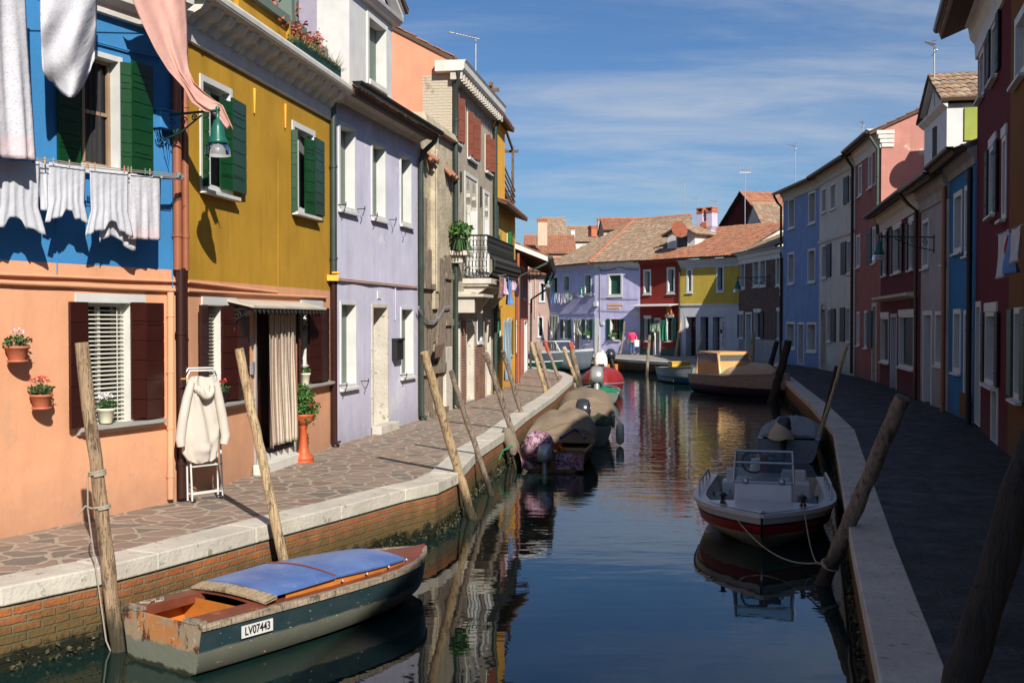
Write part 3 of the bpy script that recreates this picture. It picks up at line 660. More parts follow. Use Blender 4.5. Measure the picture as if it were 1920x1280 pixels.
# conduits along the peach wall
for y0, y1, r in ((514, 528, .018), (529, 545, .026)):
    zc_ = F.hit(0, y0, .03)[1]; P = [F.pt(-.0, .03, zc_)] + [F.P(x, y0 + (y1 - y0) * x / 338., .03 + .004 * math.sin(x)) for x in range(0, 339, 26)]
    mb = MB(); mb.tube(P, r, 8); mb.build('conduit', M['orange2'], h1.root)
mb = MB(); mb.tube([F.P(107, 258 + 0, .015), F.P(107, 517, .015)], .007, 6); mb.build('cable', M['blue'], h1.root)
P = [F.P(x, y, .03) for x, y in ((178, 78), (215, 88), (250, 98), (300, 108))]; mb = MB(); mb.tube(P, .012, 6); mb.build('cable', M['blue'], h1.root)
# vertical peach pipe at the corner and junction box
mb = MB(); mb.tube([F.P(320, 548, .05), F.P(320, 935, .05)], .042, 10)
for y in (590, 695, 800, 890): mb.tube([F.P(320, y, .05), F.P(320, y + 4, .05)], .05, 10)
mb.build('drainpipe', M['orange'], h1.root)
a0, a1, z0, z1 = h1.rect(285, 212, 320, 244)
mb = MB(); mb.fbox(F, a0, a1, 0, .14, z0, z1); mb.fbox(F, a0 - .02, a1 + .02, 0, .16, z1, z1 + .02); mb.build('junction_box', M['blue'], h1.root, bevel=.008)
for k, (x0, x1) in enumerate(((292, 306), (296, 312), (301, 316))):
    mb = MB(); mb.tube([F.P(x0, 244, .1), F.P(x0 + 2, 256, .09), F.P(x0 + 8, 268 - k * 3, .05), F.P(x1, 262, .04), F.P(x1 + 3, 290, .03), F.P(321, 330, .02), F.P(324, 560, .02)][:7], .008, 6); mb.build('cable', M['blue'], h1.root)
# ---- house 2 : ochre over peach
h2 = House('ochre terraced house with peach ground floor and striped door curtain', A1, L1, 6.45, [M['orange2'], M['ochre']], zsplit=z_at(480, 891, 533), depth=6)
F = h2.F
fr, (i0, i1, j0, j1) = h2.win((376, 571, 418, 758), b=.012, bm='white', depth=.18, sill=0, fill='pane')
a0, a1, z0, z1 = h2.rect(377, 557, 441, 572)
mb = MB(); mb.fbox(F, a0, a1, 0, .022, z0, z1); mb.build('lintel', M['whitep'], fr)
a0, a1, z0, z1 = h2.rect(385, 747, 464, 765)
mb = MB(); mb.prof(F, a0, a1, [(0, z0 - .01), (.05, z0), (.07, z0 + .03), (.12, z0 + .045), (.12, z0 + .08), (0, z0 + .09)]); mb.build('sill', M['greyst'], fr)
zs0, zs1 = h2.rect(417, 573, 465, 748)[2:]
leafp(h2, fr, 417, .03, 444, .09, 573, 750, 'brown', 6)
leafp(h2, fr, 445, .09, 466, .05, 573, 748, 'brown', 6)
leafp(h2, fr, 389, .03, 376, .09, 571, 757, 'brown', 6)
mb = MB(); n = 26
for k in range(n):
    z = j0 + .03 + (j1 - j0 - .06) * k / n
    mb.fbox(F, i0 + .01, i1 - .02, -.15, -.105, z, z + .005)
mb.build('blind', M['blind'], fr)
# door with step, open leaf and curtain
fr, (i0, i1, j0, j1) = h2.win((476, 574, 552, 893), b=.05, bm='greyst', depth=.4, sill=0, fill='brown', nm='door', proud=.03)
st = MB(); a0, a1, _, _ = h2.rect(470, 860, 556, 893)
st.fbox(F, a0, a1 - .25, .035, .20, PAV, PAV + .15); st.fbox(F, i0, i1, -.3, .034, PAV, PAV + .24); st.build('doorstep', M['white'], fr, bevel=.01)
h2.leaf(fr, i0 + .02, i0 + .36, -.3, -.12, PAV + .26, j0 + 1.35, 'rust', 3, name='half_door')
# canopy above the door with scroll bracket
za = F.hit(480, 563)[1]; a0 = px_s(h2, 476, 580, .4); a1 = px_s(h2, 612, 592, .4)
mb = MB(); mb.hexa(F.pt(a0, 0.0, za - .03), F.pt(a1, 0.0, za - .03), F.pt(a1, .40, za - .12), F.pt(a0, .40, za - .12), F.pt(a0, 0.0, za), F.pt(a1, 0.0, za), F.pt(a1, .40, za - .09), F.pt(a0, .40, za - .09))
cn = mb.build('door_canopy', M['plast'], h2.root)
def scroll(mb, F, s, d0, z0, r, sg=1, turns=1.6, w=.008, plane='d', n=26):
    P = []
    for k in range(n + 1):
        f = k / n; a = f * turns * 2 * math.pi; rr = r * (1 - f * .85)
        P.append(F.pt(s if plane == 'd' else s + sg * rr * math.cos(a), d0 + (sg * rr * math.cos(a) if plane == 'd' else 0), z0 + rr * math.sin(a)))
    mb.tube(P, w, 5)
mb = MB()
for a in (a0 + .06, a1 - .06):
    mb.tube([F.pt(a, .02, za - .45), F.pt(a, .12, za - .28), F.pt(a, .37, za - .14)], .009, 6); mb.tube([F.pt(a, .02, za - .14), F.pt(a, .37, za - .14)], .009, 6); mb.tube([F.pt(a, .02, za - .5), F.pt(a, .02, za - .1)], .009, 6)
    scroll(mb, F, a, .12, za - .22, .07); scroll(mb, F, a, .28, za - .2, .045, -1); scroll(mb, F, a, .06, za - .42, .05, -1)
mb.tube([F.pt(a0, .39, za - .13), F.pt(a1, .39, za - .13)], .009, 6)
k = a0
while k < a1 - .1:
    scroll(mb, F, k + .08, .39, za - .17, .04, 1, plane='s'); k += .16
mb.build('scroll_bracket', M['iron'], cn)
# window 2 of the peach floor
fr, (i0, i1, j0, j1) = h2.win((563, 575, 581, 722), b=.012, bm='white', depth=.24, sill=0, fill='pane')
zs0, zs1 = h2.rect(580, 577, 618, 716)[2:]
leafp(h2, fr, 579, .03, 602, .09, 577, 716, 'brown', 6); leafp(h2, fr, 603, .085, 616, .05, 577, 714, 'brown', 6)
leafp(h2, fr, 566, .03, 562, .09, 577, 720, 'brown', 6)
a0, a1, z0, z1 = h2.rect(563, 714, 616, 728)
mb = MB(); mb.prof(F, a0, a1, [(0, z0), (.07, z0 + .02), (.12, z0 + .045), (.12, z0 + .08), (0, z0 + .09)]); mb.build('sill', M['greyst'], fr)
a0, a1, z0, z1 = h2.rect(563, 563, 604, 576); mb = MB(); mb.fbox(F, a0, a1, 0, .022, z0, z1); mb.build('lintel', M['whitep'], fr)
# upper windows
fr, (i0, i1, j0, j1) = h2.win((374, 153, 434, 362), b=.08, bm='whitep', depth=.12, sill=.1, fill='pane', mull=1)
zs0, zs1 = h2.rect(415, 190, 459, 358)[2:]
leafp(h2, fr, 413, .03, 434, .09, 188, 356, 'green', 7)
leafp(h2, fr, 435, .085, 460, .05, 190, 362, 'green', 7)
leafp(h2, fr, 381, .02, 391, .10, 170, 350, 'green', 7)
fr, (i0, i1, j0, j1) = h2.win((547, 236, 590, 402), b=.09, bm='whitep', depth=.12, sill=.1, fill='pane', mull=1)
zs0, zs1 = h2.rect(571, 262, 606, 402)[2:]
leafp(h2, fr, 572, .03, 590, .09, 261, 402, 'green', 7)
leafp(h2, fr, 591, .085, 607, .05, 262, 404, 'green', 7)
leafp(h2, fr, 547, .02, 558, .10, 243, 398, 'green', 7)
h2.finish()
# scalloped cornice
zc = 6.42; mb = MB()
mb.prof(F, -.05, F.L + .02, [(0, zc), (.05, zc + .0), (.06, zc + .22), (0, zc + .22)])
mb.prof(F, -.05, F.L + .06, [(0, zc + .48), (.36, zc + .46), (.42, zc + .50), (.43, zc + .58), (.40, zc + .62), (0, zc + .64)])
co_ = mb.build('cornice', M['whitep'] if 0 else M['white'], h2.root, bevel=.015)
nb = 15; st_ = (F.L + .02) / nb; mb = MB()
for k in range(nb):
    s_ = k * st_ + .02; w_ = st_ * .42; pr = [(.0, .20), (.10, .22), (.16, .30), (.28, .36), (.34, .44), (.34, .475), (0, .475)]
    mb = MB(); mb.prof(F, s_, s_ + w_, [(d, zc + z) for d, z in pr]); mb.build('bracket', M['white'], co_, bevel=.02)
mb = MB()
for k in range(nb):   # arched infill between brackets
    s_ = k * st_ + .02 + st_ * .42; w2 = st_ * .58
    for q in range(6):
        f0, f1 = q / 6, (q + 1) / 6; z0_, z1_ = [zc + .30 + .13 * math.sin(math.pi * f) for f in (f0, f1)]
        mb.hexa(F.pt(s_ + w2 * f0, 0, z0_), F.pt(s_ + w2 * f1, 0, z1_), F.pt(s_ + w2 * f1, .24, z1_ + .02), F.pt(s_ + w2 * f0, .24, z0_ + .02), F.pt(s_ + w2 * f0, 0, zc + .47), F.pt(s_ + w2 * f1, 0, zc + .47), F.pt(s_ + w2 * f1, .30, zc + .47), F.pt(s_ + w2 * f0, .30, zc + .47))
mb.build('arched_frieze', M['white'], co_)
# ochre terrace parapet above, with green rail
a1 = F.hit(543, 100, -.02)[0]; zt = F.hit(540, 50, -.02)[1]
mb = MB(); mb.fbox(F, -.6, a1, -.30, -.02, zc + .6, zt)
for s_ in (a1 - .14, F.hit(442, 60)[0]): mb.fbox(F, s_, s_ + .13, -.02, .045, zc + .6, zt)
mb.build('parapet', M['ochre2'], h2.root)
mb = MB(); mb.fbox(F, -.6, a1 + .6, -.26, .06, zt + .002, zt + .13); mb.fbox(F, a1 - .16, a1 - .02, -.2, .075, zt + .0, zt + 1.6); mb.fbox(F, a1 - .17, a1 + .0, -.2, .085, zt - .005, zt + .15); mb.fbox(F, -.6, a1, -.2, -.0, zt + 1.2, zt + 1.3)
mb.build('terrace_rail', M['sage'], h2.root)
# yellow paint drips / wall stubs and downpipe hooks
for x, y0, y1 in ((477, 166, 212), (535, 195, 240)):
    mb = MB(); mb.tube([F.P(x, y0, .02), F.P(x, y1, .02)], [.022, .012], 6); mb.build('hook', M['yel'], h2.root)
for ya, yb, x1 in ((528, 548, 520), (545, 558, 612), (530, 536, 612)):
    if x1 == 612 and ya == 530: continue
    P = [F.P(352 + (x1 - 352) * k / 8, ya + (yb - ya) * k / 8, .03) for k in range(9)]
    if x1 == 520: P += [F.P(521, 470, .02)] if 0 else []
    mb = MB(); mb.tube(P, .02, 8); mb.build('conduit', M['orange2'], h2.root)
mb = MB(); mb.tube([F.P(521, 546, .02), F.P(521, 300, .015)], .008, 6); mb.build('cable', M['ochre'], h2.root)
# corner downpipes
h2.pipe([(-.14, .05, zc + .1), (-.14, .05, z_at(345, 935, 508))], .055, 'pterra'); h2.pipe([(.06, .06, zc + .1), (.06, .06, z_at(345, 935, 508))], .045, 'pterra')
h2.pipe([(-.10, .07, z_at(345, 935, 505)), (-.10, .07, PAV + .05)], .062, 'pbrown'); h2.pipe([(.06, .05, z_at(345, 935, 505)), (.06, .05, z_at(345, 935, 700))], .035, 'pbrown')
h2.pipe([(F.L - .02, .07, 6.9), (F.L - .02, .07, z_at(620, 838, 530))], .06, 'pgreen'); h2.pipe([(F.L - .02, .07, z_at(620, 838, 528)), (F.L - .02, .07, PAV + .1), (F.L + .02, .16, PAV + .06)], .06, 'pbrown')
mb = MB(); P = F.P(623, 521, .08); mb.box(P, (.2, .1, .1), .3); mb.tube([P + Vector((.0, 0, .09)), P + Vector((.14, -.03, .09))], .02, 6); mb.build('meter_valve', M['yel'], h2.root)
# terrace structure behind (green boards)
mb = MB(); a2 = F.L - .0
mb.fbox(F, a1 + .1, a2, -1.6, -1.5, zc + .9, zt + 2.2); mb.fbox(F, a2 - .25, a2 - .15, -1.4, -.5, zc + .9, zt + 2.2)
mb.build('terrace_screen', M['sage'], h2.root)
mb = MB(); mb.fbox(F, a1 + .0, F.L, -.5, -.02, zc + .5, zc + 1.25); mb.build('terrace_base', M['conc'], h2.root)
# ---- house 3 : lavender
h3 = House('lavender terraced house with dark gutter and white dormer', L1, L2, 7.05, [M['lav']], depth=6)
F = h3.F
for px in ((634, 233, 666, 396), (695.5, 268, 723, 412), (749.5, 289, 771.5, 423)): h3.win(px, b=.075, bm='whitep', depth=.16, sill=.06, fill='sage')
for px in ((637, 565, 668, 726), (750.5, 575, 775, 706)): h3.win(px, b=.06, bm='whitep', depth=.16, sill=.06, fill='sage')
fr, _ = h3.win((696.5, 570, 727.5, 812), b=.07, bm='istria', depth=.62, sill=0, fill='istria', nm='door')
a0, a1, _, _ = h3.rect(696, 790, 729, 812); mb = MB(); mb.fbox(F, a0 - .03, a1 + .03, .024, .22, PAV, PAV + .17); mb.build('doorstep', M['istria'], fr, bevel=.01)
h3.finish(gable=1.0)
zt = 7.05
h3.cornice([(0, zt - .2), (.05, zt - .2), (.12, zt - .14), (.34, zt - .06), (.42, zt - .03), (.42, zt), (0, zt)], 'plast')
h3.roof(over=.46, mat='tile', e0=.02, e1=.02); h3.gutter(zt + .04, .52, .085)
h3.pipe([(F.L - .03, .45, zt), (F.L - .03, .42, zt - .16), (F.L + .0, .16, zt - .38), (F.L + .0, .09, zt - .55), (F.L + .0, .09, PAV + .12), (F.L + .05, .2, PAV + .05)], .055, 'pgreen')
mb = MB(); P = [F.P(625 + (783 - 625) * k / 9, 524 + 16 * k / 9, .03 + .015 * math.sin(k * 2)) for k in range(10)]; mb.tube(P, .02, 6); mb.tube([p + Vector((0, 0, .03)) for p in P], .012, 6); mb.build('conduit', M['mauve'], h3.root)
mb = MB(); mb.tube([F.P(741, 536, .02), F.P(741, 600, .02)], .014, 6); mb.build('cable', M['lav2'], h3.root)
for x, y in ((634, 384), (670, 392), (694, 404), (730, 412), (750, 430), (636, 722), (677, 714), (750, 703)):   # shutter hooks
    mb = MB(); p = F.P(x, y, 0); mb.tube([p, p + F.n * .16], .009, 5); mb.tube([p + F.n * .14, p + F.n * .15 + Vector((0, 0, .05))], .009, 5); mb.tube([p + F.n * .15, p + F.n * .1 - Vector((0, 0, .14))], .008, 5); mb.build('shutter_hook', M['iron'], h3.root)
mb = MB(); a0, a1, z0, z1 = h3.rect(707, 546, 713, 560); mb.fbox(F, a0, a1, 0, .02, z0, z1); mb.build('house_number', M['whitep'], h3.root)
mb = MB(); a0, a1, z0, z1 = h3.rect(736, 634, 748, 674, .02); mb.fbox(F, a0, a1, .003, .12, z0, z1 - .05); mb.fbox(F, a0 - .01, a1 + .01, .002, .15, z1 - .05, z1); mb.fbox(F, a0 + .03, a1 - .03, .12, .125, z1 - .12, z1 - .09)
mx = mb.build('mailbox', M['iron'], h3.root, bevel=.006)
# dormer with pediment
a0 = F.hit(655, 60, -.25)[0]; a1 = F.hit(735, 60, -.25)[0]; zb = zt + .1; zr = F.hit(705, 18, -.25)[1]
mb = MB(); d0, d1 = -.25, -3.0; wz = zb + 1.05 * (zr - zb)
hx0, hx1, hz0, hz1 = F.hit(690, 60, -.25)[0], F.hit(722, 60, -.25)[0], F.hit(706, 158, -.25)[1], F.hit(706, 45, -.25)[1]
zr = max(zr, hz1 + .25)
for (x0, x1, za, zb2) in ((a0, hx0, zb, zr), (hx1, a1, zb, zr), (hx0, hx1, zb, hz0), (hx0, hx1, hz1, zr)): mb.face([F.pt(x0, d0, za), F.pt(x1, d0, za), F.pt(x1, d0, zb2), F.pt(x0, d0, zb2)])
for x in (a0, a1): mb.face([F.pt(x, d0, zb), F.pt(x, d1, zb), F.pt(x, d1, zr), F.pt(x, d0, zr)], None, 1 if x == a0 and 0 else 0)
pk = zr + .85; am = (a0 + a1) / 2
mb.face([F.pt(a0 - .05, d0, zr), F.pt(a1 + .05, d0, zr), F.pt(am, d0, pk)], None, 1)
dm = mb.build('dormer', [M['whitep'], M['lav2']], h3.root)
mb = MB(); mb.prof(F, a0 - .16, a1 + .16, [(d0, zr - .06), (d0 + .12, zr - .04), (d0 + .2, zr + .04), (d0 + .22, zr + .1), (d0, zr + .1)])
for sg, xa in ((1, a0 - .18), (-1, a1 + .18)):
    for off, hh, dd in ((0, .12, .2), (.12, .08, .24)):
        mb.hexa(F.pt(xa, d0, zr + off + .1), F.pt(am, d0, pk + off + .0), F.pt(am, d0 + dd, pk + off), F.pt(xa, d0 + dd, zr + off + .1), F.pt(xa, d0, zr + off + .1 + hh), F.pt(am, d0, pk + off + hh), F.pt(am, d0 + dd, pk + off + hh), F.pt(xa, d0 + dd, zr + off + .1 + hh))
mb.build('pediment', M['whitep'], dm)
mb = MB()
for sg, xa in ((1, a0 - .25), (-1, a1 + .25)):
    O = F.pt(xa, d0 + .3, zr + .3); u = F.n * -1; v = (F.u * sg * (am - xa) * sg + Vector((0, 0, pk - zr))).normalized() if 0 else (F.pt(am, 0, pk) - F.pt(xa, 0, zr)).normalized()
    tiled(mb, O, u, v, [(0, 0), (2.9, 0), (2.9, (F.pt(am, 0, pk) - F.pt(xa, 0, zr)).length), (0, (F.pt(am, 0, pk) - F.pt(xa, 0, zr)).length)])
mb.build('dormer_roof', [M['tile'], M['soff']], dm)
mb = MB(); b = .1
mb.fbox(F, hx0 - b, hx0, d0 - .25, d0 + .03, hz0 - b, hz1 + b); mb.fbox(F, hx1, hx1 + b, d0 - .25, d0 + .03, hz0 - b, hz1 + b); mb.fbox(F, hx0, hx1, d0 - .25, d0 + .028, hz1, hz1 + b); mb.fbox(F, hx0, hx1, d0 - .25, d0 + .06, hz0 - b, hz0)
wf = mb.build('window_frame', M['whitep'], dm)
mb = MB(); mb.fbox(F, hx0, hx1, d0 - .25, d0 - .2, hz0, hz1); mb.build('window_shutter', M['sage'], dm)
mb = MB(); mb.box(F.pt((F.L + a1) / 2, -2.2, 8.6), (.5, .5, 3.2), .2); mb.build('chimney', M['terra'], h3.root)
# side wall strip of pale lavender beside the terrace
mb = MB(); mb.fbox(F, F.hit(618, 60, -.9)[0], a0 - .0, -1.6, -.9, zt + .3, zt + 3.2); mb.build('upper_wall', M['lav2'], h3.root)
# ---- house 4 : ruin with boards
h4 = House('crumbling plaster and brick house front with old timber boards', L2, L3, 7.4, [M['ruin']], depth=4, name='ruined_house')
F = h4.F; h4.finish()
rnd = random.Random(5)
for x0, x1, y0, y1, d in ((787, 808, 470, 790, .05), (808, 815, 300, 640, .04), (815, 829, 486, 690, .09), (830, 842, 480, 650, .07), (787, 799, 370, 480, .03), (818, 827, 690, 770, .05)):
    a0, a1, z0, z1 = h4.rect(x0, y0, x1, y1); mb = MB(); n = max(1, round((a1 - a0) / .16))
    for k in range(n):
        u0, u1 = a0 + (a1 - a0) * k / n + .004, a0 + (a1 - a0) * (k + 1) / n - .004; t = rnd.uniform(-.02, .02)
        mb.hexa(F.pt(u0, .0, z0 + t), F.pt(u1, .0, z0 + t), F.pt(u1, d, z0 + t), F.pt(u0, d, z0 + t), F.pt(u0, .0, z1 + t * 3), F.pt(u1, .0, z1 - t * 2), F.pt(u1, d, z1 - t * 2), F.pt(u0, d, z1 + t * 3))
    mb.build('timber_board', M['timber'], h4.root)
for x0, x1, y0, y1 in ((788, 812, 532, 542), (829, 842, 512, 524), (829, 842, 598, 610), (789, 828, 682, 700), (796, 832, 766, 784)):
    a0, a1, z0, z1 = h4.rect(x0, y0, x1, y1); mb = MB(); mb.fbox(F, a0, a1, .05, .13, z0, z1); mb.build('timber_beam', M['timber'], h4.root)
mb = MB(); a0, a1, z0, z1 = h4.rect(786, 262, 806, 300)
mb.hexa(*[F.pt(a, d, z) for a, d, z in ((a0, -.5, 7.35), (h4.F.L, -.5, 7.35), (h4.F.L, .18, 7.35), (a0, .18, 7.35), (a0 + .05, -.5, 7.62), (h4.F.L - .05, -.5, 7.7), (h4.F.L - .1, .1, 7.55), (a0 + .1, .1, 7.6))]); mb.build('coping', M['ruin'], h4.root, bevel=.03)
for x0, x1, y in ((788, 806, 290), (833, 848, 322)):
    a0, a1, z0, z1 = h4.rect(x0, y, x1, y + 14); mb = MB()
    k = a0
    while k < a1:
        mb.tube([F.pt(k, 0, z1 + .05), F.pt(k, .22 + rnd.uniform(-.07, .07), z0 + rnd.uniform(-.04, .04))], .05, 7); k += .12
    mb.build('eave_tile', M['tile'], h4.root)
mb = MB(); a0 = F.hit(806, 400)[0]; mb.fbox(F, a0, a0 + .35, 0, .12, 3.2, 7.2); mb.fbox(F, a0 + .05, a0 + .3, .12, .16, 3.6, 6.9); mb.build('pilaster', M['ruin'], h4.root, bevel=.03)
mb = MB(); mb.hexa(*[F.P(x, y, d) for x, y, d in ((815, 672, .1), (827, 668, .1), (828, 668, .3), (816, 672, .3), (815, 650, .1), (833, 643, .1), (834, 643, .3), (816, 650, .3))]); mb.build('broken_shutter', M['timberb'], h4.root)
mb = MB(); P = [F.P(x, y, .12) for x, y in ((785, 575), (793, 590), (803, 603), (812, 604), (822, 596), (832, 578), (845, 574))]; mb.tube(P, .018, 6); mb.tube([p - Vector((0, 0, .05)) for p in P], .012, 6); mb.build('cable', M['metal'], h4.root)
mb = MB(); a0, a1, z0, z1 = h4.rect(829, 650, 841, 774); mb.fbox(F, a0, a1, 0, .1, PAV, z1); mb.build('stone_post', M['istria'], h4.root, bevel=.02)
h4.pipe([(F.L - .02, .1, 9.1), (F.L - .02, .1, PAV + .15), (F.L + .02, .2, PAV + .06)], .06, 'pgreen')
# ---- house 5 : beige brick palazzo
h5 = House('beige brick gothic house with white cornice and iron balcony', L3, L4, 9.42, [M['beige'], M['salm']], depth=6.5, name='brick_house')
F = h5.F
for i, px in enumerate(((849, 180, 860, 268), (876, 216, 890, 300), (909, 256, 919, 324))):
    fr, _ = h5.win(px, b=.08, bm='whitep', depth=.2, sill=.08, fill='pane')
    a0, a1, z0, z1 = h5.rect(*px)
    h5.leaf(fr, a0 + .02, a0 - .02, .03, .17, z0 + .05, z1 - .02, 'rust', 4); h5.leaf(fr, a1 - .3, a1 + .0, .03, .16, z0 + .05, z1 - .02, 'rust', 4); h5.leaf(fr, a1 + .02, a1 + .30, .14, .06, z0 + .05, z1 - .02, 'rust', 4)
def gothic(h, px, n=1, wdt=None):
    a0, a1, z0, z1 = h.rect(*px); fr, (i0, i1, j0, j1) = h.win(('m', a0, a1, z0, z1), b=.10, bm='whitep', depth=.3, sill=.08, fill='sage')
    mb = MB(); w = (i1 - i0) / n
    for k in range(n):   # pointed trefoil arch plates
        x0, x1 = i0 + k * w, i0 + (k + 1) * w; xm = (x0 + x1) / 2; zs = j1 - w * 1.0
        for q in range(8):
            for sg in (-1, 1):
                f0, f1 = q / 8, (q + 1) / 8; e = lambda f: w / 2 * (1 - f ** 1.8) * (1 - .28 * math.exp(-((f - .35) / .12) ** 2))
                za, zb = zs + (j1 - zs - .04) * f0, zs + (j1 - zs - .04) * f1
                xo = x0 if sg < 0 else x1
                xa, xb = xm + sg * e(f0), xm + sg * e(f1)
                mb.hexa(*[F.pt(a, d, z) for a, d, z in ((xo, -.2, za), (xa, -.2, za), (xa, .0, za), (xo, .0, za), (xo, -.2, zb), (xb, -.2, zb), (xb, .0, zb), (xo, .0, zb))])
        if k:
            mb.lathe(F.pt(x0, -.08, j0), [(.06, 0), (.06, zs - j0 - .18), (.05, zs - j0 - .16), (.10, zs - j0), (.10, zs - j0 + .06)], 10)
    mb.build('tracery', M['istria'], fr)
gothic(h5, (871, 328, 895, 516), 2); gothic(h5, (849, 348, 856, 450)); gothic(h5, (906.5, 358, 917, 516))
for px in ((850.5, 600, 863, 762), (873, 604, 888.5, 752), ): h5.win(px, b=.11, bm='istria', depth=.3, sill=0, fill='timberb' if px[0] < 860 else 'istria', nm='door')
h5.win((894, 583, 903, 642), b=.05, bm='whitep', depth=.2, fill='pane'); h5.win((910.5, 596, 920, 742), b=.1, bm='istria', depth=.3, sill=0, fill='istria', nm='door')
h5.mats = [M['beige'], M['salm']]; h5.finish(gable=1.75, side=1)
mb = MB(); a0, a1, z0, z1 = h5.rect(852, 602, 922, 742); mb.fbox(F, h5.rect(863, 602, 873, 762)[0], h5.rect(863, 602, 872, 762)[1], 0, .03, PAV, z_at(868, 760, 600)); mb.fbox(F, h5.rect(890, 602, 909, 750)[0], h5.rect(890, 602, 908, 750)[1], 0, .022, PAV, z_at(900, 750, 650)); mb.build('brick_patch', M['redbr'], h5.root)
mb = MB(); mb.face([F.pt(-.004, -1.15, 7.0), F.pt(-.004, 0.0, 7.0), F.pt(-.004, 0.0, 9.05), F.pt(-.004, -1.15, 9.05)][::-1], [(0, 7), (0, 7), (0, 9), (0, 9)]); 
mb = MB(); q = [(-.75, 6.2), (0, 6.2), (0, 9.05), (-.75, 9.05)]; mb.face([F.pt(-.004, d, z) for d, z in q], q); mb.build('brick_quoin', M['quoin'], h5.root)
zt = 9.1; mb = MB(); mb.prof(F, -.25, F.L + .1, [(-.38, zt + .0), (.32, zt + .0), (.36, zt + .06), (.37, zt + .20), (.41, zt + .26), (-.38, zt + .27)]); c5 = mb.build('cornice', M['white'], h5.root)
mb = MB(); k = -.2
while k < F.L: mb = MB(); mb.fbox(F, k, k + .13, 0, .30, zt - .2, zt); mb.build('bracket', M['plast'], c5); k += .30
h5.roof(over=.05, mat='tile', dz=.02, e0=.05)
h5.pipe([(-.2, .2, zt), (-.15, .2, zt - .25), (-.04, .11, zt - .4), (-.04, .11, zt - 1.6)], .06, 'pgreen'); h5.pipe([(F.L - .08, .25, zt - .1), (F.L - .08, .1, zt - .4), (F.L - .08, .1, PAV + .1)], .06, 'pgreen')
# balcony: slab on corbels, bellied iron railing
a0 = F.hit(869, 515, .0)[0] - .1; a1 = F.L - .05; zb = z_at(895, 750, 518) ; zb = F.hit(890, 522, .3)[1]; pj = .75
mb = MB(); mb.fbox(F, a0, a1, -.05, pj, zb - .14, zb); mb.fbox(F, a0 + .05, a1 - .05, -.05, pj - .08, zb - .2, zb - .14)
for k in (a0 + .15, (a0 + a1) / 2, a1 - .35): mb.prof(F, k, k + .2, [(0, zb - .75), (.08, zb - .72), (.25, zb - .5), (.3, zb - .42), (.5, zb - .3), (.6, zb - .2), (0, zb - .2)])
bl = mb.build('balcony', M['istria'], h5.root, bevel=.01)
mb = MB(); hh = 1.12
def belly(t): return .22 * math.sin(math.pi * min(1, max(0, (t - .0) / .62))) ** 1.2 if t < .62 else 0
def rail(fn, L, step=.085):
    n = int(L / step)
    for k in range(n + 1):
        x = L * k / n; mb.tube([fn(x, t / 10, belly(t / 10)) for t in range(11)], .009, 4)
        if k < n:
            for zc_ in (.14, .34, .54, .82):
                P = []; r = step * .55
                for q in range(9): a = q * math.pi / 4; P.append(fn(x + step / 2 + r * math.cos(a) * .9, zc_ + .085 * math.sin(a), belly(zc_)))
                mb.tube(P, .007, 4)
    for t, r in ((0, .016), (.66, .012), (.70, .012), (1.0, .024)): mb.tube([fn(0, t, belly(t)), fn(L, t, belly(t))], r, 6)
rail(lambda x, t, b: F.pt(a0 + .04 + x, pj - .1 + b, zb + t * hh), a1 - a0 - .1)
rail(lambda x, t, b: F.pt(a0 + .04 - b * .6, x, zb + t * hh), pj - .1); rail(lambda x, t, b: F.pt(a1 - .06 + b * .6, x, zb + t * hh), pj - .1)
mb.build('railing', M['iron'], bl)
# little ledge left of the balcony + plant shelf + dark awning at the door
mb = MB(); a, z = F.hit(851, 470, .1); mb.fbox(F, a - .05, a + .75, .0, .45, z - .12, z); mb.fbox(F, a + .05, a + .45, 0, .3, z - .3, z - .12); sh5 = mb.build('plant_shelf', M['istria'], h5.root, bevel=.02)
mb = MB(); a, z = F.hit(853, 549, .0); mb.fbox(F, a - .1, a + 1.35, .0, .75, z - .1, z - .03); mb.fbox(F, a + .1, a + .8, .0, .4, z - .03, z + .03); mb.fbox(F, a, a + .1, 0, .5, z - .5, z - .1); mb.fbox(F, a + 1.1, a + 1.2, 0, .5, z - .5, z - .1); mb.build('door_hood', M['plast'], h5.root)
for x, y in ((864, 322), (901.5, 350)):
    mb = MB(); mb.tube([F.P(x, y, .02), F.P(x, y + 38, .02)], .03, 5); mb.build('wall_anchor', M['iron'], h5.root)
# ---- house 6 : yellow tower + lower house
h6 = House('bright yellow house with green shutters beside the brick house', L4, L6, 6.6, [M['yel']], depth=5)
F = h6.F
for px in ((925, 432, 932, 505), (950.5, 437, 957, 511), (930, 596, 938, 674), (952, 596, 958, 666)):
    fr, _ = h6.win(px, b=.06, bm='whitep', depth=.15, fill='pane', sill=.04); a0, a1, z0, z1 = h6.rect(*px)
    if px[1] < 500:
        h6.leaf(fr, a1 + .02, a1 + .55, .12, .05, z0, z1, 'green2', 4); h6.leaf(fr, a0 + .02, a0 - .02, .03, .16, z0, z1, 'green2', 4)
    elif px[0] < 940: h6.leaf(fr, a0 - .1, a0 + .35, .08, .05, z0, z1, 'green2', 4)
    else: h6.leaf(fr, a1, a1 + .4, .10, .05, z0, z1, 'green2', 4)
h6.finish(gable=.9); h6.roof(over=.45, mat='tile', e0=0, e1=0)
mb = MB(); a1 = F.hit(946, 280, .0)[0]
zt = F.hit(935, 222, .0)[1]; mb.fbox(F, .02, a1, -4.5, .01, 6.2, zt); mb.fbox(F, .0, a1 + .04, -4.6, .06, zt - .25, zt - .12); mb.build('upper_tower', M['yel'], h6.root)
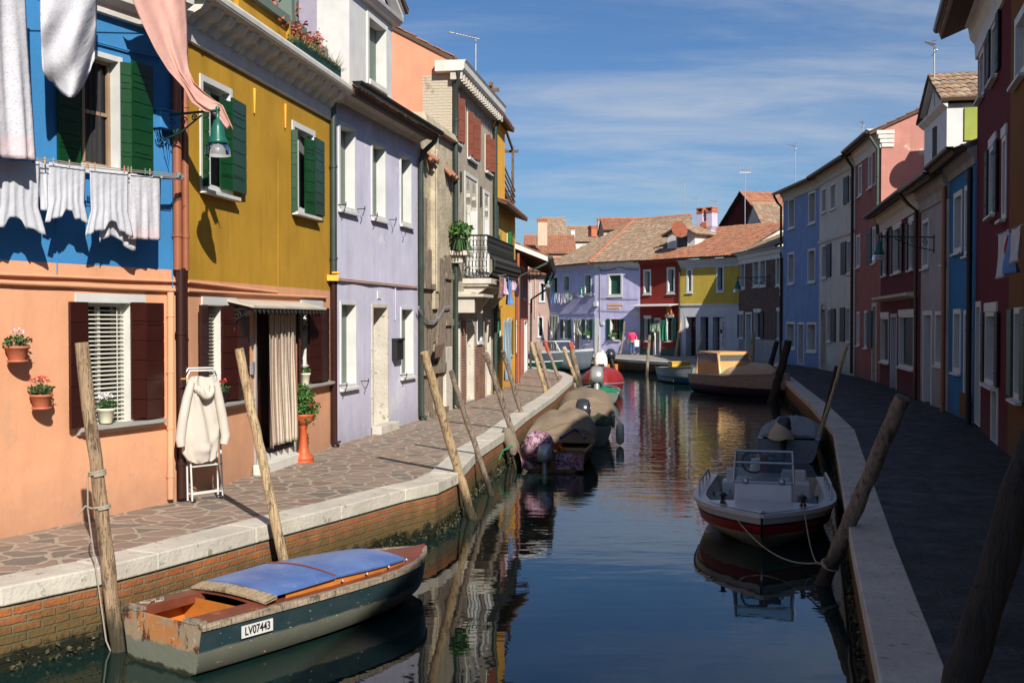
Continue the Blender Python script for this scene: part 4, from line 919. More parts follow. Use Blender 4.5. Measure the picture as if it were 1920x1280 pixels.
mb = MB(); tiled(mb, F.pt(-.1, .3, zt - .08), F.u, (-F.n + Vector((0, 0, .3))), [(0, 0), (a1 + .35, 0), (a1 + .35, 4), (0, 4)]); mb.build('tower_roof', [M['tile'], M['soff']], h6.root)
h6.pipe([(.12, .12, 6.4), (.12, .12, 3.2)], .05, 'pgreen'); h6.pipe([(F.L - .1, .12, 5.3), (F.L - .1, .12, PAV)], .05, 'pterra')
# ---- house 7 : coral
h7 = House('coral pink house under a deep overhanging tiled eave', L6, L7, 5.6, [M['pink']], depth=5)
F = h7.F; h7.win((983, 600, 988, 697), b=.08, bm='whitep', depth=.2, fill='dgreen', nm='door', sill=0)
h7.win((968, 600, 972, 660), b=.04, bm='whitep', depth=.2, fill='dgreen'); h7.win((979, 500, 984, 560), b=.05, bm='whitep', depth=.2, fill='dgreen')
h7.finish(gable=1.0); h7.roof(over=1.15, mat='tile', e0=.0, e1=.35)
mb = MB(); k_ = 1.0 / 2.5
mb.hexa(*[F.pt(a, d, 5.6 + .0 + z - d * k_) for a, d, z in ((-.06, 1.15, -.12), (.0, 1.15, -.12), (.0, -2.5, -.12), (-.06, -2.5, -.12), (-.06, 1.15, .05), (.0, 1.15, .05), (.0, -2.5, .05), (-.06, -2.5, .05))]); mb.build('bargeboard', M['whitep'], h7.root)
mb = MB(); k = .2
while k < F.L: mb.hexa(*[F.pt(a, d, 5.56 + z - d * k_) for a, d, z in ((k, 1.05, -.16), (k + .1, 1.05, -.16), (k + .1, 0, -.16), (k, 0, -.16), (k, 1.05, -.03), (k + .1, 1.05, -.03), (k + .1, 0, -.03), (k, 0, -.03))]); k += .6
mb.build('rafter', M['soff'], h7.root)
h7.gutter(5.6 - 1.15 * k_ + .06, 1.22, .1, 'pgreen', e0=0, e1=.35); h7.pipe([(.1, 1.2, 5.1), (.05, 1.1, 4.95), (.1, .15, 4.5), (.1, .12, PAV)], .05, 'pgreen')
h7.pipe([(F.L + .2, 1.2, 5.1), (F.L + .2, .9, 4.4), (F.L - .05, .15, 3.9), (F.L - .05, .12, PAV)], .05, 'pgreen')
# timber roof terrace (altana)
F = h7.F; s0 = F.hit(949, 350, -1.0)[0]; p0 = F.pt(-1.2, -.7, 6.3)
al = thing('roof_terrace', tuple(p0), 'weathered wooden roof terrace with open pergola above the coral house', 'roof terrace')
mb = MB()
ztop = F.hit(975, 302, -.5)[1]; zfl = F.hit(975, 412, -.5)[1]
for a, d in ((-2.6, -.6), (F.L - .9, -.6), (F.L - .9, -2.6), (-2.6, -2.6)): mb.fbox(F, a, a + .12, d - .12, d, zfl - 1.2, ztop + .15)
mb.build('post', M['timberb'], al)
mb = MB()
for q in range(6): mb.fbox(F, -2.9, F.L - .5, -.72 - q * .38, -.64 - q * .38, ztop - .02, ztop + .1)
for a in (-2.54, F.L - .84): mb.fbox(F, a, a + .06, -2.9, -.4, ztop - .14, ztop - .02)
mb.build('pergola_slat', M['timberb'], al)
mb = MB(); mb.fbox(F, -2.6, F.L - .8, -2.7, -.5, zfl - .1, zfl)
for z in (.25, .5, .75, 1.0): mb.fbox(F, -2.6, F.L - .8, -.58, -.54, zfl + z - .08, zfl + z); mb.fbox(F, F.L - .84, F.L - .80, -2.6, -.6, zfl + z - .08, zfl + z)
mb.tube([F.pt(F.L - .82, -.6, zfl + .1), F.pt(F.L - .82, -2.5, zfl + 1)], .04, 5)
mb.build('deck_railing', M['timberb'], al)
# ================================================================ FAR ROW
def std_cornice(h, z, m='white', k=1.): h.cornice([(0, z - .42 * k), (.05, z - .42 * k), (.07, z - .26 * k), (.16, z - .2 * k), (.2, z - .08 * k), (.32 * k, z - .02), (.32 * k, z), (0, z)], m)
N2 = G(1031, 658); N1 = D(985, 640, N2.y + .5); N3 = G(1115, 662.5); N4 = G(1200, 665); N5 = G(1275, 668); N6 = G(1385, 671.5); N7 = G(1467.5, 681)
h8 = House('mauve house with narrow windows at the mouth of the side canal', N1, N2, 6.3, [M['mauve']], depth=8)
for px in ((993, 531, 996.5, 567), (1011, 529, 1022, 566), (994, 596, 997, 640), (1008, 593, 1019, 632)): h8.win(px, b=.09, bm='whitep', depth=.3, fill='black', sill=.06)
h8.finish(gable=1.2); h8.roof(over=.4, mat='tile', tw=.25)
h8.pipe([(h8.F.hit(1003.5, 550)[0], .06, 6.2), (h8.F.hit(1003.5, 550)[0], .06, 3.1)], .03, 'peach')
h9a = House('violet corner house with tiled hip roof, laundry and tied door curtains', N2, N3, 6.75, [M['farlav']], depth=.6, name='corner_house')
for px in ((1056, 515, 1068.5, 548), (1095.5, 513, 1109, 553), (1031.5, 517, 1047, 557)): h9a.win(px, b=.13, bm='whitep', depth=.3, fill='dgreen', sill=.06)
for px in ((1032, 592, 1047, 656), (1075, 598, 1088, 661)): h9a.win(px, b=.12, bm='whitep', depth=.3, fill='frame', nm='door', sill=0)
for px in ((1057, 598, 1066.5, 635), (1098, 598, 1106, 637)): h9a.win(px, b=.05, bm='whitep', depth=.25, fill='pane', shut='LR', sm='dgreen', leafw=.42, sill=.06, mull=1)
h9a.finish()
z9 = 6.75
for y in (555, 589): a, z = h9a.F.hit(1072, y); h9a.cornice([(0, z), (.03, z), (.03, z + .13), (0, z + .13)], 'lav2', 'string_course')
std_cornice(h9a, z9, 'lav2')
# right face belongs to the same house
hr = House.__new__(House); hr.__dict__.update(h9a.__dict__); hr.F = Fac(N3, N4); hr.holes = []; hr.a0 = 0; hr.a1 = hr.F.L; hr.depth = .6
hr.win((1139, 511.5, 1167.5, 556), b=.16, bm='whitep', depth=.18, fill='dgreen', sill=.05)
fr, _ = hr.win((1144, 597, 1163, 638), b=.04, bm='whitep', depth=.2, fill='pane', mull=3, shut='LR', sm='dgreen', leafw=.3, sill=.08)
hr.finish(); std_cornice(hr, z9, 'whitep'); F = hr.F
mb = MB(); k = .1
while k < F.L - .1: mb.fbox(F, k, k + .16, .05, .3, z9 - .02, z9 + .1); k += .42
mb.build('dentil', M['whitep'], h9a.root)
for (x0, y0, x1, y1, m, d) in ((1115.5, 597, 1125, 662, 'whitep', .03), (1139, 568.5, 1168, 573, 'peach', .03), (1139, 575, 1162, 579, 'peach', .03), (1116, 566, 1122, 574, 'whitep', .15), (1128, 603.5, 1133, 609, 'whitep', .08), (1183, 581, 1199.5, 592, 'whitep', .04), (1126, 656, 1132, 662, 'whitep', .2), (1153, 497, 1158, 502, 'whitep', .1)):
    a0, a1, z0, z1 = hr.rect(x0, y0, x1, y1); mb = MB(); mb.fbox(F, a0, a1, 0, d, z0, z1); mb.build('wall_plaque' if d < .05 else 'service_box', M[m], h9a.root)
a, z = F.hit(1126, 555); mb = MB(); mb.tube([F.pt(a, .04, z9 - .3), F.pt(a, .04, F.hit(1126, 608)[1])], .03, 6); mb.build('drainpipe', M['metal'], h9a.root)
for y in (583, 560): cable(h9a.root, [F.P(1122, y - 2, .05), F.P(1198, y, .05)], .015, 'metal', sag=.03)
cable(h9a.root, [F.P(1117, 495, .08), F.P(1130, 507, .06), F.P(1160, 500, .06), F.P(1197, 505, .06)], .02, 'iron', sag=.08)
# hip roof: left slope, right slope, back body
def plane_roof(name, root, pts, ueave, over, mat='tile', tw=.22, z=None):
    """pts: 3D polygon, first two = eave left,right"""
    pts = [Vector(p) for p in pts]; u = (pts[1] - pts[0]).normalized(); nrm = None
    q = next(p for p in pts[2:] if (p - pts[0]).cross(u).length > .5); n = u.cross(q - pts[0]).normalized()
    if n.z < 0: n = -n
    v = n.cross(u).normalized()
    if v.z < 0: v = -v
    poly = [((p - pts[0]).dot(u), (p - pts[0]).dot(v)) for p in pts]; mb = MB(); tiled(mb, pts[0], u, v, poly, tw); return mb.build(name, [M[mat], M['soff']], root)
Fa, Fb = h9a.F, hr.F
apx = D(1189, 413, 81.5); da_ = (Vector((apx.x, apx.y, 0)) - Fb.o).dot(Fb.n); sa_ = (Vector((apx.x, apx.y, 0)) - Fb.o).dot(Fb.u); rd2 = Fb.pt(sa_ + 5.2, da_, apx.z)
e1 = Fa.pt(-.3, .45, z9 + .02); e2c = Fb.pt(0, 0, z9 + .02) - ((Fb.pt(0, 0, 0) - Fb.pt(.5, -.5, 0)) * -.0) + (Fa.n + Fb.n).normalized() * .5; e3 = Fb.pt(Fb.L + .1, .45, z9 + .02)
plane_roof('roof', h9a.root, [e1, e2c, apx], None, 0, 'tileo'); e4 = e3 + Fb.u * 4.2; plane_roof('roof', h9a.root, [e2c, e4, rd2, apx], None, 0, 'tileo')
mb = MB(); ridge(mb, e2c, apx, .12); ridge(mb, apx, rd2, .12); mb.build('ridge_tile', M['cap'], h9a.root)
mb = MB(); cn = [Fa.pt(0, -.02, 0), Fa.pt(Fa.L, -.02, 0), Fb.pt(Fb.L, -.02, 0), Fb.pt(Fb.L, -9, 0), Fa.pt(0, -8, 0)]
for i in range(5):
    a, b = cn[i], cn[(i + 1) % 5]
    if i >= 2: mb.face([a + Vector((0, 0, .6)), b + Vector((0, 0, .6)), b + Vector((0, 0, z9)), a + Vector((0, 0, z9))])
mb.build('rear_wall', M['farlav'], h9a.root)
# small dormer with dish on that roof
n9 = (e3 - e2c).cross(apx - e2c).normalized(); r9 = ray(1277, 466); dz = CAM + r9 * ((e2c - CAM).dot(n9) / r9.dot(n9)); Fd = Fac(dz - Fb.u * 1.1, dz + Fb.u * 1.1); bz = dz.z - 8.05
mb = MB(); q = [(0, 8.0), (2.2, 8.0), (2.2, 9.0), (1.1, 9.5), (0, 9.0)]; mb.face([Fd.pt(a, 0, z + bz) for a, z in q]); 
for a in (0, 2.2): mb.face([Fd.pt(a, 0, 7.6 + bz), Fd.pt(a, 0, 9.0 + bz), Fd.pt(a, -3, 9.0 + bz), Fd.pt(a, -3, 7.6 + bz)])
mb.face([Fd.pt(0, 0, 7.4 + bz), Fd.pt(2.2, 0, 7.4 + bz), Fd.pt(2.2, 0, 8 + bz), Fd.pt(0, 0, 8 + bz)])
dd = mb.build('dormer', M['whitep'], h9a.root)
mb = MB(); mb.fbox(Fd, .8, 1.6, -.05, .02, 8.1 + bz, 8.8 + bz); mb.build('dormer_window', M['pane'], dd)
plane_roof('dormer_roof', dd, [Fd.pt(-.3, .3, 8.92 + bz), Fd.pt(-.3, -3.2, 8.92 + bz), Fd.pt(1.1, -3.2, 9.58 + bz), Fd.pt(1.1, .3, 9.58 + bz)], None, 0, 'tileo'); plane_roof('dormer_roof', dd, [Fd.pt(2.5, .3, 8.92 + bz), Fd.pt(2.5, -3.2, 8.92 + bz), Fd.pt(1.1, -3.2, 9.58 + bz), Fd.pt(1.1, .3, 9.58 + bz)], None, 0, 'tileo')
def dish(loc, r, label, mat, aim):
    t = thing('satellite_dish', tuple(loc), label, 'satellite dish'); q = Vector(aim).normalized().to_track_quat('Z', 'Y').to_matrix(); mb = MB()
    mb.lathe(loc, [(.001, 0), (r * .4, .02), (r * .75, .08), (r, .16)], 20, M=q); mb.lathe(loc, [(.001, -.02), (r * .4, .0), (r * .75, .06), (r, .16)], 20, M=q); mb.build('reflector', M[mat], t)
    mb = MB(); mb.tube([Vector(loc) + q @ Vector((0, -r, .1)), Vector(loc) + q @ Vector((0, -.1, r * .9))], .015, 5); mb.tube([Vector(loc), Vector(loc) - q @ Vector((0, 0, .25)), Vector(loc) - q @ Vector((0, 0, .3)) - Vector((0, 0, .7))], .03, 6); mb.build('arm', M['metal'], t)
dish(D(1272, 432, dz.y - 1.0), .55, 'terracotta red satellite dish on the small white dormer of the violet house', 'terra', (.3, -.9, .35))
# dark red house
h10 = House('dark red house with green shutters behind the pink-jacketed walker', N4, N5, 6.7, [M['dred']], depth=8)
F = h10.F
for px in ((1206.5, 505, 1221, 552), (1250.5, 501, 1266, 550.5)): h10.win(px, b=.13, bm='whitep', depth=.3, fill='dgreen', sill=.06)
for px, sh in (((1209, 596, 1220, 640), 'LR'), ((1249, 594, 1262, 640), 'R')):
    h10.win(px, b=.06, bm='whitep', depth=.2, fill='pane', shut=sh, sm='dgreen', leafw=.36, sill=.08, lintel=.08)
h10.win((1225, 596, 1239, 666), b=.12, bm='whitep', depth=.3, fill='istria', nm='door', sill=0)
h10.finish(); std_cornice(h10, 6.7, 'dred', .6)
a0, a1, z0, z1 = h10.rect(1200, 652, 1224, 666); mb = MB(); mb.fbox(F, .05, a1 - .0, 0, .02, PAV, z1); mb.build('dado', M['dgreen'], h10.root); mb = MB(); a2 = h10.rect(1240, 652, 1274, 666); mb.fbox(F, a2[0], F.L - .1, 0, .02, PAV, z1); mb.build('dado', M['dgreen'], h10.root)
a0, _, z0, _ = h10.rect(1196, 569, 1270, 571); mb = MB(); mb.hexa(F.pt(-.2, 0, z0), F.pt(F.L, 0, z0), F.pt(F.L, .9, z0 - .12), F.pt(-.2, .9, z0 - .12), F.pt(-.2, 0, z0 + .04), F.pt(F.L, 0, z0 + .04), F.pt(F.L, .9, z0 - .08), F.pt(-.2, .9, z0 - .08)); mb.build('door_canopy', M['whitep'], h10.root)
# yellow house over white ground floor
zs = Fac(N5, N6).hit(1300, 572)[1]
h11 = House('mustard yellow house with grey white pillared ground floor', N5, N6, 6.6, [M['fwhite'], M['fyel']], zsplit=zs, depth=8)
F = h11.F
for px in ((1287, 503.5, 1299, 549), (1343, 498, 1358, 547.5)): h11.win(px, b=.12, bm='whitep', depth=.28, fill='navy', sill=.06)
for px, f in (((1284, 591, 1307.5, 668), 'brown'), ((1311, 591, 1331, 668), 'black'), ((1334, 591, 1360, 666), 'pane')): h11.win(px, b=.1, bm='fwhite', depth=.5, fill=f, nm='door', sill=0)
h11.finish(); std_cornice(h11, 6.6, 'fwhite', 1.2); h11.cornice([(0, zs - .05), (.06, zs - .05), (.08, zs + .03), (0, zs + .06)], 'fwhite', 'string_course')
a0, a1, z0, z1 = h11.rect(1349, 595, 1359, 660, -.3); mb = MB(); mb.fbox(F, a0, a1, -.34, -.3, z0, z1)
bn = mb.build('banner', M['whitep'], h11.root)
mb = MB(); w_ = a1 - a0
for k in range(13):
    zz = z1 - .35 - k * (z1 - z0 - .6) / 13; x = a0 + w_ * (.62 + .1 * math.sin(k * 2.3)); mb.fbox(F, x, x + w_ * .16, -.3, -.296, zz, zz + .09)
mb.fbox(F, a0 + w_ * .15, a0 + w_ * .5, -.3, -.295, z1 - .95, z1 - .7); mb.build('lettering', M['bred'], bn)
h11.pipe([(.02, .1, 6.2), (.02, .1, PAV + .1)], .05, 'pgreen')
# brick house
h12 = House('brown brick house with white framed windows and marble dado', N6, N7, 6.6, [M['dbase'], M['dbr']], zsplit=Fac(N6, N7).hit(1440, 637)[1], depth=8, name='brick_house')
for px in ((1387.5, 485, 1397, 542), (1412, 479.5, 1423.5, 538), (1424.5, 479, 1436.5, 537.5), (1455, 475.5, 1466, 536)): h12.win(px, b=.12, bm='whitep', depth=.25, fill='black', sill=.06)
h12.win((1397.5, 585, 1410, 674), b=.12, bm='whitep', depth=.2, fill='metal', nm='door', sill=0)
for px, sh in (((1386, 588, 1394, 634), 'L'), ((1414, 584, 1427, 634), 'R'), ((1457, 582, 1465, 635), 'L')): h12.win(px, b=.06, bm='whitep', depth=.2, fill='black', shut=sh, sm='black', leafw=.5, sill=.06, lintel=.05)
h12.finish(); std_cornice(h12, 6.75, 'whitep', 1.4)
h12.pipe([(h12.F.L - .1, .1, 6.3), (h12.F.L - .1, .1, 4.2)], .06, 'whitep')
# shared long roof over red / yellow / brick
def row_roof(h, z0, over=.45, depth=5.5, rise=1.9, mat='tile', e=.04):
    F = h.F; return plane_roof('roof', h.root, [F.pt(h.a0 - e, over, z0), F.pt(h.a1 + e, over, z0), F.pt(h.a1 + e, -depth, z0 + rise), F.pt(h.a0 - e, -depth, z0 + rise)], None, 0, mat)
row_roof(h10, 6.72, depth=5.2, rise=2.3); row_roof(h11, 6.72, depth=5.2, rise=2.3); row_roof(h12, 6.8, depth=5.5, rise=2.4, mat='tileo')
for h in (h10, h11): h.gutter(6.72, .5, .08)
# double lavender chimney
t = D(1322, 450, 72); ch = thing('chimney_stack', tuple(t), 'pale violet double chimney with forked top behind the red roof', 'chimney')
Fc = Fac(t - Fb.u * .75, t + Fb.u * .75); s_ = 62 / FPX
zb = t.z - 1.6; zm = D(1322, 432, 72).z; zt_ = D(1322, 399, 72).z
mb = MB(); mb.fbox(Fc, .3, 1.2, -.45, .0, zb, zm); mb.hexa(*[Fc.pt(a, d, z) for a, d, z in ((.3, -.45, zm), (1.2, -.45, zm), (1.2, 0, zm), (.3, 0, zm), (.15, -.5, zm + .25), (1.35, -.5, zm + .25), (1.35, .08, zm + .25), (.15, .08, zm + .25))])
mb.fbox(Fc, .15, 1.35, -.5, .08, zm + .25, zt_ - .55); mb.fbox(Fc, .15, .6, -.5, .08, zt_ - .55, zt_); mb.fbox(Fc, .9, 1.35, -.5, .08, zt_ - .55, zt_); mb.build('stack', M['lav2'], ch)
mb = MB(); 
for a in (.1, .85): mb.fbox(Fc, a, a + .55, -.55, .13, zt_ + .001, zt_ + .07); mb.fbox(Fc, a + .02, a + .12, -.5, .08, zt_ + .07, zt_ + .27); mb.fbox(Fc, a + .43, a + .53, -.5, .08, zt_ + .07, zt_ + .27); mb.fbox(Fc, a, a + .55, -.55, .13, zt_ + .27, zt_ + .34)
mb.fbox(Fc, .55, .95, .0, .16, zt_ - .95, zt_ - .6)
mb.build('pot', M['terra'], ch, bevel=.01)
# background houses
def bghouse(label, pl, pr, Y, ytop, mat, depth, rise, over=.3, tmat='tile', roofdir=0, chim=None, name='background_house', Yr=None):
    a = D(pl, ytop, Y); b = D(pr, ytop, Yr or Y); h = House(label, (a.x, a.y), (b.x, b.y), a.z, [M[mat]], depth=depth, name=name); F = h.F
    if roofdir: h.s = 0
    if not roofdir:
        h.finish(gable=rise); h.roof(over=over, mat=tmat, tw=.26)
    else:  # gable faces the viewer
        h.finish(); L = F.L; mb = MB()
        for d in (0, -depth): mb = MB(); mb.face([F.pt(0, d, a.z), F.pt(L, d, a.z), F.pt(L * .5, d, a.z + rise)]); mb.build('gable', M[mat], h.root)
        for xa in (-.3, L + .3):
            plane_roof('roof', h.root, [F.pt(xa, over, a.z - .12), F.pt(xa, -depth, a.z - .12), F.pt(L / 2, -depth, a.z + rise + .06), F.pt(L / 2, over, a.z + rise + .06)], None, 0, tmat, .26)
    return h
b1 = bghouse('pale peach house behind the mauve one with tall tiled chimney', 985, 1080, 116, 474, 'peach', 9, 2.0)
chimney(b1.root, D(1017, 452, 114) - Vector((0, 0, .5)), .95, 2.4, 0, 'peach'); 
b2 = bghouse('distant white walled house with brown roof between chimneys', 1040, 1130, 145, 452, 'cream', 10, 2.2, tmat='tileo'); chimney(b2.root, D(1074, 447, 141), .5, 1.0, 0, 'whitep')
chimney(b2.root, D(1128, 440, 137), 1.0, 1.6, 0, 'peach'); chimney(b2.root, D(1112, 444, 137), .9, 1.0, .4, 'terra')
b3 = bghouse('peach house with long ridge rising behind the violet corner house', 1132, 1290, 97, 430, 'peach', 6, 1.1)
b4 = bghouse('dark maroon house with steep orange tiled gable behind the yellow roof', 1357, 1432, 86, 420, 'maroon', 9, 2.1, roofdir=1, over=.3, Yr=80)
a = D(1390, 430, 81.5); mb = MB(); ac = thing('air_conditioner', tuple(a), 'white air conditioning unit on the maroon wall above the yellow roof', 'air conditioner')
mb.box(a, (.85, .3, .6)); mb.build('casing', M['whitep'], ac, bevel=.02); mb = MB(); mb.lathe(a - Vector((0, .16, 0)), [(.001, 0), (.22, 0), (.24, .02)], 16, M=Matrix.Rotation(R(90), 3, 'X')); mb.build('fan_grille', M['iron'], ac)
b5 = bghouse('cream rendered house wall under weathered tiles beside the sky blue house', 1430, 1480, 75, 422, 'cream', 6, 1.6, tmat='tileo')
b6 = bghouse('distant house with brown hipped roof left of the peach chimney', 1020, 1062, 130, 446, 'mauve', 9, 2.6, tmat='tileo')

# ================================================================ RIGHT ROW
R1 = G(1535, 691); R2 = G(1602, 705); R3 = G(1650, 718); R4 = G(1725, 750); R5 = G(1778, 772); R6 = G(1828, 796); R7 = G(1889, 850); 
d7 = (R7 - R6).normalized(); R8 = R7 + Vector((-.29, -.957, 0)) * 10.5; R9 = R8 + Vector((-.2, -.98, 0)) * 12
h13 = House('sky blue three storey house with white window frames', N7, R1, 9.55, [M['sky']], depth=7)
for px in ((1478.5, 371, 1490.5, 429), (1516, 358.5, 1529.5, 420), (1477.5, 473, 1489.5, 533), (1515, 466, 1529, 530)): h13.win(px, b=.11, bm='whitep', depth=.25, fill='pane', sill=.07)
for px, f, nm in (((1474, 603, 1491, 654), 'metal', 'window'), ((1496, 604, 1508, 683), 'pane', 'door'), ((1513, 604, 1531, 660), 'metal', 'window')): h13.win(px, b=.12, bm='whitep', depth=.25, fill=f, nm=nm, sill=.06 if nm == 'window' else 0)
h13.finish(gable=1.3); std_cornice(h13, 9.55, 'plast', 1.3); h13.roof(over=.5, mat='tile', e1=0, tw=.22); h13.gutter(9.45, .52, .09, e1=0); h13.pipe([(.0, .5, 9.35), (-.05, .3, 9.0), (-.08, .1, 8.8), (-.08, .1, PAV + .1)], .06, 'gutter')
h14 = House('cream white three storey house with arched door and black shutters', R1, R2, 9.6, [M['cream']], depth=7)
for px, sh in (((1541.5, 353, 1549.5, 399), ''), ((1557.5, 344, 1567, 393), ''), ((1541, 459, 1551, 522), 'R'), ((1593, 326, 1600, 380), 'L'), ((1588, 450, 1596, 514), 'L'), ((1551, 578, 1559, 640), 'R'), ((1586, 575, 1594, 642), 'L')): h14.win(px, b=.08, bm='whitep', depth=.2, fill='black', shut=sh, sm='black', leafw=.9 if sh else None, sill=.07)
fr, (i0, i1, j0, j1) = h14.win((1538.5, 574, 1550, 694), b=.14, bm='istria', depth=.35, fill='metal', nm='door', sill=0)
F = h14.F; mb = MB()
for q in range(8):
    a, b_ = math.pi * q / 8, math.pi * (q + 1) / 8; c = (i0 + i1) / 2; r = (i1 - i0) / 2 + .1
    mb.hexa(*[F.pt(c + rr * math.cos(x), d, j1 - .25 + rr * math.sin(x)) for x in (a, b_) for rr, d in ((r - .12, 0), (r, 0), (r, .05), (r - .12, .05))])
mb.build('arch', M['istria'], fr)
h14.finish(gable=1.3); std_cornice(h14, 9.6, 'plast', 1.3); h14.roof(over=.5, mat='tile', e0=0, e1=0, tw=.22); h14.gutter(9.5, .52, .09, e0=0, e1=0)
z = h14.F.hit(1570, 447)[1]; h14.cornice([(0, z), (.06, z), (.08, z + .12), (0, z + .14)], 'cream', 'string_course')
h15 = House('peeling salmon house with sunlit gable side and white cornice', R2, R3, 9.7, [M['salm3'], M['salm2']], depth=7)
for px, sh in (((1610, 309, 1616.5, 368), ''), ((1628.5, 290, 1636, 353), ''), ((1642.5, 277, 1649, 343), ''), ((1606, 440, 1613, 502), ''), ((1636, 425, 1642, 494), 'L'), ((1607, 584, 1612, 648), ''), ((1621, 582, 1628, 652), 'R')): h15.win(px, b=.1, bm='whitep', depth=.2, fill='navy' if not sh else 'black', shut=sh, sm='black', leafw=.9, sill=.07)
h15.win((1635, 568, 1644, 719), b=.14, bm='istria', depth=.3, fill='black', nm='door', sill=0)
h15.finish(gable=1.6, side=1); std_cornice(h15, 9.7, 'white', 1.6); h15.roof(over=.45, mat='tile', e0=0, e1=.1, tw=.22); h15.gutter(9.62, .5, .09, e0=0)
F = h15.F; h15.pipe([(F.L - .05, .5, 9.6), (F.L - .05, .12, 9.0), (F.L - .05, .12, 6)], .06, 'pgreen'); h15.pipe([(.05, .5, 9.6), (.05, .3, 9.25), (.0, .12, 9.0), (.0, .12, PAV + .1)], .06, 'gutter')
mb = MB()
for k in range(4): mb.fbox(F, F.L + .003, F.L + .05 + .02 * k, -.42, .0 + .06 * k, 9.05 + k * .15, 9.18 + k * .15)
mb.build('cornice_return', M['white'], h15.root)
def gabpt(px, py):
    r = ray(px, py); o = F.pt(F.L, 0, 0); return CAM + r * ((o - CAM).dot(F.u) / r.dot(F.u))
SV = Vector((SUN.x * math.cos(ELEV), SUN.y * math.cos(ELEV), math.sin(ELEV)))
p_ = gabpt(1693, 325) + SV * 3.4; dish(p_, .42, 'round dish behind the white dormer, seen mostly as its shadow on the salmon gable', 'metal', (SV.x, SV.y, .3))
p_ = gabpt(1722, 305) + SV * 3.4; cs_ = thing('chimney_stack', (p_.x, p_.y, 6.5), 'square salmon chimney added unseen behind the white dormer to shadow the gable', 'chimney'); mb = MB(); mb.box((p_.x, p_.y, (6.8 + p_.z) / 2), (.7, .7, p_.z - 6.8)); mb.build('stack', M['salm3'], cs_); mb = MB(); mb.box((p_.x, p_.y, p_.z + .05), (.9, .9, .12)); mb.build('chimney_cap', M['cap'], cs_)  # hidden stack placed so its shadow falls on the salmon gable
mb = MB(); mb.tube([F.pt(F.L + .04, -1.6, 10.3), F.pt(F.L + .04, -1.6, 6)], .03, 6); mb.build('cable', M['pbrown'], h15.root)
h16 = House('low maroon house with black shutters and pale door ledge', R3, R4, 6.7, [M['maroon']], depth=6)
for px, sh in (((1656, 436, 1663, 517), 'LR'), ((1675, 424, 1691, 512), 'LR'), ((1705, 416, 1714, 506), 'LR'), ((1652, 594, 1667, 679), ''), ((1686, 590, 1714, 690), '')): h16.win(px, b=.08, bm='whitep', depth=.12, fill='black', shut=sh, sm='black', leafw=.35, sill=.08, lintel=.04)
h16.win((1670, 588, 1682, 733), b=.12, bm='fwhite', depth=.25, fill='metal', nm='door', sill=0)
h16.finish(gable=1.2); std_cornice(h16, 6.7, 'cream', 1.6); h16.roof(over=.5, mat='tile', e0=.15, e1=0); h16.gutter(6.6, .55, .08, e0=.1, e1=0)
a, z = h16.F.hit(1648, 562); mb = MB(); mb.prof(h16.F, .1, h16.F.hit(1721, 556)[0], [(0, z - .1), (.3, z - .02), (.32, z + .06), (0, z + .1)]); mb.build('ledge', M['cream'], h16.root)
F = h16.F; h16.pipe([(F.L - .3, .55, 6.5), (F.L - .3, .3, 6.2), (F.L - .1, .12, 6.0), (F.L - .1, .12, PAV)], .05, 'pbrown')
h17 = House('weathered grey white house with sunlit white dormer and lime shutter', R4, R5, 6.6, [M['grey']], depth=6)
for px in ((1730, 411, 1742, 503), (1767, 396, 1775.5, 495), (1754, 583, 1773, 686)): h17.win(px, b=.1, bm='whitep', depth=.25, fill='pane', sill=.07)
h17.win((1731, 582, 1748, 759), b=.13, bm='whitep', depth=.3, fill='metal', nm='door', sill=0)
h17.finish(gable=1.2); std_cornice(h17, 6.6, 'grey', 1.6); h17.roof(over=.5, mat='tile', e0=0, e1=0); h17.gutter(6.55, .55, .08, e0=0, e1=0)
F = h17.F; h17.pipe([(F.L - .05, .12, 6.2), (F.L - .05, .12, PAV)], .06, 'pterra')
# dormer : front plane slightly behind the facade, right side sunlit
e = -.2; a0 = F.hit(1733, 260, e)[0]; a1 = F.hit(1775, 260, e)[0]; zt = F.hit(1765, 205, e)[1]; zp = F.hit(1748, 160, e)[1]; am = (a0 + a1) / 2; zb = 6.6
H0, H1, K0, K1 = F.hit(1748, 270, e)[0], F.hit(1757, 270, e)[0], F.hit(1752, 322, e)[1], F.hit(1752, 238, e)[1]
mb = MB()
for (x0, x1, za, zc) in ((a0, H0, zb, zt), (H1, a1, zb, zt), (H0, H1, zb, K0), (H0, H1, K1, zt)): mb.face([F.pt(x0, e, za), F.pt(x1, e, za), F.pt(x1, e, zc), F.pt(x0, e, zc)])
for x in (a0, a1): mb.face([F.pt(x, e, zb), F.pt(x, -3.2, zb), F.pt(x, -3.2, zt), F.pt(x, e, zt)])
mb.face([F.pt(a0, e, zt), F.pt(a1, e, zt), F.pt(am, e, zp)]); d17 = mb.build('dormer', M['whitep'], h17.root)
mb = MB(); mb.fbox(F, H0, H1, e - .22, e - .18, K0, K1); mb.build('window', M['pane'], d17)
mb = MB(); mb.prof(F, a0 - .12, a1 + .14, [(e, zt - .12), (e + .14, zt), (e + .16, zt + .06), (e, zt + .06)])
mb.hexa(*[F.pt(a, d, z) for a, d, z in ((a0 - .15, e, zt + .06), (am, e, zp), (am, e + .15, zp), (a0 - .15, e + .15, zt + .06), (a0 - .15, e, zt + .2), (am, e, zp + .12), (am, e + .15, zp + .12), (a0 - .15, e + .15, zt + .2))]); mb.build('pediment', M['whitep'], d17)
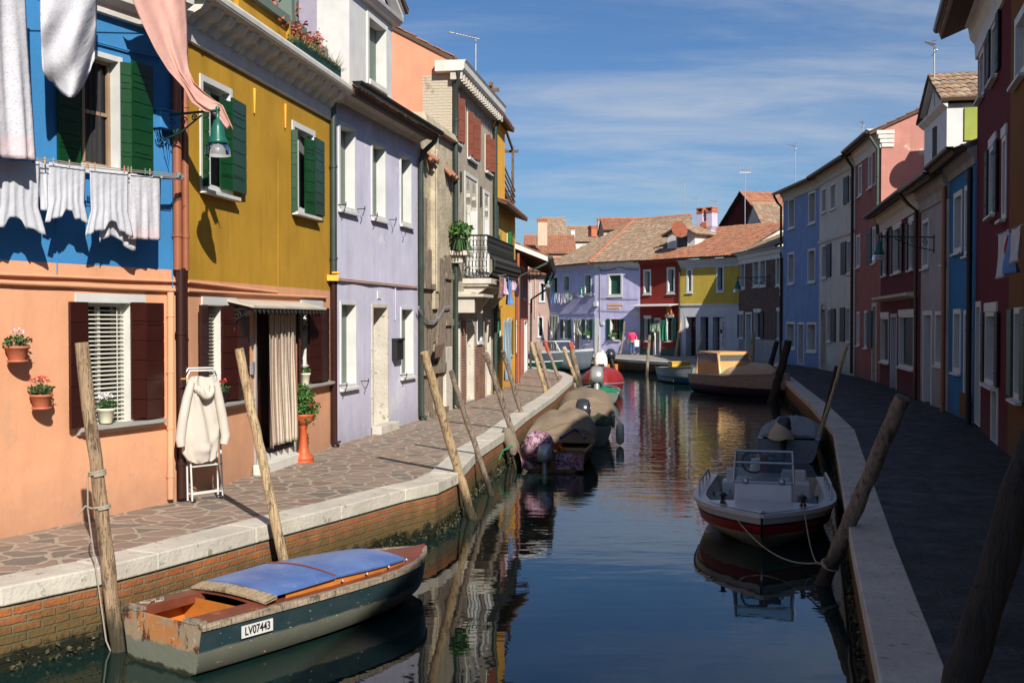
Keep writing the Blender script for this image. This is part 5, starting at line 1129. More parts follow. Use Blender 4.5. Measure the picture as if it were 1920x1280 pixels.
for xa in (a0 - .2, a1 + .25): plane_roof('dormer_roof', d17, [F.pt(xa, e + .2, zt + .12), F.pt(xa, -3.4, zt + .12), F.pt(am, -3.4, zp + .2), F.pt(am, e + .2, zp + .2)], None, 0, 'tileo', .2)
mb = MB(); mb.fbox(F, a1 + .003, a1 + .05, e - .92, e - .42, zt - .95, zt - .12); mb.build('shutter', simple('lime_shutter_paint', (.25, .30, .03, 1), .5), d17)
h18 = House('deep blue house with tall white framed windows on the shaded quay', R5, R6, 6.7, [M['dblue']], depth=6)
for px in ((1789, 359, 1805, 474), (1809.5, 346, 1822, 479), (1788, 579, 1802.5, 699)): h18.win(px, b=.12, bm='whitep', depth=.25, fill='sage', sill=.07)
h18.win((1807.5, 581, 1823, 783), b=.12, bm='whitep', depth=.3, fill='metal', nm='door', sill=0)
h18.finish(gable=1.2); std_cornice(h18, 6.7, 'grey', 1.); h18.roof(over=.5, mat='tile', e0=0, e1=0); h18.gutter(6.65, .55, .08, e0=0, e1=0); F = h18.F
h18.pipe([(F.L - .1, .12, 6.2), (F.L - .1, .12, PAV)], .06, 'black'); a0, a1, z0, z1 = h18.rect(1806, 738, 1823, 783); mb = MB(); mb.fbox(F, a0, a1, .03, .08, z0, z1); mb.build('flood_board', M['amber'], h18.root)
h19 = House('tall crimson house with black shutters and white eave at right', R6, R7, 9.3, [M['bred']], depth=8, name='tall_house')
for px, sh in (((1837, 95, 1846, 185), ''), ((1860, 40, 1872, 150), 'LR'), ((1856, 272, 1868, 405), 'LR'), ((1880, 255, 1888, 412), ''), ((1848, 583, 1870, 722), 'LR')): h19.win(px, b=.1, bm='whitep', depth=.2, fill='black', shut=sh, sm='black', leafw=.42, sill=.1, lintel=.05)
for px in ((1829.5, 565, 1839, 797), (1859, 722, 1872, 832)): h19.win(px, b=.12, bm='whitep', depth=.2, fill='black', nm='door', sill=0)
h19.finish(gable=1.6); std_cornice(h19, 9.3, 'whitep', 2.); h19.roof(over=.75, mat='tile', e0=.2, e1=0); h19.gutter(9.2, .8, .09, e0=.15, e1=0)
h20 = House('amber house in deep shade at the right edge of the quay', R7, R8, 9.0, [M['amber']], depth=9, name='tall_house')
F = h20.F; h20.win((1904, 20, 1925, 150), b=.14, bm='whitep', depth=.2, fill='metal', sill=.1)
for a in (.75, 3.4, 6.0):
    h20.win(('m', a, a + .95, 1.7, 3.15), b=.1, bm='whitep', depth=.2, fill='black', shut='LR', sm='dgreen', leafw=.5, sill=.1)
    if a > 1: h20.win(('m', a, a + .95, 4.6, 6.0), b=.1, bm='whitep', depth=.2, fill='black', shut='LR', sm='black', leafw=.5, sill=.1)
h20.finish(gable=1.5); h20.roof(over=.5, mat='tile')

h21 = House('unseen ochre house added to shade the near quay at the right of the canal', R8, R9, 8.3, [M['ochre']], depth=9, name='tall_house')  # out of view, put here to keep sun off the near right quay
h21.finish(gable=1.2); h21.roof(over=.3, mat='tile')
# ================================================================ POLES
WP = [wood('weathered_mooring_wood', (.24, .15, .08, 1), (.42, .30, .19, 1), zwet=True), wood('pale_mooring_wood', (.42, .28, .14, 1), (.56, .42, .26, 1), zwet=True), wood('grey_mooring_wood', (.20, .15, .11, 1), (.36, .28, .21, 1), zwet=True), wood('dark_mooring_wood', (.025, .017, .013, 1), (.05, .035, .026, 1), zwet=True)]
M['redp'] = simple('faded_red_paint', (.36, .06, .04, 1), .8, var=.3, vs=8)
M['rope'] = simple('rope_fibre', (.32, .28, .22, 1), .9, var=.15, vs=20)
M['rag'] = fabric('grey_rag', (.24, .20, .15, 1))
POLES = []
def pole(label, top, base, r, m=0, zb=0., Y=None, dy=0., red=False, group='wooden mooring poles along the canal', taper=.86, name='mooring_pole', bend=.02):
    b = D(base[0], base[1], Y) if Y else G(base[0], base[1], zb); t = D(top[0], top[1], b.y + dy); d = (t - b)
    lo = b - d * ((b.z + .5) / max(d.z, .1)); root = thing(name, (lo.x + .5 / max(d.z, .1) * d.x, lo.y, 0), label, 'mooring pole', group)
    rnd = random.Random(int(top[0] * 7 + base[1])); n = 22; P = []; Rr = []
    ox, oy = rnd.uniform(-1, 1), rnd.uniform(-1, 1)
    for k in range(n + 1):
        f = k / n; p = lo.lerp(t, f); w = math.sin(f * math.pi) * bend
        P.append(p + Vector((ox * w + rnd.uniform(-1, 1) * r * .12, oy * w + rnd.uniform(-1, 1) * r * .12, 0))); Rr.append(r * (1 - (1 - taper) * f) * rnd.uniform(.94, 1.06))
    mb = MB(); mb.tube(P, Rr, 14)
    for _ in range(5):   # knots
        k = rnd.randint(4, n - 2); a = rnd.uniform(0, 6.28); c = P[k] + Vector((math.cos(a), math.sin(a), 0)) * Rr[k] * .9; mb.lathe(c, [(.001, -.02), (r * .28, 0), (.001, .02)], 8)
    o = mb.build('shaft', WP[m], root)
    if red: mb = MB(); mb.tube([P[-4], P[-1] + Vector((0, 0, .01))], [Rr[-4] * 1.12, Rr[-1] * 1.12], 12); mb.build('painted_tip', M['redp'], root)
    root['_r'] = r; POLES.append((root, P, Rr)); return root, P, Rr
p1 = pole('thick mottled mooring pole wound with rope at the stern of the blue covered boat', (152, 642), (220, 1216), .066, 0, Y=9.95, bend=.01)
pole('pale smooth mooring pole leaning behind the blue covered boat', (447, 653), (541, 1088), .058, 1, Y=11.95, bend=.03)
pole('long pale mooring pole leaning in front of the lavender house and timber boards', (795, 661), (886, 972), .072, 1, dy=-1.0)
pole('thin reddish mooring pole just right of the long pale one', (845, 695), (921, 928), .05, 2, dy=-.8)
pole('mooring pole leaning beside the wrapped stump and the print-covered boat', (911, 662), (977, 868), .066, 2, dy=-.8)
pole('mooring pole between the wrapped stump and the short thin stake', (943, 658), (994, 827), .062, 2, dy=-.8)
pole('short thin stake against the kerb near the first brown canvas cover', (1002, 748), (1018, 800), .04, 1)
pole('left one of the tall pair of poles by the second canvas covered boat', (996, 641), (1034, 780), .07, 1)
pole('right one of the tall pair of poles by the second canvas covered boat', (1005, 641), (1042, 768), .07, 2)
pole('red tipped mooring pole leaning over the bend of the quay', (1021, 640), (1062, 748), .07, 2, red=True)
pole('plain mooring pole standing left of the double red tipped pole', (1056, 650), (1084, 722), .09, 1)
pole('stout red tipped mooring pole at the quay corner before the grey cruiser', (1069, 642), (1087, 716), .14, 2, red=True)
pole('short pale stump beside the red covered boat', (1077, 718), (1080, 740), .08, 1)
pole('slim pole leaning right behind the grey cruiser', (1066, 605), (1052, 672), .07, 2)
pole('very thin bent stick on the far quay before the violet house', (1122, 628), (1117, 686), .035, 2, bend=.12)
pole('tall bent pole in front of the violet house right window', (1171, 602), (1155, 687), .07, 2, bend=.2)
pole('upright pole before the dark red house door', (1218, 628), (1213, 702), .09, 2)
pole('tall slanting pole between the red and yellow houses', (1277, 600), (1264, 690), .10, 1)
sp_ = pole('pole wrapped in grey cloth by the yellow crate boat', (1318, 625), (1302, 694), .07, 1)
pole('short leaning pole behind the orange cabin boat', (1331, 648), (1326, 690), .07, 1)
pole('bright curved pole in front of the brick house', (1412, 624), (1403, 706), .12, 1, bend=.1)
pole('dark mooring pole leaning left of its heavy neighbour at the shaded bend', (1457, 640), (1432, 727), .12, 3)
pole('heavy dark mooring pole at the shaded bend beside the cabin boat', (1479, 638), (1447, 752), .16, 3)
pole('slim amber coloured pole leaning over the shaded kerb', (1587, 650), (1521, 862), .045, 1)
pole('second slim pole crossing the amber one on the shaded kerb', (1568, 686), (1527, 850), .04, 3)
pr = pole('thick weathered pole beside the white motor boat on the shaded quay', (1692, 745), (1541, 1094), .09, 2, dy=-1.1, bend=.03)
pole('nearest heavy black pole slanting across the shaded pavement', (1945, 812), (1648, 1860), .085, 3, Y=4.9)
# wrapped stump
ws = pole('short stump wrapped in a grey rag beside the print-covered boat', (951, 808), (968, 880), .045, 2)
mb = MB(); t_, P_, R_ = ws; rnd = random.Random(4); rows = []
for k in range(10):
    f = k / 9; c = P_[-1].lerp(P_[-9], f) + Vector((0, 0, .06 * (1 - f))); rows.append([c + Vector((math.cos(a * .628), math.sin(a * .628), 0)) * (.07 + .07 * math.sin(f * 3.0) + rnd.uniform(-.012, .025)) for a in range(10)])
mb.grid(rows, True); mb.face(rows[0]); mb.build('rag', M['rag'], t_)
t_, P_, R_ = sp_; mb = MB(); rows = []
for k in range(10):
    f = k / 9; c = P_[3].lerp(P_[12], f); rows.append([c + Vector((math.cos(a * .628), math.sin(a * .628), 0)) * (.30 - .2 * f + rnd.uniform(-.03, .05)) for a in range(10)])
mb.grid(rows, True); mb.build('rag', M['rag'], t_)
def coil(name, root, c, r, turns, w, mat='rope', axis=(0, 0, 1), h=.02):
    q = Vector(axis).normalized().to_track_quat('Z', 'Y').to_matrix(); P = []
    for k in range(int(turns * 14) + 1): a = k * 2 * math.pi / 14; P.append(Vector(c) + q @ Vector((r * math.cos(a), r * math.sin(a), h * k / 14)))
    mb = MB(); mb.tube(P, w, 6); return mb.build(name, M[mat], root)
t_, P_, R_ = p1; ax = (P_[-1] - P_[0])
for k, tn in ((14, 2.5), (12, 1.5)): coil('rope_wrap', t_, P_[k], R_[k] + .012, tn, .011, axis=ax, h=.018)
mb = MB(); a = P_[14] + Vector((-.08, -.02, 0)); mb.tube([a, a + Vector((.0, 0, -.3)), P_[8] + Vector((-.11, 0, 0)), P_[4] + Vector((-.10, -.0, 0)), P_[2] + Vector((-.04, 0, .1))], .008, 5); mb.tube([P_[12] + Vector((-.07, -.02, 0)), P_[12] + Vector((-.13, -.04, .03)), P_[12] + Vector((-.2, -.04, -.06))], .008, 5); mb.build('rope_end', M['rope'], t_)
t_, P_, R_ = pr; coil('rope_wrap', t_, P_[6], R_[6] + .012, 1.6, .012, axis=P_[-1] - P_[0])
# ================================================================ BOATS
def camo():
    t = NT('pink_violet_leaf_print'); o = t.co(); nv = t.n('ShaderNodeTexNoise', Vector=o, Scale=6., Detail=2.); sv = t.n('ShaderNodeVectorMath', operation='SCALE'); t.set(sv.inputs[0], nv.outputs['Color']); sv.inputs['Scale'].default_value = .25
    ad = t.n('ShaderNodeVectorMath', operation='ADD'); t.set(ad.inputs[0], o); t.set(ad.inputs[1], sv.outputs[0]); v = t.n('ShaderNodeTexVoronoi', feature='DISTANCE_TO_EDGE', Vector=ad.outputs[0], Scale=15.); v2 = t.n('ShaderNodeTexVoronoi', Vector=ad.outputs[0], Scale=11.)
    s_ = t.n('ShaderNodeSeparateColor', Color=v2.outputs['Color']); col = t.mix(t.mr(s_.outputs[0], .3, .7), (.05, .025, .05, 1), (.20, .08, .12, 1)); col = t.mix(t.mr(v.outputs['Distance'], .03, .09, 1, 0), col, (.55, .30, .36, 1)); col = t.mix(t.mr(s_.outputs[1], .7, .75), col, (.42, .28, .36, 1))
    t.P(Base_Color=col, Roughness=.8, Normal=t.bump(t.noise(o, 9, 4), .01)); return t.m
def peel(name, c1, c2, c3, z1, z2):
    t = NT(name); o = t.co(); sp = t.n('ShaderNodeSeparateXYZ', Vector=o); n = t.noise(o, 4.5, 7, .65)
    col = t.mix(t.mr(n, .47, .52), c1, c2); col = t.mix(t.mr(t.noise(t.co(scale=(1, 1, .5)), 7, 7, .75), .54, .60), col, (.07, .025, .015, 1)); col = t.mix(t.mr(t.noise(o, 15, 5, .7), .60, .64), col, (.40, .36, .29, 1))
    zz = t.math('ADD', sp.outputs[2], t.mr(n, .2, .8, -.05, .05)); col = t.mix(t.mr(zz, z1, z1 + .015, 1, 0), col, c3); col = t.mix(t.mr(zz, .03, .05, 1, 0), col, (.02, .022, .008, 1))
    t.P(Base_Color=col, Roughness=.75, Normal=t.bump(n, .01)); return t.m
def hullm(name, top, low, zsplit, scr=.66, rough=.45):
    t = NT(name); o = t.co(); sp = t.n('ShaderNodeSeparateXYZ', Vector=o); n = t.noise(o, 6, 6, .7)
    zz = t.math('ADD', sp.outputs[2], t.mr(t.noise(t.co(scale=(1, 1, .3)), 3, 5), .2, .8, -.02, .02))
    col = t.mix(t.mr(zz, zsplit, zsplit + .02, 1, 0), top, low); col = t.mix(t.mr(t.noise(t.co(scale=(1, 1, 3)), 14, 4, .7), scr, scr + .02), col, (.45, .43, .36, 1)); col = t.mix(t.mr(n, .3, .7, 0, .35), col, sc(low, .5))
    col = t.mix(t.mr(zz, .02, .045, 1, 0), col, (.02, .024, .008, 1)); t.P(Base_Color=col, Roughness=rough, Normal=t.bump(n, .003)); return t.m
M['tealhull'] = hullm('scuffed_dark_teal_hull', (.012, .036, .048, 1), (.14, .145, .115, 1), .20, .66)
M['transom'] = peel('peeling_transom', (.42, .18, .06, 1), (.30, .23, .15, 1), (.15, .16, .12, 1), .20, 0)
M['gunw'] = wood('weathered_gunwale', (.22, .17, .12, 1), (.45, .36, .26, 1), axis=(1, 6, 6))
M['mdeck'] = simple('worn_oxblood_deck', (.17, .045, .025, 1), .45, var=.25, vs=5, alt=(.30, .14, .07, 1), alt_t=.63, alt_s=5)
M['varn'] = simple('varnished_orange_wood', (.50, .17, .03, 1), .35, var=.2, vs=4)
def bluecover():
    t = NT('blue_painted_cover'); o = t.co(); n = t.noise(o, 2.2, 5); col = t.mix(t.mr(n, .3, .7), (.045, .12, .36, 1), (.12, .22, .48, 1)); col = t.mix(t.mr(t.noise(o, 3.1, 4), .55, .75, 0, .5), col, (.26, .22, .42, 1))
    col = t.mix(t.mr(t.noise(o, 16, 6, .75), .62, .70, 0, .6), col, (.40, .42, .50, 1)); t.P(Base_Color=col, Roughness=.32, Normal=t.bump(t.noise(o, 10, 4), .003)); return t.m
M['bluec'] = bluecover(); M['ply'] = wood('bare_plywood', (.36, .27, .16, 1), (.46, .36, .23, 1), axis=(1, 6, 6))
M['canvas'] = fabric('brown_canvas', (.235, .18, .13, 1), trans=False); M['canvg'] = fabric('grey_canvas', (.26, .27, .28, 1), trans=False); M['canvs'] = fabric('sand_canvas', (.48, .38, .25, 1), trans=False)
M['redtarp'] = simple('red_vinyl_cover', (.30, .025, .03, 1), .4, var=.15, vs=3); M['gtarp'] = fabric('green_tarpaulin', (.02, .16, .09, 1), trans=False); M['dktarp'] = fabric('mottled_green_tarp', (.04, .06, .035, 1), dots=(.12, .14, .09, 1), ds=9, trans=False)
M['ghull'] = hullm('grey_green_hull', (.14, .16, .13, 1), (.10, .12, .10, 1), .1, .74); M['whull'] = simple('white_gelcoat', (.55, .55, .55, 1), .3, var=.05); M['rhull'] = simple('red_gelcoat', (.30, .015, .02, 1), .3)
M['chull'] = simple('cream_gelcoat', (.42, .36, .26, 1), .3, var=.08); M['bwhull'] = hullm('pale_grey_blue_hull', (.42, .47, .44, 1), (.04, .14, .25, 1), .34, .75); M['bwood'] = wood('brown_boat_wood', (.14, .07, .035, 1), (.28, .16, .09, 1), axis=(1, 5, 5))
M['omblk'] = simple('black_outboard_cowl', (.03, .033, .045, 1), .25, var=.1); M['omgry'] = simple('silver_outboard_cowl', (.35, .36, .37, 1), .3, metal=.4); M['omwht'] = simple('white_outboard_cover', (.70, .68, .62, 1), .5)
M['dhull'] = hullm('cream_and_violet_hull', (.42, .39, .33, 1), (.05, .03, .07, 1), .36, .75); M['slate'] = simple('slate_grey_gelcoat', (.16, .19, .22, 1), .35, var=.12, vs=4)
class Boat:
    def __init__(s, label, stern, bow, B, H, zs=0., name='moored_boat', sternw=.82, p=2.2, rise=.35, rake=.25, group='small boats moored along the canal', flip=False, cat='boat', flat=.78):
        a = G(*stern, 0) if len(stern) == 2 else Vector(stern); b = G(*bow, 0) if len(bow) == 2 else Vector(bow); a.z = b.z = 0
        s.L = (b - a).length; s.B = B; s.H = H; s.sw = sternw; s.p = p; s.rise = rise; s.rake = rake; s.flat = flat
        s.root = thing(name, (0, 0, 0), label, cat, group); s.root.location = a; s.root.rotation_euler = (0, 0, math.atan2(b.y - a.y, b.x - a.x))
    def wb(s, t): return s.B / 2 * (s.sw + (1 - s.sw) * min(1, t / .45) ** .8 if t < .45 else (1 - ((t - .45) / .55) ** s.p)) if t < .999 else .015
    def sh(s, t): return s.H * (1 + s.rise * t * t)
    def X(s, t, z): return s.L * t + s.rake * max(0, z / s.H) * t ** 3 - .0
    def pt(s, t, y, z): return Vector((s.X(t, s.sh(t)), y, z))
    def hull(s, mats, transom=None, inner='bwood', gun='gunw', g=.05, deck=None, td=.7, dm=None, floor=.1, railr=.018, rows=None, t0=0.):
        n = 22; sec = []
        for i in range(n + 1):
            t = i / n; w = s.wb(t); zk = -.14 + max(0, (t - .78) / .22) ** 2 * (.14 + s.H * .3); h = s.sh(t)
            half = [(0, zk), (w * s.flat, min(.03 + .15 * t ** 3 + max(0, zk), h * .5)), (w * .92, h * .46), (w * .955, h * .70), (w * .965, h * .76), (w, h)]
            full = [(-y, z) for y, z in half[::-1]] + half[1:]
            sec.append([Vector((s.X(t, z), y, z)) for y, z in full])
        mb = MB(); N = len(sec[0]); order = [4, 3, 2, 1, 0, 0, 1, 2, 3, 4]
        rm = rows or [0] * 5
        mb.grid(sec, mi=lambda i, j: rm[order[j]], sm=True); hm = mb.build('hull', [M[m] for m in mats], s.root)
        tr = MB(); tr.face(sec[0]); th = .03; tr.face([p + Vector((th, 0, 0)) for p in sec[0]][::-1]); a, b = sec[0][0], sec[0][-1]; tr.face([a, b, b + Vector((th, 0, 0)), a + Vector((th, 0, 0))]); tr.build('transom', M[transom or mats[0]], s.root)
        # gunwale
        for sg in (-1, 1):
            mb = MB(); ro = []
            for i in range(n + 1):
                t = i / n; w = s.wb(t); h = s.sh(t); y1, y0 = sg * (w + .012), sg * max(0, w - g); x = s.X(t, h)
                ro.append([Vector((x, y1, h - .035)), Vector((x, y1, h + .018)), Vector((x, y0, h + .018)), Vector((x, y0, h - .02))])
            mb.grid(ro, True, sm=False); mb.face(ro[0]); mb.face(ro[-1]); mb.build('gunwale', M[gun], s.root)
        # inside
        k = max(3, int(n * td)); ro = []
        for i in range(k + 1):
            t = i / n + (.012 if i == 0 else 0); w = s.wb(t) - g * .8; h = s.sh(t); ro.append([Vector((s.X(t, h), y, z)) for y, z in ((-w, h), (-w * .9, floor), (w * .9, floor), (w, h))])
        mb = MB(); mb.grid(ro, sm=False); mb.face(ro[-1]); mb.build('interior', M[inner], s.root)
        if deck: s.deck(deck, td, 1., g * .5)
        return hm
    def deck(s, m, t0, t1, ins=.03, cam=.04, name='foredeck', dz=.0):
        mb = MB(); ro = []; n = 14
        for i in range(n + 1):
            t = t0 + (t1 - t0) * i / n; w = max(.005, s.wb(t) - ins); h = s.sh(t) + dz; ro.append([Vector((s.X(t, h), w * q / 4, h + cam * (1 - (q / 4) ** 2) + .006)) for q in range(-4, 5)])
        mb.grid(ro); return mb.build(name, M[m], s.root)
    def cover(s, m, t0, t1, rise, name='canvas_cover', prof=None, folds=8, amp=.02, over=.02, seed=1, flaps=0., lo=0.):
        rnd = random.Random(seed); ph = [rnd.uniform(0, 6) for _ in range(6)]; mb = MB(); ro = []; uv = []; n, k = 26, 24
        for i in range(n + 1):
            f = i / n; t = t0 + (t1 - t0) * f; w = s.wb(t) + over; h = s.sh(t); r = rise * (prof(f) if prof else math.sin(math.pi * (.12 + .8 * f)) ** .7); row = []; ur = []
            for j in range(k + 1):
                a = math.pi * j / k; y = -w * math.cos(a); z = h + r * math.sin(a) ** .85 - flaps * (1 if j in (0, k) else 0) + lo
                q = amp * (math.sin(a * folds + ph[0] + 2 * f) + .6 * math.sin(a * folds * 1.9 + ph[1] - 5 * f) + .5 * math.sin(f * 17 + ph[2] + a * 2)) * math.sin(a) ; row.append(Vector((s.X(t, h) + q * .4, y, z + q))); ur.append((f * 3, j * .12))
            ro.append(row); uv.append(ur)
        mb.grid(ro, uvs=uv); mb.face(ro[0][::-1]); mb.face(ro[-1]); return mb.build(name, M[m], s.root)
    def motor(s, m='omblk', y=0., sc_=1., tilt=0., cover=None, x=-.12, dz=0.):
        Rm = Matrix.Rotation(tilt, 3, 'Y'); o = Vector((x, y, s.H * .9 + dz)); T = lambda v: o + Rm @ (Vector(v) * sc_)
        mb = MB(); rg = []
        for zz, lx, ly, cx in ((-.02, .10, .09, 0), (0, .19, .14, -.02), (.10, .22, .16, -.03), (.24, .22, .155, -.03), (.34, .18, .13, -.01), (.38, .10, .07, .0), (.385, .01, .01, 0)):
            rg.append([T((cx + lx * math.copysign(abs(math.cos(a)) ** .6, math.cos(a)), ly * math.copysign(abs(math.sin(a)) ** .6, math.sin(a)), zz)) for a in [k * math.pi / 10 for k in range(20)]])
        mb.grid(rg, True); om = mb.build('outboard_motor', M[m], s.root)
        mb = MB(); mb.tube([T((0, 0, 0)), T((0, 0, -.45)), T((.0, 0, -.62))], [.07 * sc_, .055 * sc_, .05 * sc_], 10); mb.lathe(T((0, 0, -.62)), [(.005, -.16), (.045, -.08), (.05, .04), (.01, .16)], 10, M=Rm @ Matrix.Rotation(R(90), 3, 'Y')); mb.build('drive_leg', M['iron' if m == 'omblk' else 'omgry'], om)
        mb = MB(); q = [T((.06, -.07, -.1)), T((.18, -.07, -.1)), T((.18, .07, -.1)), T((.06, .07, -.1)), T((.04, -.07, .02)), T((.16, -.07, .02)), T((.16, .07, .02)), T((.04, .07, .02))]; mb.hexa(*q); mb.build('clamp', M['iron'], om)
        if m == 'omblk': mb = MB(); mb.hexa(*[T(v) for v in ((-.1, -.166, .14), (.1, -.166, .14), (.1, .166, .14), (-.1, .166, .14), (-.1, -.162, .2), (.1, -.162, .2), (.1, .162, .2), (-.1, .162, .2))]); mb.build('stripe', M['omgry'], om)
        return om
    def build(s, mb, name, m, par=None, **k): return mb.build(name, M[m] if isinstance(m, str) else m, par or s.root, **k)
def heap(boat, name, c, r, h, n, mats, seed=1, w=.012, L=.28, base='omblk'):
    rnd = random.Random(seed); c = Vector(c); mb = MB(); rows = []
    for i in range(7):
        f = i / 6; rows.append([c + Vector((math.cos(k * .449) * r[0] * math.cos(f * 1.57), math.sin(k * .449) * r[1] * math.cos(f * 1.57), h * math.sin(f * 1.57) * .92)) for k in range(14)])
    mb.grid(rows, True, 0)
    for _ in range(n):
        a = rnd.uniform(0, 6.28); q = math.sqrt(rnd.random()); e = math.acos(min(1, q)); p = c + Vector((math.cos(a) * r[0] * q, math.sin(a) * r[1] * q, h * math.sin(e) + .01)); d = Vector((rnd.gauss(0, 1), rnd.gauss(0, 1), rnd.gauss(0, .35))).normalized() * L * rnd.uniform(.5, 1)
        m_ = p + d * .5 + Vector((rnd.uniform(-.04, .04), rnd.uniform(-.04, .04), .04)); mb.tube([p, m_, p + d - Vector((0, 0, .03))], w * rnd.uniform(.6, 1.2), 4, rnd.choice([1, 1, 2, 3]), caps=False)
    return mb.build(name, [M[x] for x in mats], boat.root)
M['camo'] = camo(); M['np'] = simple('pink_net', (.45, .22, .26, 1), .9, var=.3, vs=20); M['np2'] = simple('violet_net', (.22, .12, .20, 1), .9, var=.3); M['np3'] = simple('pale_net', (.55, .42, .40, 1), .9)
# --- B1 : blue covered runabout
a = G(208, 1238, 0); b = G(400, 1266, 0); bw = D(795, 1030, 12.25); st = (a + b) / 2
B = Boat('old wooden boat with raised blue cover panels and peeling transom at lower left', tuple(st), (bw.x - .03, bw.y - .02, 0), 1.18, .43, sternw=.90, p=3.6, rise=.06, rake=.06, cat='wooden boat', name='wooden_boat', flat=.86)
B.hull(['tealhull'], transom='transom', inner='varn', gun='gunw', g=.055, td=.21, floor=.12)
B.deck('mdeck', .20, 1., .05, .035)
for sg in (-1, 1):
    mb = MB(); ro = []
    for i in range(9):
        t = i / 8 * .215; h = B.sh(t) + .021; w = B.wb(t); ro.append([Vector((B.X(t, h), sg * (w - .03), h)), Vector((B.X(t, h), sg * (w - .235), h + .012)), Vector((B.X(t, h), sg * (w - .235), h - .07))])
    mb.grid(ro, sm=False); B.build(mb, 'side_deck', 'mdeck')
mb = MB(); t = .2; mb.box((B.L * .21, 0, B.H * .48), (.02, .98, B.H * .72)); B.build(mb, 'bulkhead', 'varn')
mb = MB(); mb.lathe((B.L * .21 - .012, .22, B.H * .62), [(.02, -.004), (.035, 0), (.02, .004)], 14, M=Matrix.Rotation(R(90), 3, 'Y')); B.build(mb, 'drain_ring', 'metal')
for y in (-.40, .40): mb = MB(); mb.box((.035, y, B.H + .022), (.07, .22, .03)); B.build(mb, 'transom_cap', 'gunw')
def panel(t0, t1, wf, z0, z1, cam, m, name, th=.018):
    mb = MB(); top = []; n = 12
    for i in range(n + 1):
        f = i / n; t = t0 + (t1 - t0) * f; w = min(B.wb(t) * wf, B.wb(.5) * wf); zc = B.sh(t) + z0 + (z1 - z0) * f; top.append([Vector((B.L * t, w * q / 5, zc + cam * (1 - (q / 5) ** 2))) for q in range(-5, 6)])
    mb.grid(top); mb.grid([[p - Vector((0, 0, th)) for p in r_] for r_ in top])
    for r_ in (top[0], top[-1]): mb.face(r_ + [p - Vector((0, 0, th)) for p in r_[::-1]])
    e1_ = [r_[0] for r_ in top]; e2_ = [r_[-1] for r_ in top]
    for e in (e1_, e2_): mb.face(e + [p - Vector((0, 0, th)) for p in e[::-1]])
    return B.build(mb, name, m)
panel(.25, .47, .82, .09, .11, .04, 'bluec', 'cover_panel'); panel(.473, .79, .80, .11, .07, .04, 'bluec', 'cover_panel')
mb = MB(); ro = []
for i in range(3):
    x = B.L * .25 - .14 + i * .07; ro.append([Vector((x, y / 5 * .42, B.sh(.3) + .088 + .02 * (1 - (y / 5) ** 2) - .012 * (2 - i))) for y in range(-6, 7)])
mb.grid(ro); mb.grid([[p - Vector((0, 0, .02)) for p in r_] for r_ in ro]); mb.face(ro[0] + [p - Vector((0, 0, .02)) for p in ro[0][::-1]]); mb.face(ro[-1] + [p - Vector((0, 0, .02)) for p in ro[-1][::-1]]); B.build(mb, 'plywood_edge', 'ply')
mb = MB()
for sg in (-1, 1):
    ro = []
    for i in range(13):
        t = .30 + .50 * i / 12; w = min(B.wb(t) * .74, B.wb(.5) * .74); h = B.sh(t); ro.append([Vector((B.L * t, sg * w, h)), Vector((B.L * t, sg * w, h + .10 - .05 * i / 12))])
    mb.grid(ro, sm=False)
B.build(mb, 'coaming', 'varn')
mb = MB(); mb.box((B.L * .52, 0, B.H + .02), (B.L * .40, .7, .05)); B.build(mb, 'hatch_shadow_frame', 'bwood')
mb = MB(); P = [Vector((B.L * .472, y * .47, B.sh(.5) + .156 - .04 * y * y)) for y in [q / 6 for q in range(-6, 7)]]; mb.tube(P, .008, 5); B.build(mb, 'panel_seam', 'rust')
for k in range(2): 
    mb = MB(); P = [Vector((.12 + .05 * math.sin(q * 2.1) + q * .03, .40 + .05 * math.cos(q * 1.7), B.H + .035)) for q in range(9)]; mb.tube(P, .009, 5); B.build(mb, 'rope', 'rope') if k == 0 else None
# registration plate with lettering on the starboard side
def text(body, size, m, par, loc, rot, ext=.002, name='lettering', sx=1.):
    cu = bpy.data.curves.new('txt', 'FONT'); cu.body = body; cu.size = size; cu.extrude = ext; cu.align_x = 'CENTER'; cu.align_y = 'CENTER'; cu.offset = .0015
    o = bpy.data.objects.new('txt', cu); COL.objects.link(o); dg = bpy.context.evaluated_depsgraph_get(); me = bpy.data.meshes.new_from_object(o.evaluated_get(dg)); bpy.data.objects.remove(o)
    me.materials.clear(); me.materials.append(M[m]); q = bpy.data.objects.new(name, me); COL.objects.link(q); q.parent = par; q.location = loc; q.rotation_euler = rot; q.scale = (sx, 1, 1); return q
t_p = .17; w = B.wb(t_p); h = B.sh(t_p); xx = B.L * t_p; sl_ = math.atan2(B.wb(t_p + .05) - B.wb(t_p - .05), B.L * .1)
pc = Vector((xx, -(w * .962 + .013), h * .69)); mb = MB(); mb.box(pc, (.34, .006, .105), -sl_, M=None); mp_ = B.build(mb, 'registration_plate', 'whitep')
text('LV07443', .10, 'iron', mp_, (pc.x, pc.y - .006, pc.z), (R(90), 0, -sl_), sx=.78)
mb = MB(); 
for q in range(4): mb.lathe((B.L * (.5 + q * .1), -B.wb(.5 + q * .1) * .8, B.sh(.5 + .1 * q) + .05), [(.012, -.01), (.016, .0), (.004, .012)], 8)
B.build(mb, 'fastener', 'metal')
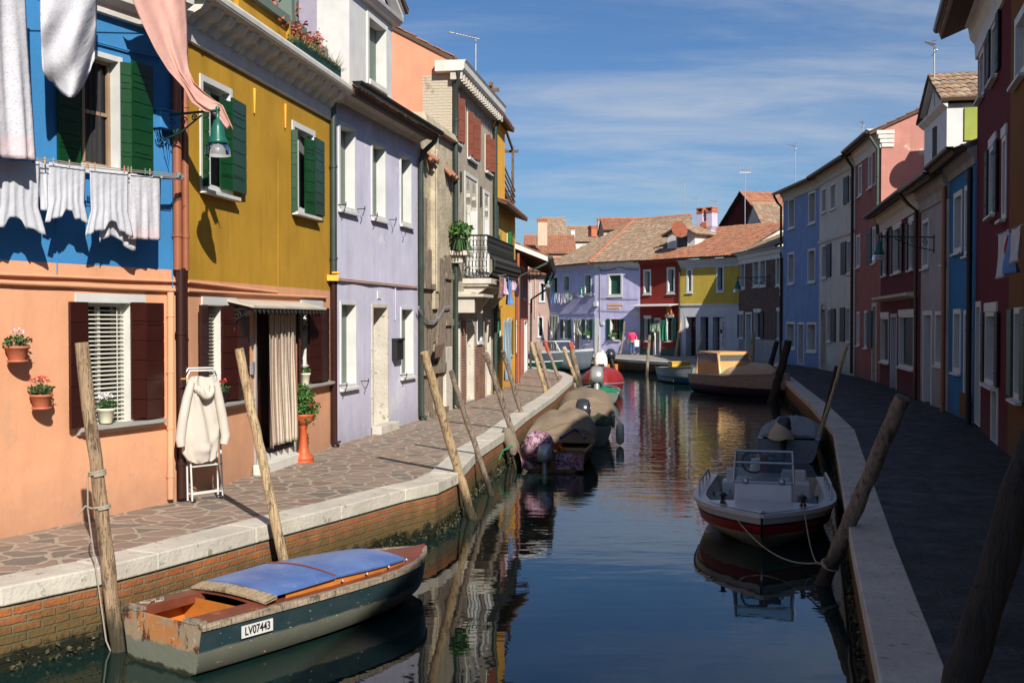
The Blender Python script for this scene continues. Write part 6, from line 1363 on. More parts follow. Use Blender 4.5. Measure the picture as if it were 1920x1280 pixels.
# --- B2 : boat with leaf-print motor cover
a = G(978, 885, 0); b = G(1092, 885, 0); f_ = D(1078, 792, 25.9)
B = Boat('brown wooden boat with pink and violet print motor cover under a tan canvas arch', tuple((a + b) / 2), (f_.x - .05, f_.y, 0), 1.45, .40, sternw=.9, cat='fishing boat')
B.hull(['bwood'], inner='bwood', gun='bwood', g=.06, td=.8, floor=.12, deck='canvas')
B.cover('canvas', .34, .95, .60, folds=5, amp=.035, seed=3, prof=lambda f: (1 - (1 - f) ** 3 * .0) * (1 - f ** 3) ** .5 * (.72 + .28 * math.sin(min(1, f * 2.5) * 1.57)))
B.motor('omgry', y=.12, sc_=.9, x=-.16, dz=-.12)
mb = MB(); q_ = Matrix.Rotation(R(-38), 3, 'Y') @ Matrix.Rotation(R(12), 3, 'X')
mb.lathe((-.02, .26, .52), [(.12, -.26), (.25, -.22), (.30, -.1), (.31, .02), (.27, .14), (.16, .23), (.001, .26)], 24, M=q_); B.build(mb, 'motor_cover', 'camo')
mb = MB(); mb.lathe((-.02, .26, .52), [(.255, -.245), (.275, -.23), (.255, -.20)], 24, M=q_); B.build(mb, 'cover_hem', 'omblk')
for y0_, y1_ in ((-.62, -.08), (.22, .6)): mb = MB(); mb.grid([[Vector((-.015 - .012 * math.sin(y * 19), y, z)) for y in [y0_ + (y1_ - y0_) * i / 10 for i in range(11)]] for z in (.06, .16, .28, .37)], uvs=[[(i * .06, z * .12) for i in range(11)] for z in range(4)]); B.build(mb, 'transom_cloth', 'camo')
mb = MB(); mb.box((.75, -.45, .36), (.5, .5, .03), .1); B.build(mb, 'thwart', 'bwood'); mb = MB(); leaves(mb, (.62, -.05, .38), .16, .12, .10, 60, .12); B.build(mb, 'orange_bag', 'varn')
mb = MB(); P = [Vector((1.0 + .4 * math.sin(q * .5), -.55 + q * .05, .72 - abs(q - 5) * .03)) for q in range(10)]; mb.tube(P, .03, 6); B.build(mb, 'folded_flap', 'navy')
mb = MB(); mb.tube([Vector((.0, .78, .5)), Vector((-.15, .95, .42)), Vector((-.3, 1.0, .25))], .022, 6); B.build(mb, 'green_hose', 'green2')
# --- B3 : second canvas boat with black outboard
B3s = G(1093, 838, 0); f_ = D(1105, 738, 31.5)
B = Boat('grey green boat with round tan canvas arch and black outboard', tuple(B3s), (f_.x, f_.y, 0), 1.42, .50, sternw=.92, cat='boat')
B.hull(['ghull'], inner='ghull', gun='metal', g=.07, td=.8, floor=.15, deck='canvas')
B.cover('canvas', .2, .92, .70, folds=4, amp=.03, seed=5, prof=lambda f: (1 - f ** 3) ** .5 * (.8 + .2 * math.sin(min(1, f * 3) * 1.57)))
B.cover('dktarp', .0, .2, .22, name='green_tarp', folds=9, amp=.05, seed=6); B.motor('omblk', y=.0, sc_=1.1, x=.0, dz=.25, tilt=.45)
for sg in (1, -1):
    mb = MB(); mb.box((B.L * .15, sg * (B.wb(.1) + .03), .55), (.6, .07, .3)); B.build(mb, 'side_board', 'slate', bevel=.03)
for k, (x, y) in enumerate(((.45, -.86),)):
    mb = MB(); mb.lathe((x, y, .28), [(.02, -.26), (.09, -.2), (.1, 0), (.09, .2), (.03, .26)], 12); mb.tube([(x, y, .5), (x, y + .12, .7)], .012, 5); B.build(mb, 'fender', 'cpot')
# --- B4 : grey skiff with silver outboard, B5 : red covered boat
g4 = G(1124, 757, 0)
B = Boat('low grey skiff with green tarpaulin and silver outboard before the red covered boat', (g4.x, g4.y, 0), (g4.x + .2, g4.y + 2.6, 0), 1.5, .40, sternw=.9)
B.hull(['ghull'], inner='ghull', gun='metal', g=.06, td=.7, floor=.12, deck='ghull'); B.cover('gtarp', .02, .3, .16, name='green_tarpaulin', amp=.03, seed=9); B.motor('omgry', sc_=1.6, x=.05, dz=.35, tilt=.5, y=.1)
f5 = G(1134, 743, 0)
B = Boat('boat under a domed glossy red cover with grey rim and white outboard', (f5.x + .1, f5.y + 3.2, 0), (f5.x - .0, f5.y - .0, 0), 1.7, .45, sternw=.9, rise=.15)
B.hull(['rhull'], inner='whull', gun='metal', g=.08, td=.3, floor=.15); B.cover('redtarp', .0, .97, .62, name='red_cover', amp=.008, seed=2, prof=lambda f: math.sin(math.pi * (.15 + .6 * f)) ** .6, over=.0)
B.motor('omwht', sc_=1.8, x=.1, dz=.55, tilt=-.7)
# --- B6 : grey cabin cruiser in the side canal mouth
a = G(1112, 697, 0)
B = Boat('light grey cabin cruiser with windscreen moored below the violet house', (a.x - 3.9, a.y + 5.0, 0), (a.x - .2, a.y, 0), 2.2, .95, rise=.3, cat='cabin cruiser', name='cabin_cruiser')
B.hull(['slate'], inner='whull', gun='whitep', g=.12, td=.45, floor=.2); B.deck('whull', .45, 1., .05, .12)
mb = MB(); x0, x1 = B.L * .42, B.L * .62; zb = B.sh(.5)
mb.hexa(*[Vector(v) for v in ((x0, -.7, zb), (x1 + .5, -.62, zb), (x1 + .5, .62, zb), (x0, .7, zb), (x0, -.6, zb + .1), (x1 + .45, -.55, zb + .1), (x1 + .45, .55, zb + .1), (x0, .6, zb + .1))])
for sg in (-1, 1): mb.tube([Vector((x1 + .4, sg * .55, zb + .1)), Vector((x1 - .1, sg * .55, zb + .68)), Vector((x0 - .2, sg * .6, zb + .66)), Vector((x0 - .3, sg * .62, zb + .1))], .04, 6)
mb.tube([Vector((x1 - .1, -.55, zb + .68)), Vector((x1 - .1, .55, zb + .68))], .04, 6); mb.tube([Vector((x1 + .15, 0, zb + .38)), Vector((x1 + .4, 0, zb + .1))], .03, 6); cb_ = B.build(mb, 'cabin_frame', 'whull')
mb = MB(); mb.face([Vector((x1 + .4, -.55, zb + .1)), Vector((x1 + .4, .55, zb + .1)), Vector((x1 - .1, .55, zb + .68)), Vector((x1 - .1, -.55, zb + .68))]); mb.build('windscreen', M['wglass'], cb_)
mb = MB(); mb.face([Vector((x0 - .2, -.6, zb + .66)), Vector((x1 - .1, -.55, zb + .68)), Vector((x1 - .1, .55, zb + .68)), Vector((x0 - .2, .6, zb + .66))]); mb.build('cabin_top', M['whull'], cb_, solid=.03)
mb = MB(); mb.tube([Vector((B.L * .9, -.3, B.sh(.9) + .1)), Vector((B.L * .95, -.2, B.sh(.9) + .35)), Vector((B.L * 1.0, 0, B.sh(1) + .35)), Vector((B.L * .95, .2, B.sh(.9) + .35)), Vector((B.L * .9, .3, B.sh(.9) + .1))], .02, 6); B.build(mb, 'bow_rail', 'metal')
a = G(1046, 698, 0)
B = Boat('small dark green open boat beside the grey cruiser', (a.x - 3.4, a.y + 2.2, 0), (a.x, a.y, 0), 1.5, .5); B.hull(['dgreen'], inner='ghull', gun='whitep', g=.06, td=.7, deck='dgreen'); B.cover('canvs', .1, .5, .25, seed=4)
a = G(1010, 690, 0)
B = Boat('dark blue boat half hidden behind the coral house', (a.x - 3.2, a.y + 4.2, 0), (a.x + .5, a.y + 2.6, 0), 1.6, .7); B.hull(['navy'], inner='ghull', gun='whitep', g=.06, td=.7, deck='navy')
# --- B8 : orange stern with black tilted outboard
a = G(1146, 696, 0)
B = Boat('small orange skiff with tilted black outboard under the far quay', (a.x, a.y, 0), (a.x - 1.2, a.y + 3.2, 0), 1.7, .42); B.hull(['varn'], inner='ghull', gun='gunw', g=.07, td=.7, deck='ghull'); B.motor('omblk', sc_=1.5, x=.0, dz=.35, tilt=.6)
# --- B9 : blue and white boat with yellow crate
a = G(1300, 722, 0); b = G(1252, 712, 0)
B = Boat('pale grey and blue rowing boat carrying a yellow crate', (a.x - .5, a.y + 4.2, 0), (a.x - .1, a.y + .15, 0), 1.7, .66, rise=.3); B.hull(['bwhull'], inner='ghull', gun='ghull', g=.06, td=.75, deck='ghull')
mb = MB(); x = B.L * .5
mb.box((x, 0, B.sh(.5) + .12), (.7, .9, .34)); mb.box((x, 0, B.sh(.5) + .27), (.76, .96, .05)); cr = mb.build('crate', simple('yellow_plastic_crate', (.62, .36, .03, 1), .5), bevel=.02)
cr.matrix_world = Matrix.Translation(B.root.location) @ Matrix.Rotation(B.root.rotation_euler.z, 4, 'Z'); tag(cr, 'yellow plastic crate resting in the pale blue rowing boat', 'crate')
# --- B10 : orange cabin boat
a = G(1345, 742, 0); b = G(1420, 748, 0)
B = Boat('work boat with glossy orange yellow cabin and sand canvas heap on deck', (a.x + .1, a.y + 3.2, 0), (b.x + .85, b.y - .1, 0), 2.1, .74, rise=.28, rake=.5, cat='cabin boat', name='cabin_boat')
B.hull(['dhull'], inner='ghull', gun='slate', g=.1, td=.3, floor=.3); B.deck('ghull', .3, 1., .05, .06)
M['cabo'] = simple('orange_cabin_gelcoat', (.56, .33, .13, 1), .25, var=.1, vs=2)
mb = MB(); x0, x1 = B.L * .10, B.L * .40; zb = B.sh(.2) + .02; zt = zb + .86; wd = .74
def post(x, y, top_x): return [Vector((x, y, zb)), Vector((top_x, y * .94, zt - .1))]
for sg in (-1, 1):
    mb.tube([Vector((x1 + .2, sg * wd, zb)), Vector((x1 + .02, sg * wd * .97, zt - .12)), Vector((x1 - .08, sg * wd * .9, zt)), Vector((x0 + .05, sg * wd * .9, zt)), Vector((x0, sg * wd, zb))], .06, 8)
mb.tube([Vector((x1 - .02, -wd * .95, zt - .04)), Vector((x1 - .02, wd * .95, zt - .04))], .07, 8)
mb.hexa(*[Vector(v) for v in ((x1 + .08, -wd, zb), (x1 + .22, -wd, zb), (x1 + .22, wd, zb), (x1 + .08, wd, zb), (x1 + .06, -wd, zb + .55), (x1 + .12, -wd, zb + .55), (x1 + .12, wd, zb + .55), (x1 + .06, wd, zb + .55))])
mb.hexa(*[Vector(v) for v in ((x0, -wd * .9, zt - .02), (x1 - .05, -wd * .9, zt - .02), (x1 - .05, wd * .9, zt - .02), (x0, wd * .9, zt - .02), (x0, -wd * .8, zt + .06), (x1 - .05, -wd * .8, zt + .06), (x1 - .05, wd * .8, zt + .06), (x0, wd * .8, zt + .06))])
for sg in (-1, 1): mb.hexa(*[Vector(v) for v in ((x0, sg * wd, zb), (x1 + .1, sg * wd, zb), (x1 + .1, sg * (wd - .04), zb), (x0, sg * (wd - .04), zb), (x0, sg * wd, zb + .5), (x1 + .1, sg * wd, zb + .5), (x1 + .1, sg * (wd - .04), zb + .5), (x0, sg * (wd - .04), zb + .5))])
cb_ = B.build(mb, 'cabin', 'cabo')
mb = MB(); mb.face([Vector(v) for v in ((x1 + .09, -wd, zb + .55), (x1 + .09, wd, zb + .55), (x1 - .0, wd * .95, zt - .06), (x1 - .0, -wd * .95, zt - .06))])
mb.build('windscreen', M['plas'], cb_)
mb = MB()
for sg in (-1, 1): mb.face([Vector(v) for v in ((x0, sg * wd, zb + .5), (x1 + .08, sg * wd, zb + .5), (x1 - .02, sg * wd * .93, zt - .06), (x0 + .04, sg * wd * .93, zt - .06))])
mb.build('side_window', M['plas'], cb_)
B.cover('canvs', .44, .88, .40, name='canvas_heap', folds=6, amp=.06, seed=12, over=-.22)
mb = MB(); z = B.sh(1) + .05; mb.lathe((B.L * .97, 0, z), [(.10, 0), (.08, .12), (.16, .2), (.16, .3), (.08, .36), (.001, .38)], 12); B.build(mb, 'bow_post', 'metal')
# --- B11 : grey covered boat with shrouded outboard
a = G(1432, 868, 0); b = G(1524, 868, 0)
B = Boat('slate grey boat with canvas cover and shrouded outboard in the shade', tuple((a + b) / 2), (a.x * .5 + b.x * .5 + 1.0, a.y + 3.4, 0), 1.3, .48, sternw=.94)
B.hull(['slate'], inner='slate', gun='slate', g=.09, td=.6, floor=.2); B.cover('canvg', .12, .95, .16, seed=14, amp=.015); B.motor('omblk', sc_=1.0, x=-.02, dz=.15, tilt=.5, y=.1)
mb = MB(); rows = []; rnd = random.Random(3)
for k in range(6): f = k / 5; rows.append([Vector((-.06 + (.36 * (1 - f * .75)) * math.cos(a_ * .523) + f * .05, .15 + .27 * (1 - f * .75) * math.sin(a_ * .523), .52 + .34 * f ** .6 + rnd.uniform(-.02, .02))) for a_ in range(12)])
mb.grid(rows, True); mb.face(rows[-1]); B.build(mb, 'motor_shroud', 'canvs')
# --- B12 : white and red motor boat facing the viewer
bow = G(1437, 1042, 0); c_ = D(1437, 960, bow.y)
B = Boat('white and red motor boat with centre console and windshield facing the viewer', (bow.x * (bow.y + 3.9) / bow.y, bow.y + 3.9, 0), (bow.x, bow.y + .25, 0), 1.95, .46, sternw=.94, p=3.4, rise=.10, rake=.25, cat='motor boat', name='motor_boat', flat=.74)
B.hull(['chull', 'rhull', 'iron', 'whull'], rows=[0, 0, 1, 2, 3], inner='whull', gun='whull', g=.16, td=.76, floor=.15); B.deck('whull', .76, 1., .1, .02, dz=.02)
mb = MB(); cx_ = B.L * .70; zf = .2
mb.hexa(*[Vector(v) for v in ((cx_ - .55, -.40, zf), (cx_ + .35, -.40, zf), (cx_ + .35, .40, zf), (cx_ - .55, .40, zf), (cx_ - .5, -.38, .74), (cx_ + .16, -.38, .74), (cx_ + .16, .38, .74), (cx_ - .5, .38, .74))]); cs = B.build(mb, 'console', 'whull', bevel=.03)
mb = MB(); fx0, fz0, fx1, fz1 = cx_ + .15, .75, cx_ - .05, 1.15
for (q0, q1) in (((fx0, -.40, fz0), (fx1, -.38, fz1)), ((fx0, .40, fz0), (fx1, .38, fz1)), ((fx1, -.38, fz1), (fx1, .38, fz1)), ((fx0, -.4, fz0), (fx0, .4, fz0)), ((fx0 * .5 + fx1 * .5 - .02, -.39, 1.0), (fx0 * .5 + fx1 * .5 - .02, .39, 1.0)), ((fx0, -.4, fz0), (cx_ - .5, -.38, .84)), ((fx0, .4, fz0), (cx_ - .5, .38, .84)), ((fx1, .38, fz1), (cx_ - .5, .38, .88)), ((fx1, -.38, fz1), (cx_ - .5, -.38, .88))): mb.tube([Vector(q0), Vector(q1)], .016, 6)
wf = mb.build('windshield', M['metal'], cs)
mb = MB(); mb.face([Vector(v) for v in ((fx0, -.4, fz0), (fx0, .4, fz0), (fx1, .38, fz1), (fx1, -.38, fz1))]); 
for sg in (-1, 1): mb.face([Vector(v) for v in ((fx0, sg * .4, fz0), (fx1, sg * .38, fz1), (cx_ - .5, sg * .38, .88))])
mb.build('glass', M['wglass'], wf)
mb = MB(); 
for k in range(24): a_ = k * math.pi / 12; 
P = [Vector((cx_ - .42, -.14 + .17 * math.cos(k * .4833), .95 + .15 * math.sin(k * .4833))) for k in range(14)]; mb.tube(P, .018, 6); mb.tube([Vector((cx_ - .42, -.3, .95)), Vector((cx_ - .42, .02, .95))], .014, 6); mb.build('steering_wheel', M['iron'], cs)
for (y, z, w_, h_, m) in ((.14, .92, .2, .2, 'iron'), (-.0, .95, .12, .26, 'redtarp')):
    mb = MB(); mb.box((cx_ - .3, y, z), (.1, w_, h_)); mb.build('console_gear', M[m], cs, bevel=.03)
for y in (-.24, .24):
    mb = MB(); mb.lathe((cx_ + .17, y, .77), [(.04, -.012), (.045, 0), (.02, .02)], 10, M=Matrix.Rotation(R(75), 3, 'Y')); B.build(mb, 'hinge', 'metal')
for sg in (-1, 1):
    mb = MB(); P = [Vector((B.X(t, .6), sg * (B.wb(t) - .06), B.sh(t) + (.16 if 0 < i < 7 else .02))) for i, t in enumerate([.1 + .07 * q for q in range(9)])]; mb.tube(P[:8] + [P[8] - Vector((0, 0, 0))], .016, 6)
    for i in (2, 4, 6): mb.tube([P[i], P[i] - Vector((0, 0, .15))], .012, 5)
    B.build(mb, 'side_rail', 'metal')
    mb = MB(); t = .84; mb.lathe(B.pt(t, sg * (B.wb(t) - .16), B.sh(t) + .04), [(.05, 0), (.03, .04), (.03, .09), (.06, .11), (.02, .14)], 10); cl = B.build(mb, 'mooring_cleat', 'iron')
    mb = MB(); rows = []; rnd = random.Random(9 + sg)
    for i in range(10): rows.append([Vector((B.L * (.45 + .03 * i), sg * (.46 + .035 * j), .36 + .10 * math.sin(j * 1.1 + i) + rnd.uniform(-.05, .06))) for j in range(9)])
    mb.grid(rows, uvs=[[(i * .1, j * .1) for j in range(9)] for i in range(10)]); B.build(mb, 'crumpled_tarp', 'canvg', solid=.01)
mb = MB(); mb.box((B.L * .22, 0, .35), (.3, 1.3, .3)); mb.box((B.L * .19, 0, .55), (.06, 1.2, .24)); B.build(mb, 'bench_seat', 'whull', bevel=.03)
mb = MB(); mb.lathe((B.L * .47, 0, .72), [(.001, -.2), (.2, -.18), (.23, 0), (.2, .22), (.001, .26)], 14); B.build(mb, 'seat_back', 'whull')
B.motor('omblk', sc_=1.2, x=-.2, dz=-.05)
# mooring lines from the motor boat to the pole
mr = thing('mooring_rope', tuple(pr[1][6]), 'pair of pale mooring ropes slung from the white motor boat to the thick pole', 'rope')
Mx = Matrix.Translation(B.root.location) @ Matrix.Rotation(B.root.rotation_euler.z, 4, 'Z'); 
for sg in (-1, 1):
    t = .84; a = Mx @ B.pt(t, sg * (B.wb(t) - .16), B.sh(t) + .1); b = pr[1][6] + Vector((-.08, -.02, .05)); mb = MB(); P = [a.lerp(b, k / 14) - Vector((0, 0, .28 * 4 * (k / 14) * (1 - k / 14))) for k in range(15)]; mb.tube(P, .009, 5); mb.build('rope', M['rope'], mr)
# ================================================================ LAUNDRY
M['wshirt'] = fabric('white_cotton', (.62, .63, .68, 1)); M['floral'] = fabric('floral_cotton', (.64, .63, .67, 1), dots=(.46, .45, .52, 1), ds=42.)
M['pinkc'] = fabric('salmon_cotton', (.76, .44, .37, 1), dots=(.70, .36, .30, 1), ds=60.); M['pinkb'] = fabric('pale_pink_border', (.72, .60, .64, 1), dots=(.6, .48, .5, 1), ds=50.)
M['cblue'] = fabric('blue_cotton', (.16, .30, .62, 1)); M['cpink'] = fabric('pink_cotton', (.66, .45, .60, 1)); M['cdark'] = fabric('dark_violet_cloth', (.05, .03, .07, 1)); M['cpais'] = fabric('paisley_cloth', (.30, .16, .15, 1), dots=(.5, .38, .3, 1), ds=14.)
M['stripec'] = fabric('striped_curtain', (.50, .43, .34, 1), stripe=(.24, .15, .12, 1), sw=.085, trans=False); M['stripeb'] = fabric('blue_striped_cloth', (.52, .60, .62, 1), stripe=(.14, .26, .38, 1), sw=.16); M['stripeg'] = fabric('cream_striped_curtain', (.55, .52, .42, 1), stripe=(.30, .32, .26, 1), sw=.12)
M['cgreen'] = fabric('pale_green_cloth', (.32, .42, .28, 1)); M['cred'] = fabric('red_cloth', (.5, .05, .07, 1)); M['cream'] = M['cream']; M['robe'] = fabric('cream_towelling', (.54, .49, .43, 1), trans=False)
def cloth(name, label, cat, tl, tr, drop, mat, amp=.03, waves=5, seed=1, n=28, m=22, group=None, out=None, border=None, parent=None, flare=0., taper=None, th=.004):
    """tl,tr world points; drop(u) length in m; out = outward vector for folds"""
    rnd = random.Random(seed); tl = Vector(tl); tr = Vector(tr); ax = (tr - tl); L = ax.length; out = out or Vector((ax.y, -ax.x, 0)).normalized(); mb = MB(); ro = []; uv = []; ph = [rnd.uniform(0, 6) for _ in range(4)]
    for j in range(m + 1):
        v = j / m; row = []; ur = []
        for i in range(n + 1):
            u = i / n; d = drop(u) * v; w = amp * v ** .6 * (math.sin(u * waves * 6.28 + ph[0] + v * 1.2) + .5 * math.sin(u * waves * 11 + ph[1] - v * 2) ) + amp * .8 * math.sin(v * 3 + ph[2] + u * 2) * v
            uu = .5 + (u - .5) * (1 + flare * v + (taper(v) if taper else 0)); sag = .02 * math.sin(math.pi * u) * (1 - v)
            row.append(tl + ax * uu - Vector((0, 0, d + sag)) + out * w); ur.append((uu * L, v * drop(u)))
        ro.append(row); uv.append(ur)
    mb.grid(ro, uvs=uv, mi=(lambda i, j: 1 if border and i >= m * (1 - border) else 0)); o = mb.build(name, [M[mat], M['pinkb']] if border else M[mat], parent, solid=th, loc=tl)
    return tag(o, label, cat, group) if label else o
F = h1.F
gs = 'washing hung from the blue house'
g1 = lambda px, py, d=.35: F.P(px, py, d)
# clothes line with rails
ln = thing('clothes_line', tuple(g1(345, 330)), 'clothes line on a metal bracket rail under the blue house window', 'clothes line')
mb = MB(); P = [g1(-120, 285), g1(0, 294), g1(90, 303), g1(160, 313), g1(245, 322), g1(345, 331)]; mb.tube(P, .006, 5); mb.build('cord', M['rope'], ln); mb = MB(); mb.tube([p + F.n * .06 + Vector((0, 0, .012)) for p in P], .005, 5); mb.build('cord', M['rope'], ln)
mb = MB(); mb.tube([g1(300, 331, .0), g1(303, 332, .45)], .014, 6); mb.tube([g1(286, 330, .35), g1(345, 333, .35)], .012, 6); mb.tube([g1(286, 334, .3), g1(345, 336, .3)], .012, 6); mb.lathe(g1(335, 328), [(.01, -.02), (.035, 0), (.01, .02)], 10, M=Matrix.Rotation(R(90), 3, 'X')); mb.build('bracket', M['metal'], ln)
for x in (22, 30, 62, 84, 100, 130, 163, 166, 178, 233, 240, 246, 272, 281, 297):
    y = 294 + (331 - 294) * x / 345; mb = MB(); p = g1(x, y); mb.box(p + Vector((0, 0, .01)), (.012, .03, .07), .4); mb.build('peg', M[['ply', 'ply', 'green2', 'terra', 'yel'][x % 5]], ln)
def Z(px, y0, y1): return F.hit(px, y0, .35)[1] - F.hit(px, y1, .35)[1]
def shirt(label, x0, x1, y0, yb, seed, neck=.5):
    L = Z((x0 + x1) / 2, y0, yb)
    def dr(u):
        s = abs(u - .5) * 2; k = L * (.93 + .07 * max(0, min(1, (s - .62) / .2)))
        k += -.15 * L * max(0, 1 - (abs(u - neck) / .15) ** 2) ** .6 + .006 * math.sin(u * 40); return k
    def tp(v): return -.10 * v + (.34 * max(0, (v - .66) / .34) ** .8)
    return cloth('t_shirt', label, 't-shirt', g1(x0, y0), g1(x1, y0 + (x1 - x0) * .11), dr, 'wshirt', .010, 6, seed, group=gs, taper=tp, th=.006)
shirt('leftmost white t-shirt pegged upside down on the blue house line', -22, 74, 292, 432, 3)
shirt('white t-shirt second from the left on the blue house line', 92, 160, 303, 414, 5, .5)
shirt('longest white t-shirt right of centre on the blue house line', 168, 240, 313, 438, 7, .55)
cloth('undershirt', 'white undershirt hanging behind the longest t-shirt on the blue house line', 'undershirt', F.P(185, 318, .28), F.P(256, 326, .28), lambda u: Z(210, 316, 452) * (1 - .10 * math.sin(u * 5)), 'wshirt', .015, 3, 11, group=gs)
cloth('undershirt', 'narrow white vest showing between the first two t-shirts', 'vest', F.P(74, 302, .28), F.P(98, 306, .28), lambda u: Z(86, 300, 392), 'wshirt', .01, 2, 13, group=gs)
cloth('pillowcase', 'small floral pillowcase at the right end of the blue house line', 'pillowcase', g1(245, 324), g1(299, 330), lambda u: Z(270, 326, 448), 'floral', .012, 3, 17, group=gs, border=.22, flare=.14)
gt = lambda px, py, d=.55: F.P(px, py, d)
def Zt(px, y0, y1): return F.hit(px, y0, .55)[1] - F.hit(px, y1, .55)[1]
cloth('bed_sheet', 'long floral bed sheet at the top left corner over the blue wall', 'bed sheet', gt(-190, -118), gt(46, -80), lambda u: Zt(30, -90, 268) + Zt(30, 0, 26) * u, 'floral', .035, 5, 19, group=gs, border=.12, flare=.14, n=50, m=44)
# second sheet : sagging loop
mb = MB(); ro = []; uv = []
for j in range(31):
    v = j / 30; row = []; ur = []
    for i in range(31):
        u = i / 30; x = 75 + 107 * u; top = -60; bot = 95 + 62 * math.sin(math.pi * min(1, u * 1.02)) ** .7 + (25 if u < .2 else 0) * (1 - u / .2 if u < .2 else 0) + 28 * (1 - abs(u - .6)) ; y = top + (bot - top) * v; x = 128 + (x - 128) * (1 - .10 * v ** 3); d = .55 + .05 * math.sin(u * 9 + v * 3) * (.3 + v) + .13 * math.sin(math.pi * v) * math.sin(math.pi * u) + .04 * math.sin((u * .8 + v) * 14) * v
        row.append(F.P(x, y, d)); ur.append((u * .75, v * 1.5))
    ro.append(row); uv.append(ur)
mb.grid(ro, uvs=uv); tag(mb.build('bed_sheet', M['floral'], loc=F.P(128, -60, .55), solid=.006), 'floral sheet sagging in a rounded loop above the blue house window', 'bed sheet', gs)
# blown salmon cloth
mb = MB(); ro = []; uv = []; lf = [(232, -40), (252, 8), (270, 48), (292, 92), (316, 132), (345, 166), (360, 196), (382, 212), (402, 216), (422, 238)]; rt = [(348, -40), (349, 8), (352, 60), (352, 105), (354, 134), (364, 158), (384, 176), (402, 188), (418, 196), (438, 241)]
def ip(pl, f): k = f * (len(pl) - 1); i = min(int(k), len(pl) - 2); g_ = k - i; return (pl[i][0] * (1 - g_) + pl[i + 1][0] * g_, pl[i][1] * (1 - g_) + pl[i + 1][1] * g_)
for j in range(61):
    v = j / 60; a = ip(lf, v); b = ip(rt, v); row = []; ur = []
    for i in range(23): u = i / 22; d = .5 + .30 * v + (.022 * math.sin(u * 10 + v * 4) + .014 * math.sin(u * 19 - v * 9)) * (1 - .4 * v); row.append(F.P(a[0] + (b[0] - a[0]) * u, a[1] + (b[1] - a[1]) * u + 3 * math.sin(u * 8 + v * 6), d)); ur.append((u * .8, v * 2))
    ro.append(row); uv.append(ur)
mb.grid(ro, uvs=uv); tag(mb.build('blown_cloth', M['pinkc'], loc=F.P(300, -40, .5), solid=.006), 'salmon pink cloth blown sideways and caught on the street lamp', 'cloth', gs)
mb = MB(); mb.tube([F.P(-260, -118, .56), F.P(46, -78, .56), F.P(352, -40, .52)], .006, 5); tag(mb.build('clothes_line', M['rope'], loc=F.P(0, -90, .56)), 'upper clothes line crossing the blue house above the sheets', 'clothes line')
# ================================================================ LAMPS
def lamp(label, anchor, head, k=1., scroll_n=3):
    A = Vector(anchor); Hh = Vector(head); d = (Hh - A); d.z = 0; L = d.length; d.normalize(); t = thing('street_lamp', tuple(A), label, 'street lamp', 'green bracket lamps on the house walls')
    up = Vector((0, 0, 1)); T = lambda a, z: A + d * a + up * z; mb = MB()
    mb.tube([T(0, .0), T(L + .03, .0)], .016 * k, 6); mb.tube([T(0, -.30 * k), T(L * .35, -.22 * k), T(L * .72, -.04 * k)], .012 * k, 6); mb.tube([T(.01, .06 * k), T(.01, -.36 * k)], .02 * k, 6)
    for (a0, z0, r) in ((.14, -.12, .08), (.34, -.09, .055), (.5, -.06, .04), (.22, -.2, .04)):
        P = []
        for q in range(22): f = q / 21; an = f * 9; rr = r * k * (1 - f * .8); P.append(T(a0 * k * (L / .85 / k) + rr * math.cos(an), z0 * k + rr * math.sin(an)))
        mb.tube(P, .008 * k, 5)
    mb.build('bracket', M['dgreen'], t)
    c = T(L, 0); mb = MB(); mb.lathe(c, [(.012 * k, .05 * k), (.03 * k, .03 * k), (.02 * k, .0), (.02 * k, -.10 * k), (.05 * k, -.13 * k), (.06 * k, -.17 * k), (.075 * k, -.2 * k), (.085 * k, -.3 * k), (.12 * k, -.36 * k), (.125 * k, -.39 * k), (.11 * k, -.395 * k)], 24); mb.build('lamp_shade', M['lampg'], t)
    mb = MB(); mb.lathe(c, [(.10 * k, -.39 * k), (.135 * k, -.43 * k), (.145 * k, -.48 * k), (.15 * k, -.53 * k)], 24); mb.build('lamp_glass', M['lglass'], t); mb = MB(); mb.lathe(c, [(.03 * k, -.38 * k), (.045 * k, -.42 * k), (.035 * k, -.47 * k), (.001, -.49 * k)], 12); mb.build('bulb', M['whitep'], t)
a_ = F.hit(326, 226, .05)[0]; zz = F.hit(408, 207, .85)[1]
s_h = F.hit(408, 210, .85)[0]
lamp('green street lamp with clear glass bell on the corner of the blue and ochre houses', F.pt(s_h, .0, zz + .0), F.pt(s_h, .85, zz))
p = h7.F.P(992, 509, .2); q = D(1027, 506, p.y + 1); lamp('small green lamp hanging out from the coral house eave', p, (q.x, q.y, p.z), 1.2)
p = Fa.P(1113, 535, .0); lamp('green lamp on the corner of the violet house above the door', p, p + Fa.n * .5 - Fa.u * .8, 1.5)
F12 = h12.F; p = F12.P(1443, 519, 0); q = F12.P(1383, 519, 1.4); lamp('green lamp on a long arm across the brick house front', p, (q.x, q.y, p.z), 1.5)
F17 = h17.F; p = F17.P(1752, 445, .0); q = F17.P(1648, 452, 1.45); lamp('dark lamp with white glass on a scrolled arm over the shaded quay', p, (q.x, q.y, p.z), 1.15)
